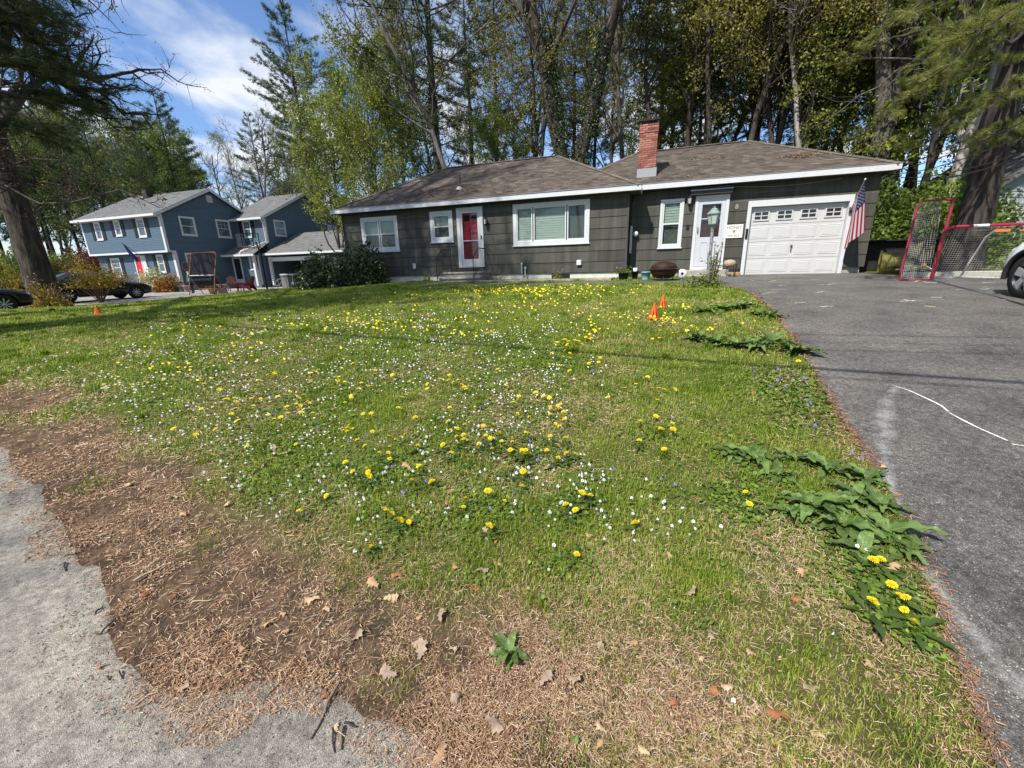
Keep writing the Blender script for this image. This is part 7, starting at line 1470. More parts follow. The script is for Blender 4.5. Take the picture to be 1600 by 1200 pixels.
# rusty needles along the drive edge and on the roof
n = 5200; v = 1.0+10.5*rng.random(n)**1.4; v = v[rng.random(n) < .25+.75*sstep(.35, .6, vnoise(v, 0*v, 1.8, 77))]; n = len(v); u = drive_u(v)+np.abs(rng.normal(0, .024, n))*rng.choice([1, -1], n, p=[.55, .45])+.01; XY = TU[None, :2]*u[:, None]+NV[None, :2]*v[:, None]; P = np.column_stack([XY, ground(XY[:, 0], XY[:, 1])+.012])
tag(put('rusty_edge_needles', litter('rusty_edge_needles', P, np.interp(v, [1, 6, 12], [.03, .05, .08]), np.interp(v, [1, 6, 12], [.0022, .006, .012]), rng, np.clip(rng.normal(.38, .12, n), 0, 1), lift=.012)), kind='stuff')
rp = []
for (u, v, su, sv, k, zt) in ((-8.7, 16.5, .55, .22, 260, 0), (-9.6, 16.3, .45, .15, 160, 0), (-7.5, 16.35, .5, .12, 150, 0), (4.4, 17.6, .32, .12, 240, 1), (1.9, 18.2, .5, .10, 110, 1), (.6, 16.6, .4, .08, 90, 1), (-11.6, 15.9, .6, .06, 90, 0)):
    a = rng.normal(u, su, k); b = np.maximum(rng.normal(v, sv, k), 15.7 if not zt else 16.35); z = (4.12+(b-15.62)*.5395 if not zt else 4.215+(b-16.28)*.5027)+.03
    rp.append(np.column_stack([TU[0]*a+NV[0]*b, TU[1]*a+NV[1]*b, z]))
rp = np.vstack(rp); tag(put('roof_needles', litter('roof_needles', rp, .09, .014, rng, np.clip(rng.normal(.42, .12, len(rp)), 0, 1), lift=.02, tilt=.3)), kind='stuff')
# clover and violet leaves
def zone(x, y):
    "where the white violets grow"
    u, v = site_uv(x, y); a = sstep(-8.5, -5.5, x)*sstep(1.6, .2, x)*sstep(1.6, 2.6, y+.25*np.abs(x))*sstep(9.5, 5.5, y)
    return a*sstep(.36, .60, fnoise(x, y, 1.1, 91)+.10*sstep(3.8, 1.0, np.abs(x+2.2)))
LFV = mat('violet_leaf', (.05, .1, .02), .5, tone_cols=[(.055, .10, .016), (.12, .20, .028), (.23, .31, .045)], trans=.25)
def roundleaves(name, P, s, m, rng):
    n = len(P); a = rng.uniform(0, 6.283, n); d = np.stack([np.cos(a), np.sin(a), rng.normal(.15, .3, n)], 1); w = np.stack([-np.sin(a), np.cos(a), rng.normal(0, .3, n)], 1); S_ = (s*rng.uniform(.6, 1.3, n))[:, None]; P = P+np.array([0, 0, 1])*rng.uniform(.004, .035, (n, 1))
    V = np.stack([P, P+d*S_*.25+w*S_*.5, P+d*S_*.75+w*S_*.38, P+d*S_*1.02, P+d*S_*.75-w*S_*.38, P+d*S_*.25-w*S_*.5], 1).reshape(-1, 3); b = np.arange(n)*6
    return np_mesh(name, V, np.concatenate([np.stack([b, b+1, b+2, b+3], 1), np.stack([b, b+3, b+4, b+5], 1)]), m, tone=np.tile(np.clip(rng.normal(.5, .25, n), 0, 1), 2))
cloverw = lambda x, y: on_lawn(x, y)*sstep(.35, .8, green(x, y))*(zone(x, y)+.28*green(x, y)*sstep(.5, .68, fnoise(x, y, 1.9, 95)))
P = sample(26000, cloverw, seed=9, dpow=1.4); d = np.hypot(P[:, 0], P[:, 1])
tag(put('ground_cover', roundleaves('ground_cover', P, np.interp(d, [1, 3, 8], [.012, .018, .030]), LFV, rng)), kind='stuff')
# violets --------------------------------------------------
VW = mat('white_petal', (.78, .78, .82), .6, trans=.2); VB_ = mat('violet_petal', (.24, .19, .55), .6, trans=.2); VC = mat('violet_centre', (.10, .06, .25), .6); YC = mat('flower_stalk', (.10, .15, .03), .6)
def violet_mesh(pm, size=.0165, h=.045):
    mb = MB()
    for k, (a, l) in enumerate(((0, 1), (1.15, .95), (2.35, 1.1), (3.93, 1.1), (5.13, .95))):
        a += math.pi/2; ca, sa = math.cos(a), math.sin(a); P = lambda f, w: (size*.5*l*(f*ca-w*sa), -.006*f*0-.004, h+size*.5*l*(f*sa+w*ca))
        Q = [P(.08, -.12), P(.6, -.42), P(1.0, -.2), P(1.0, .2), P(.6, .42), P(.08, .12)]; mb.poly([(x, y+.004*k*.3-z*.0, z) for x, y, z in Q], 0)
    mb.poly([(size*.10*math.cos(a), -.0065, h+size*.10*math.sin(a)) for a in np.linspace(0, 6.28, 6)[:-1]], 1)
    mb._add([(-.001, 0, 0), (.001, 0, 0), (.001, .001, h), (-.001, .001, h)], [(0, 1, 2, 3)], 2)
    return mb.mesh('violet', [pm, VC, YC])
vm = [violet_mesh(VW), violet_mesh(VB_)]
def facing(x, y): return math.atan2(x, y)*-1
def put_flower(name, me, P, label, group, cat, sc, tilt, rz, lift=0.0):
    o = put(name, me, None, (P[0], P[1], P[2]+lift), (tilt, 0, rz), (sc, sc, sc)); return tag(o, label, cat, group)
PW = sample(840, lambda x, y: on_lawn(x, y)*zone(x, y)*(green(x, y) > .6), seed=21, dpow=1.0, dmin=1.9)
cl = sample(270, lambda x, y: on_lawn(x, y)*zone(x, y)*(green(x, y) > .6), seed=22, dpow=.8, dmin=1.9); cl = np.repeat(cl, 4, 0); cl[:, :2] += rng.normal(0, .07, (len(cl), 2)); cl = cl[on_lawn(cl[:, 0], cl[:, 1])]; PW = np.vstack([PW, cl]); PW[:, 2] = ground(PW[:, 0], PW[:, 1])
xp = np.array([at(*p) for p in ((862, 869), (880, 880), (857, 902), (937, 795), (948, 822), (957, 836), (990, 845), (996, 847), (991, 858), (1021, 893), (795, 712), (1302, 1003), (1331, 867), (1356, 872), (1389, 892), (1145, 1118), (945, 787), (700, 795), (660, 720), (1187, 740), (1060, 690))]); PW = np.vstack([xp, PW])
order = np.argsort(np.hypot(PW[:, 0], PW[:, 1])); PW = PW[order]
def wscale(P): return 1.0+.10*np.clip(np.hypot(P[0], P[1])-3, 0, 8)
for P in PW[:300]: put_flower('white_violet', vm[0], P, 'small white violet on a thin stalk in the flowering lawn', 'white violets in the lawn', 'flower', random.uniform(.6, 1.25)*wscale(P), random.uniform(-1.1, -.3), facing(P[0], P[1])+random.uniform(-.7, .7))
def flower_stuff(name, Ps, size, m, rng, hgt, FL=.5):
    n = len(Ps); k = 6; a = np.arange(k)*2*math.pi/k; tilt = rng.normal(0, .35, (n, 2)); c = Ps+np.array([0, 0, 1])*(hgt*rng.uniform(.7, 1.3, n))[:, None]; s = (size*rng.uniform(.7, 1.25, n))[:, None, None]
    toc = -np.stack([Ps[:, 0], Ps[:, 1]], 1); toc /= np.linalg.norm(toc, axis=1)[:, None]; ux = np.stack([-toc[:, 1], toc[:, 0], 0*toc[:, 0]], 1); uy = np.stack([-toc[:, 0]*FL, -toc[:, 1]*FL, np.full(n, 1-FL)], 1); uy[:, 2] += tilt[:, 0]
    rr = np.where(np.arange(k) % 2 == 0, .5, .36)[None, :, None]; V = c[:, None, :]+s*rr*(ux[:, None, :]*np.cos(a)[None, :, None]+uy[:, None, :]*np.sin(a)[None, :, None]); b = (np.arange(n)*k)[:, None]
    return np_mesh(name, V.reshape(-1, 3), np.concatenate([b+np.array([[0, 1, 2, 3]]), b+np.array([[0, 3, 4, 5]])]), m)
Q = PW[300:]; tag(put('white_violets', flower_stuff('white_violets', Q, np.array([.0165*wscale(p) for p in Q]), VW, rng, np.full(len(Q), .05))), kind='stuff')
BV = np.vstack([np.array([at(*p) for p in ((1180, 598), (1205, 592), (1213, 604), (1222, 596), (1240, 590), (1253, 600), (1262, 604), (1237, 604), (1214, 584), (1195, 600), (1255, 632), (1262, 642), (1270, 640), (1278, 675), (1325, 720), (1338, 727), (735, 770), (762, 805), (765, 832), (803, 778), (690, 660), (592, 668), (545, 700), (575, 690), (430, 655), (365, 580), (300, 548), (350, 560), (612, 740), (668, 765), (510, 680), (470, 700), (1046, 662), (1180, 590), (1225, 612), (1200, 612))]),
                sample(36, lambda x, y: on_lawn(x, y)*zone(x, y)*(green(x, y) > .6), seed=31, dpow=1.0, dmin=2.2)])
for P in BV: put_flower('purple_violet', vm[1], P, 'small purple violet in the lawn among the green leaves', 'purple violets in the lawn', 'flower', random.uniform(.9, 1.4)*wscale(P), random.uniform(-1.0, -.2), facing(P[0], P[1])+random.uniform(-.7, .7))
# violet leaf mats on the drive edge
def clump_pts(px, py, r, n, rng):
    c = at(px, py); P = c+np.column_stack([rng.normal(0, r, n), rng.normal(0, r, n), np.zeros(n)]); P = P[on_lawn(P[:, 0], P[:, 1])]; P[:, 2] = ground(P[:, 0], P[:, 1]); return P
CP = np.vstack([clump_pts(*a, rng) for a in ((1215, 600, .28, 420), (1250, 615, .22, 300), (1262, 640, .18, 260), (1240, 660, .2, 160), (1165, 780, .10, 340), (1150, 800, .10, 260), (1190, 740, .09, 200), (1270, 800, .10, 240), (1320, 850, .08, 200), (1370, 905, .09, 340), (1400, 960, .09, 380), (1340, 940, .08, 240), (1440, 1000, .05, 160), (900, 885, .07, 150), (860, 878, .05, 80), (650, 815, .10, 160), (780, 790, .12, 200), (880, 795, .12, 160), (1020, 680, .15, 220), (740, 780, .12, 200), (590, 740, .15, 260), (450, 690, .2, 260))])
d = np.hypot(CP[:, 0], CP[:, 1]); tag(put('violet_leaves', roundleaves('violet_leaves', CP, np.interp(d, [1, 3, 6], [.013, .022, .035]), LFV, rng)), kind='stuff')
# dandelions -------------------------------------------------
DY = mat('dandelion_yellow', (.86, .66, .008), .6, col2=(.88, .72, .02), scale=60, trans=.15); DG = mat('dandelion_green', (.07, .12, .025), .6, tone_cols=[(.030, .055, .012), (.065, .105, .020), (.12, .16, .03)], trans=.2)
def head_mesh(r=.021, rings=4, per=18, seed=1):
    rr = random.Random(seed); mb = MB()
    for k in range(rings):
        f = 1-k/rings*.82; z0 = .002+.0022*k; n = max(7, int(per*f))
        for j in range(n):
            a = 2*math.pi*(j+rr.uniform(-.2, .2))/n; l = r*f*rr.uniform(.88, 1.08); w = 2*math.pi*r*f/n*.55; ca, sa = math.cos(a), math.sin(a); P = lambda q, s, z: (q*ca-s*sa, q*sa+s*ca, z)
            mb._add([P(r*.08, 0, z0), P(l*.85, -w*.5, z0+.003+.002*k*.5), P(l, 0, z0+.002+.003*k*.5), P(l*.85, w*.5, z0+.003+.002*k*.5)], [(0, 1, 2, 3)])
    mb.lathe([(0, -.008), (r*.35, -.006), (r*.4, 0), (0, .002)], (0, 0, 0), 7, mi=1); return mb.mesh('flower_head', [DY, DG])
heads = [head_mesh(seed=s) for s in (1, 2, 3)]; headfar = head_mesh(rings=2, per=9, seed=5)
stm = MB().tube([(0, 0, 0), (.002, .001, .5), (0, 0, 1)], .0018, 5, caps=False).mesh('stalk', DG)
def dleaf(L=.11, W_l=.022, seed=1):
    rr = random.Random(seed); mb = MB(); n = 7; L_, R_ = [], []
    C_ = [(L*i/n, .006+.020*math.sin(i/n*2.6)) for i in range(n+1)]
    for i in range(n+1):
        t = i/n; w = W_l*(.18+.9*math.sin(min(1, t*1.05)*2.7)**1.0)*(1.25 if i % 2 else .55)*.5 if i < n else 0; L_.append(w); R_.append(w*rr.uniform(.8, 1.2))
    vs = []; 
    for i in range(n+1): x, z = C_[i]; bk = -.008 if i % 2 else 0; vs += [(x+bk, L_[i], z+.003), (x, 0, z), (x+bk, -R_[i], z+.003)]
    fs = []
    for i in range(n): a = i*3; fs += [(a, a+1, a+4, a+3), (a+1, a+2, a+5, a+4)]
    mb._add(vs, fs, 0, True, rr.uniform(.2, .9)); return mb.mesh('leaf', DG)
dleaves = [dleaf(seed=s, L=.09+.012*s) for s in range(4)]
DPX = [(605, 809), (614, 817), (626, 829), (640, 827), (582, 868), (725, 805), (729, 794), (765, 840), (789, 794), (763, 787), (816, 772), (884, 808), (899, 809), (909, 790), (922, 789), (992, 831), (901, 880), (1358, 898), (1372, 890), (1356, 966), (1387, 935), (1399, 949), (1409, 955), (1408, 971), (1422, 988), (553, 747), (577, 749), (594, 720), (512, 785), (575, 744), (1000, 668), (1024, 660), (998, 702), (1030, 680), (1049, 675), (1032, 689), (1050, 687), (1037, 714), (1028, 618), (1037, 616), (1042, 620), (1027, 635), (1054, 617), (766, 700), (769, 711), (798, 714), (816, 716), (834, 709), (822, 692), (860, 697), (874, 680), (868, 670), (855, 638), (849, 630), (858, 634), (770, 675), (725, 690), (714, 690), (701, 606), (709, 608), (716, 604), (722, 610), (568, 632), (569, 660), (575, 664), (581, 656), (545, 688), (548, 675), (560, 700), (603, 660), (630, 650), (623, 646), (490, 656), (485, 640), (430, 665), (443, 670), (463, 678), (452, 660), (335, 721), (388, 708), (308, 690), (340, 685), (470, 812), (920, 577), (939, 585), (935, 577), (976, 617), (993, 611), (1018, 616), (972, 605), (1135, 613), (1163, 783), (1169, 800), (1372, 890), (645, 767), (676, 765), (950, 630), (953, 617), (802, 640), (800, 620)]
DP = [at(*p) for p in dict.fromkeys(DPX)]
def drand(px0, px1, py0, py1, n, sx=1.0):
    r_ = []
    while len(r_) < n:
        px = random.uniform(px0, px1); py = py0+(py1-py0)*random.random()**sx; P = at(px, py)
        if on_lawn(np.array([P[0]]), np.array([P[1]]))[0]: r_.append(P)
    return r_
def dclust(px, py, sx, sy, n): 
    r_ = []; tries = 0
    while len(r_) < n and tries < n*6:
        tries += 1; P = at(random.gauss(px, sx), random.gauss(py, sy))
        if on_lawn(np.array([P[0]]), np.array([P[1]]))[0]: r_.append(P)
    return r_
for a in ((820, 459, 55, 3.5, 150), (760, 457, 40, 3, 60), (880, 462, 40, 6, 60), (700, 470, 60, 7, 50), (850, 478, 60, 7, 45), (560, 505, 40, 7, 40), (480, 512, 50, 8, 35), (620, 515, 60, 6, 45), (720, 528, 30, 4, 24), (700, 505, 80, 9, 40), (935, 500, 40, 8, 24), (1045, 508, 18, 5, 34), (1065, 486, 14, 3, 14), (1020, 500, 14, 5, 16), (975, 505, 14, 4, 12), (925, 515, 12, 4, 12), (1090, 520, 22, 4, 14), (1040, 535, 9, 3, 10), (920, 532, 10, 6, 14), (885, 545, 12, 5, 14), (1170, 515, 8, 3, 3), (1243, 572, 6, 3, 4), (380, 540, 40, 10, 22), (340, 575, 40, 10, 20), (240, 600, 50, 12, 16), (480, 600, 60, 16, 18), (380, 640, 50, 14, 14), (300, 520, 60, 10, 16), (1000, 455, 40, 4, 20), (870, 450, 60, 2, 24)): DP += dclust(*a)
DP += drand(420, 900, 560, 765, 50); DP += dclust(740, 690, 40, 12, 10)+dclust(600, 700, 30, 14, 9)+dclust(860, 650, 20, 10, 8)+dclust(640, 610, 50, 12, 12)+dclust(480, 650, 30, 14, 8); DP += drand(100, 560, 520, 690, 26); DP += drand(400, 1050, 480, 640, 40)
DP = np.array(DP); DP = DP[np.argsort(np.hypot(DP[:, 0], DP[:, 1]))]
def plabel(P):
    px, py = to_px(P); 
    if px > 1300: return 'yellow dandelion in the thick weedy clump by the driveway edge'
    if py > 780: return 'yellow dandelion among dry grass and leaves in the near lawn'
    if px < 450: return 'yellow dandelion in the left lawn among the white violets'
    if px > 950: return 'yellow dandelion in the right half of the lawn towards the driveway'
    return 'yellow dandelion in the middle of the green lawn'
for k, P in enumerate(DP[:300]):
    d = float(np.hypot(P[0], P[1])); near = k < 110; sc = random.uniform(.85, 1.2)*(1+.05*max(0, d-3)); h = random.uniform(.045, .08) if d < 4 else random.uniform(.06, .09)
    px, py = to_px(P); grp = 'dandelions '+plabel(P).split('dandelion ')[1]
    if near:
        t = empty('dandelion', tuple(P), random.uniform(0, 6.28), plabel(P), 'flower', grp); t.scale = (sc, sc, sc); a = random.uniform(0, 6.28)
        put('flower_head', heads[k % 3], t, (.0, 0, h), (random.uniform(-.1, .65), random.uniform(-.45, .45), 0), scale=(random.uniform(.8, 1.2),)*3); put('stalk', stm, t, (0, 0, 0), scale=(1, 1, h-.006))
        if k < 70:
            for q in range(6): put('leaf', dleaves[random.randrange(4)], t, (0, 0, .004), (0, random.uniform(-.15, .05), q*1.05+random.uniform(-.3, .3)), scale=(random.uniform(.6, .95)*(1.35 if px > 1300 else 1),)*3)
    else:
        o = put('dandelion', headfar, None, (P[0], P[1], P[2]+h), (random.uniform(-.4, .4)+.25*math.cos(0), random.uniform(-.4, .4), random.uniform(0, 6.28)), (sc, sc, sc)); tag(o, plabel(P), 'flower', grp)
Q = DP[300:]; dd_ = np.hypot(Q[:, 0], Q[:, 1]); tag(put('dandelions', flower_stuff('dandelions', Q, .034*(1+.045*np.maximum(0, dd_-3)), DY, rng, np.full(len(Q), .08), FL=.72)), kind='stuff')
# broad-leaved dock plants -------------------------------------
DOCK = mat('dock_leaf', (.088, .155, .034), .45, col2=(.14, .205, .055), scale=5, var=.3, bump=.5, bscale=22, trans=.22, spec=.5, tone=.30)
MIDR = mat('dock_midrib', (.16, .19, .06), .5)
def dock_leaf(L, Wd, seed, arch=.5, wave=.02):
    rr = random.Random(seed); n, k = 12, 4; vs = []; rise = rr.uniform(.15, .5)*arch*2
    for i in range(n+1):
        t = i/n; w = Wd*.5*(math.sin(min(1., t*1.02)**.75*math.pi)**.8*.95+.06)*(1-.15*t) if t > .10 else Wd*.05; x = L*t; z = L*(rise*t-arch*t*t*1.15)+.01
        for j in range(-k//2, k//2+1):
            s = j/(k/2); vs.append((x+rr.uniform(-.1, .1)*L/n*abs(s), w*s, z+abs(s)*w*.30+wave*.38*math.sin(t*19+s*2+seed)*abs(s)*min(1, t*4)))
    fs = []
    for i in range(n):
        for j in range(k): a = i*(k+1)+j; fs.append((a, a+1, a+k+2, a+k+1))
    mb = MB(); mb._add(vs, fs, 0, True, rr.random()); mb.tube([(vs[i*(k+1)+k//2][0], 0, vs[i*(k+1)+k//2][2]+.0012) for i in range(n)], [.0026-.0018*i/n for i in range(n)], 3, mi=1, caps=False); me = mb.mesh('leaf', [DOCK, MIDR])
    return me
DKL = [dock_leaf(.17, .072, 1, .45, .03), dock_leaf(.22, .080, 2, .5, .03), dock_leaf(.14, .062, 3, .3), dock_leaf(.19, .070, 4, .25, .03), dock_leaf(.22, .090, 5, .4), dock_leaf(.10, .050, 6, .2)]
for k, (px, py, n, sc, lb) in enumerate(((1180, 720, 9, .95, 'broad-leaved dock plant in the near lawn, farthest left of the near docks'), (1215, 745, 7, .8, 'dock plant close behind the leftmost near dock'), (1290, 735, 8, .8, 'dock plant near a purple violet at the driveway edge'), (1350, 752, 8, .8, 'dock plant spilling leaves over the driveway edge, upper of the near ones'), (1265, 795, 9, 1.0, 'large dock plant with the widest leaves in the near group'),
        (1310, 825, 9, 1.0, 'dock plant in the middle of the near group'), (1385, 835, 9, .95, 'dock plant with leaves reaching far over the asphalt, nearest the powder trail'), (1345, 865, 6, .7, 'small dock plant just above the dandelion clump at the driveway edge'), (1140, 712, 7, .7, 'low dock plant left of the leftmost tall near dock, in short grass'), (1243, 722, 7, .75, 'dock plant between the leftmost near dock and the purple violet dock'), (1305, 790, 7, .85, 'dock plant upright between the two largest near docks'), (1232, 803, 6, .7, 'small dock plant left of the widest-leaved dock'), (1372, 792, 7, .8, 'dock plant overhanging the asphalt above the powder trail'), (1335, 778, 7, .8, 'bushy dock plant near the middle of the upper near row'), (1405, 858, 7, .75, 'lowest dock plant touching the powder trail'), (795, 1022, 6, .55, 'small lone dock plant in the bare dirt at the bottom of the lawn'),
        (1100, 488, 9, 1.2, 'dock plant right of the orange cones, leftmost of the far row'), (1130, 486, 9, 1.25, 'dock plant second from the left in the far row'), (1158, 482, 10, 1.35, 'tallest dock plant in the far row near the driveway'), (1185, 492, 9, 1.2, 'dock plant at the driveway edge in the far row'), (1205, 497, 8, 1.1, 'dock plant farthest right in the far row, over the asphalt'),
        (1085, 532, 8, 1.15, 'dock plant left end of the middle row'), (1115, 538, 9, 1.2, 'dock plant second in the middle row'), (1150, 543, 9, 1.2, 'dock plant third in the middle row'), (1180, 545, 8, 1.1, 'dock plant fourth in the middle row'), (1205, 538, 8, 1.3, 'upright dark dock plant of the middle row'), (1245, 552, 9, 1.3, 'dock plant at the right end of the middle row, over the driveway'))):
    P = at(px, py); t = empty('dock_plant', tuple(P), random.uniform(0, 6.28), lb, 'plant', 'dock plants by the driveway' if px != 795 else None); t.scale = (sc, sc, sc); n = int(n*1.9)
    for q in range(n): put('leaf', DKL[(k*3+q) % 6], t, (0, 0, .0), (0, random.uniform(-.62, .02), q*6.283/n*1.0+random.uniform(-.35, .35)), scale=(random.uniform(.75, 1.15),)*3)
# fallen oak leaves --------------------------------------------
OLM = [mat('dry_leaf_%s' % nme, c, .75, col2=c2, scale=12, var=.2, bump=.3, bscale=40, trans=.12) for nme, c, c2 in (('tan', (.46, .30, .17), (.34, .20, .11)), ('russet', (.36, .15, .065), (.24, .10, .05)), ('grey', (.30, .22, .16), (.40, .30, .21)), ('pale', (.55, .41, .25), (.44, .29, .17)))]
def oak_leaf(L, seed, m):
    rr = random.Random(seed); n = 9; pts = []
    lob = [.05, .16, .10, .30, .16, .42, .22, .36, .16, 0]
    up = [(L*(i/n), L*lob[i]*rr.uniform(.85, 1.15)) for i in range(n+1)]; vs = []; cx = rr.uniform(.8, 2.6); cy = rr.uniform(.5, 3.0); 
    def bend(x, y): return (x*.93, y*.86, L*(.16*math.sin(x/L*cx*1.6)+abs(y)/L*.75*math.sin(cy+x/L*5)+y/L*.25*math.sin(cx*3)+.07))
    for i, (x, w) in enumerate(up):
        fx = (.05*L if lob[i] > .2 else 0); vs += [bend(x+fx, w), bend(x, 0), bend(x+fx, -w*rr.uniform(.85, 1.1))]
    fs = []
    for i in range(n): a = i*3; fs += [(a, a+3, a+4, a+1), (a+1, a+4, a+5, a+2)]
    mb = MB(); mb._add(vs, fs, 0, True); mb.tube([bend(0, 0), (-.14*L, .01*L, .01)], .0009, 4, caps=False); return mb.mesh('oak_leaf', m)
OLV = [oak_leaf(.075+.006*(s % 4), s, OLM[s % 4]) for s in range(12)]
LPX = [(655, 822, 1, 1.2), (1068, 934, 2, 1.1), (590, 922, 0, 1.25), (628, 905, 1, 1.1), (275, 783, 3, 1.4), (215, 757, 3, 1.0), (1255, 940, 1, 1), (1290, 946, 1, 1.1), (1130, 832, 0, 1.2), (1235, 780, 0, 1.0), (705, 884, 0, 1), (745, 898, 2, 1), (757, 1130, 2, 1.2), (695, 1165, 0, 1.3), (780, 848, 1, .9), (660, 800, 0, 1), (440, 712, 2, 1.1), (405, 735, 2, 1), (640, 735, 0, 1.3), (666, 742, 1, 1), (1250, 905, 0, .9), (1045, 1105, 1, 1), (1230, 1135, 1, 1.1), (1390, 900, 0, 1.3), (1420, 885, 1, 1), (1092, 596, 0, 1.2), (1170, 613, 1, 1), (970, 752, 0, 1), (500, 940, 3, 1), (515, 960, 3, 1), (670, 1010, 2, 1.1), (655, 1035, 2, 1), (910, 850, 0, 1), (560, 640, 0, 1), (395, 582, 3, 1), (370, 718, 0, .9), (845, 1075, 2, 1), (885, 1060, 2, .9), (600, 940, 3, 1), (980, 1010, 0, .8), (1100, 990, 2, .8), (1180, 1030, 0, .7), (735, 925, 1, .8), (690, 975, 2, 1), (620, 1060, 2, 1.1), (550, 1005, 2, .9), (1320, 980, 0, .9), (1035, 745, 0, .9), (810, 690, 1, .8), (480, 760, 0, .9), (1080, 780, 1, .8)]
random.seed(44)
for _ in range(70):
    LPX.append((random.uniform(150, 1400), random.uniform(700, 1190), random.randrange(4), random.uniform(.45, .9)))
def lleaf(px, py):
    if py > 1020: return 'bottom', 'curled dry oak leaf lying on the bare dirt near the bottom of the picture'
    if px > 1100: return 'right', 'curled dry oak leaf lying in the weedy grass towards the driveway'
    if px < 520: return 'left', 'dry leaf lying on the brown needle litter left of the lawn'
    return 'middle', 'curled dry oak leaf lying in the thin grass at the near edge of the lawn'
for (px, py, c, s) in LPX:
    P = at(px, py)
    if site_uv(P[0], P[1])[0] > drive_u(site_uv(P[0], P[1])[1])+.1 or P[1] < road_y(P[0])-.1: continue
    g_, lb = lleaf(px, py); o = put('fallen_leaf', OLV[random.choice([i for i in range(12) if i % 4 == c])], None, (P[0], P[1], P[2]+.010), (random.uniform(-.35, .35), random.uniform(-.35, .35), random.uniform(0, 6.28)), (s*.80,)*3); tag(o, lb, 'leaf', 'fallen leaves in the %s' % {'bottom': 'bottom dirt', 'right': 'weeds by the drive', 'left': 'needle litter on the left', 'middle': 'thin near grass'}[g_])
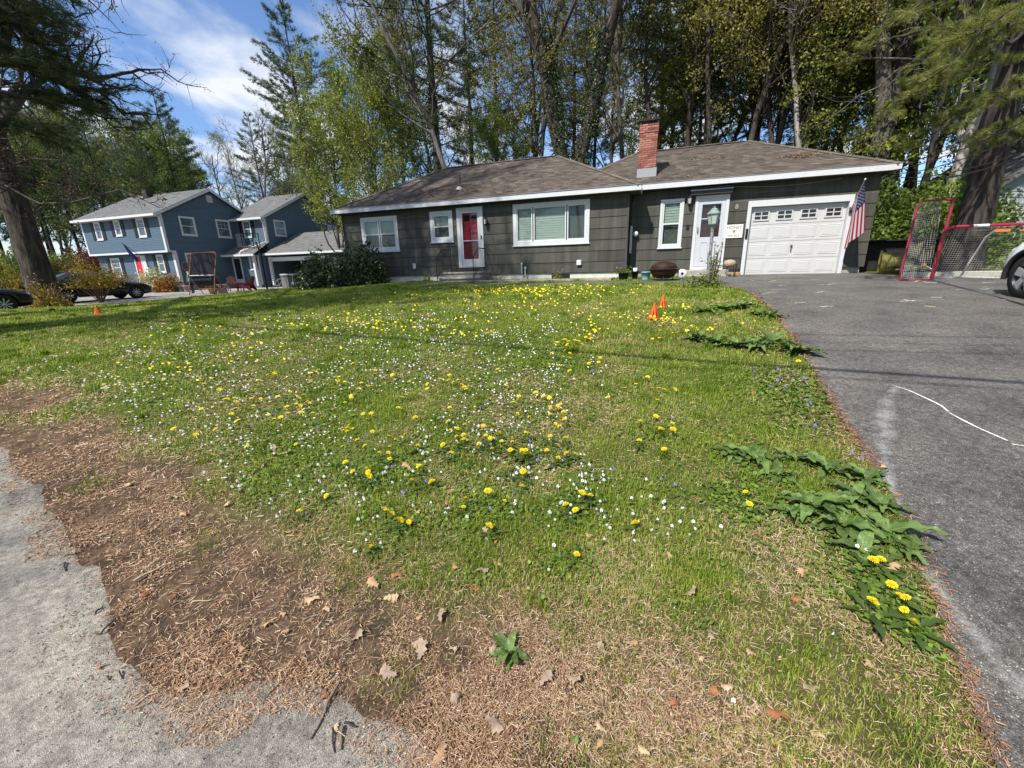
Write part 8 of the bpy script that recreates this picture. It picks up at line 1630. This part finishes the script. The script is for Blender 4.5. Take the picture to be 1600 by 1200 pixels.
# twigs ---------------------------------------------------------
TW = [mat('twig_grey', (.20, .155, .115), .9, var=.3, scale=30, bump=.5), mat('twig_dark', (.05, .038, .03), .9, var=.3, scale=30), mat('twig_pale', (.42, .33, .22), .9, var=.2, scale=30)]
for k, (x0, y0, x1, y1, r, c, lb) in enumerate(((210, 912, 258, 885, .0055, 2, 'pale thick broken stick lying on the needle litter near the road'), (528, 1072, 486, 1158, .0048, 0, 'long straight brown stick at the ragged road edge'), (560, 996, 618, 994, .0022, 1, 'thin dark twig in the middle of the dirt'), (150, 962, 162, 950, .004, 1, 'short dark stick end at the road edge'), (160, 993, 182, 968, .0035, 1, 'dark stick just below the short one at the road edge'),
        (233, 985, 252, 955, .003, 1, 'thin dark twig on the litter left of centre'), (268, 950, 280, 925, .003, 1, 'thin upright-lying dark twig in the litter'), (300, 944, 332, 940, .003, 2, 'pale splinter lying on the litter'), (335, 1000, 352, 980, .0025, 1, 'small dark twig on the bare soil'), (412, 1100, 438, 1070, .0022, 1, 'thin dark twig at the road edge'), (410, 1058, 422, 1037, .0018, 1, 'tiny dark twig on the dusty soil'),
        (520, 1142, 522, 1182, .003, 1, 'dark curved twig lying on the road asphalt'), (535, 1140, 532, 1176, .005, 0, 'short thick brown stick on the road asphalt'), (540, 1134, 558, 1140, .004, 1, 'short dark stick piece above the thick brown one'), (102, 882, 104, 894, .004, 1, 'tiny dark curled twig alone on the road'), (350, 755, 390, 748, .003, 1, 'dark twig lying at the edge of the grass'), (288, 868, 305, 858, .003, 2, 'pale twig above the thick broken stick'),
        (188, 1052, 192, 1064, .003, 1, 'small curled dark twig on the road edge'), (170, 1060, 172, 1066, .003, 1, 'smallest dark twig on the road edge'), (680, 820, 700, 850, .002, 0, 'thin brown twig in the near grass'))):
    A, B = at(x0, y0), at(x1, y1); d = B-A; L_ = np.linalg.norm(d); n = 6; Q = [A+d*i/n+np.array([random.gauss(0, .04)*L_*.5, random.gauss(0, .04)*L_*.5, 0]) for i in range(n+1)]
    c0 = A.copy(); Q = [(q-c0)+np.array([0, 0, r+.010+.004*math.sin(i)]) for i, q in enumerate(Q)]; mb = MB(); mb.tube(Q, [r, r*1.05, r*.95, r, r*.85, r*.8, r*.6], 7)
    if k % 3 == 0 and L_ > .1: q = Q[3]; mb.tube([q, q+np.array([d[1], -d[0], 0])*.16+np.array([0, 0, .01])+d*.1], [r*.6, r*.3], 5)
    o = mb.build('stick' if r > .0035 else 'twig', TW[c]); o.location = tuple(c0); tag(o, lb, 'stick')
n = 9000; P = sample(n, barew, seed=61, dpow=1.6); n = len(P); s = rng.uniform(.0015, .0055, n)[:, None]; P[:, 2] += .004; tet = np.array([[1, 0, -.4], [-.5, .87, -.4], [-.5, -.87, -.4], [0, 0, .7]])
V = (P[:, None, :]+tet[None]*s[:, :, None]*rng.uniform(.6, 1.4, (n, 4, 1))).reshape(-1, 3); b = (np.arange(n)*4)[:, None]
tag(put('soil_crumbs', np_mesh('soil_crumbs', V, np.concatenate([b+np.array([q]) for q in ([0, 1, 3], [1, 2, 3], [2, 0, 3])]), mat('soil_crumb', (.1, .07, .05), .95, tone_cols=[(.035, .026, .02), (.12, .085, .06), (.26, .19, .14)]), tone=np.tile(rng.random(n)**1.5, 3))), kind='stuff')
# small gravel on the road edge and grit on the drive
n = 2600; x = rng.uniform(-4.6, .2, n); y = road_y(x)-np.abs(rng.normal(0, .16, n)); P = np.column_stack([x, y, ground(x, y)+.009]); Fv = rng.normal(size=(n, 3)); s = rng.uniform(.0015, .0045, n)[:, None]
tet = np.array([[1, 0, -.4], [-.5, .87, -.4], [-.5, -.87, -.4], [0, 0, .7]]); V = (P[:, None, :]+tet[None]*s[:, :, None]*rng.uniform(.7, 1.3, (n, 4, 1))).reshape(-1, 3); b = (np.arange(n)*4)[:, None]
GRV = mat('road_grit', (.22, .19, .16), .9, tone_cols=[(.05, .04, .035), (.2, .17, .14), (.42, .38, .33)]); tag(put('road_grit', np_mesh('road_grit', V, np.concatenate([b+np.array([q]) for q in ([0, 1, 3], [1, 2, 3], [2, 0, 3])]), GRV, tone=np.tile(rng.random(n), 3))), kind='stuff')
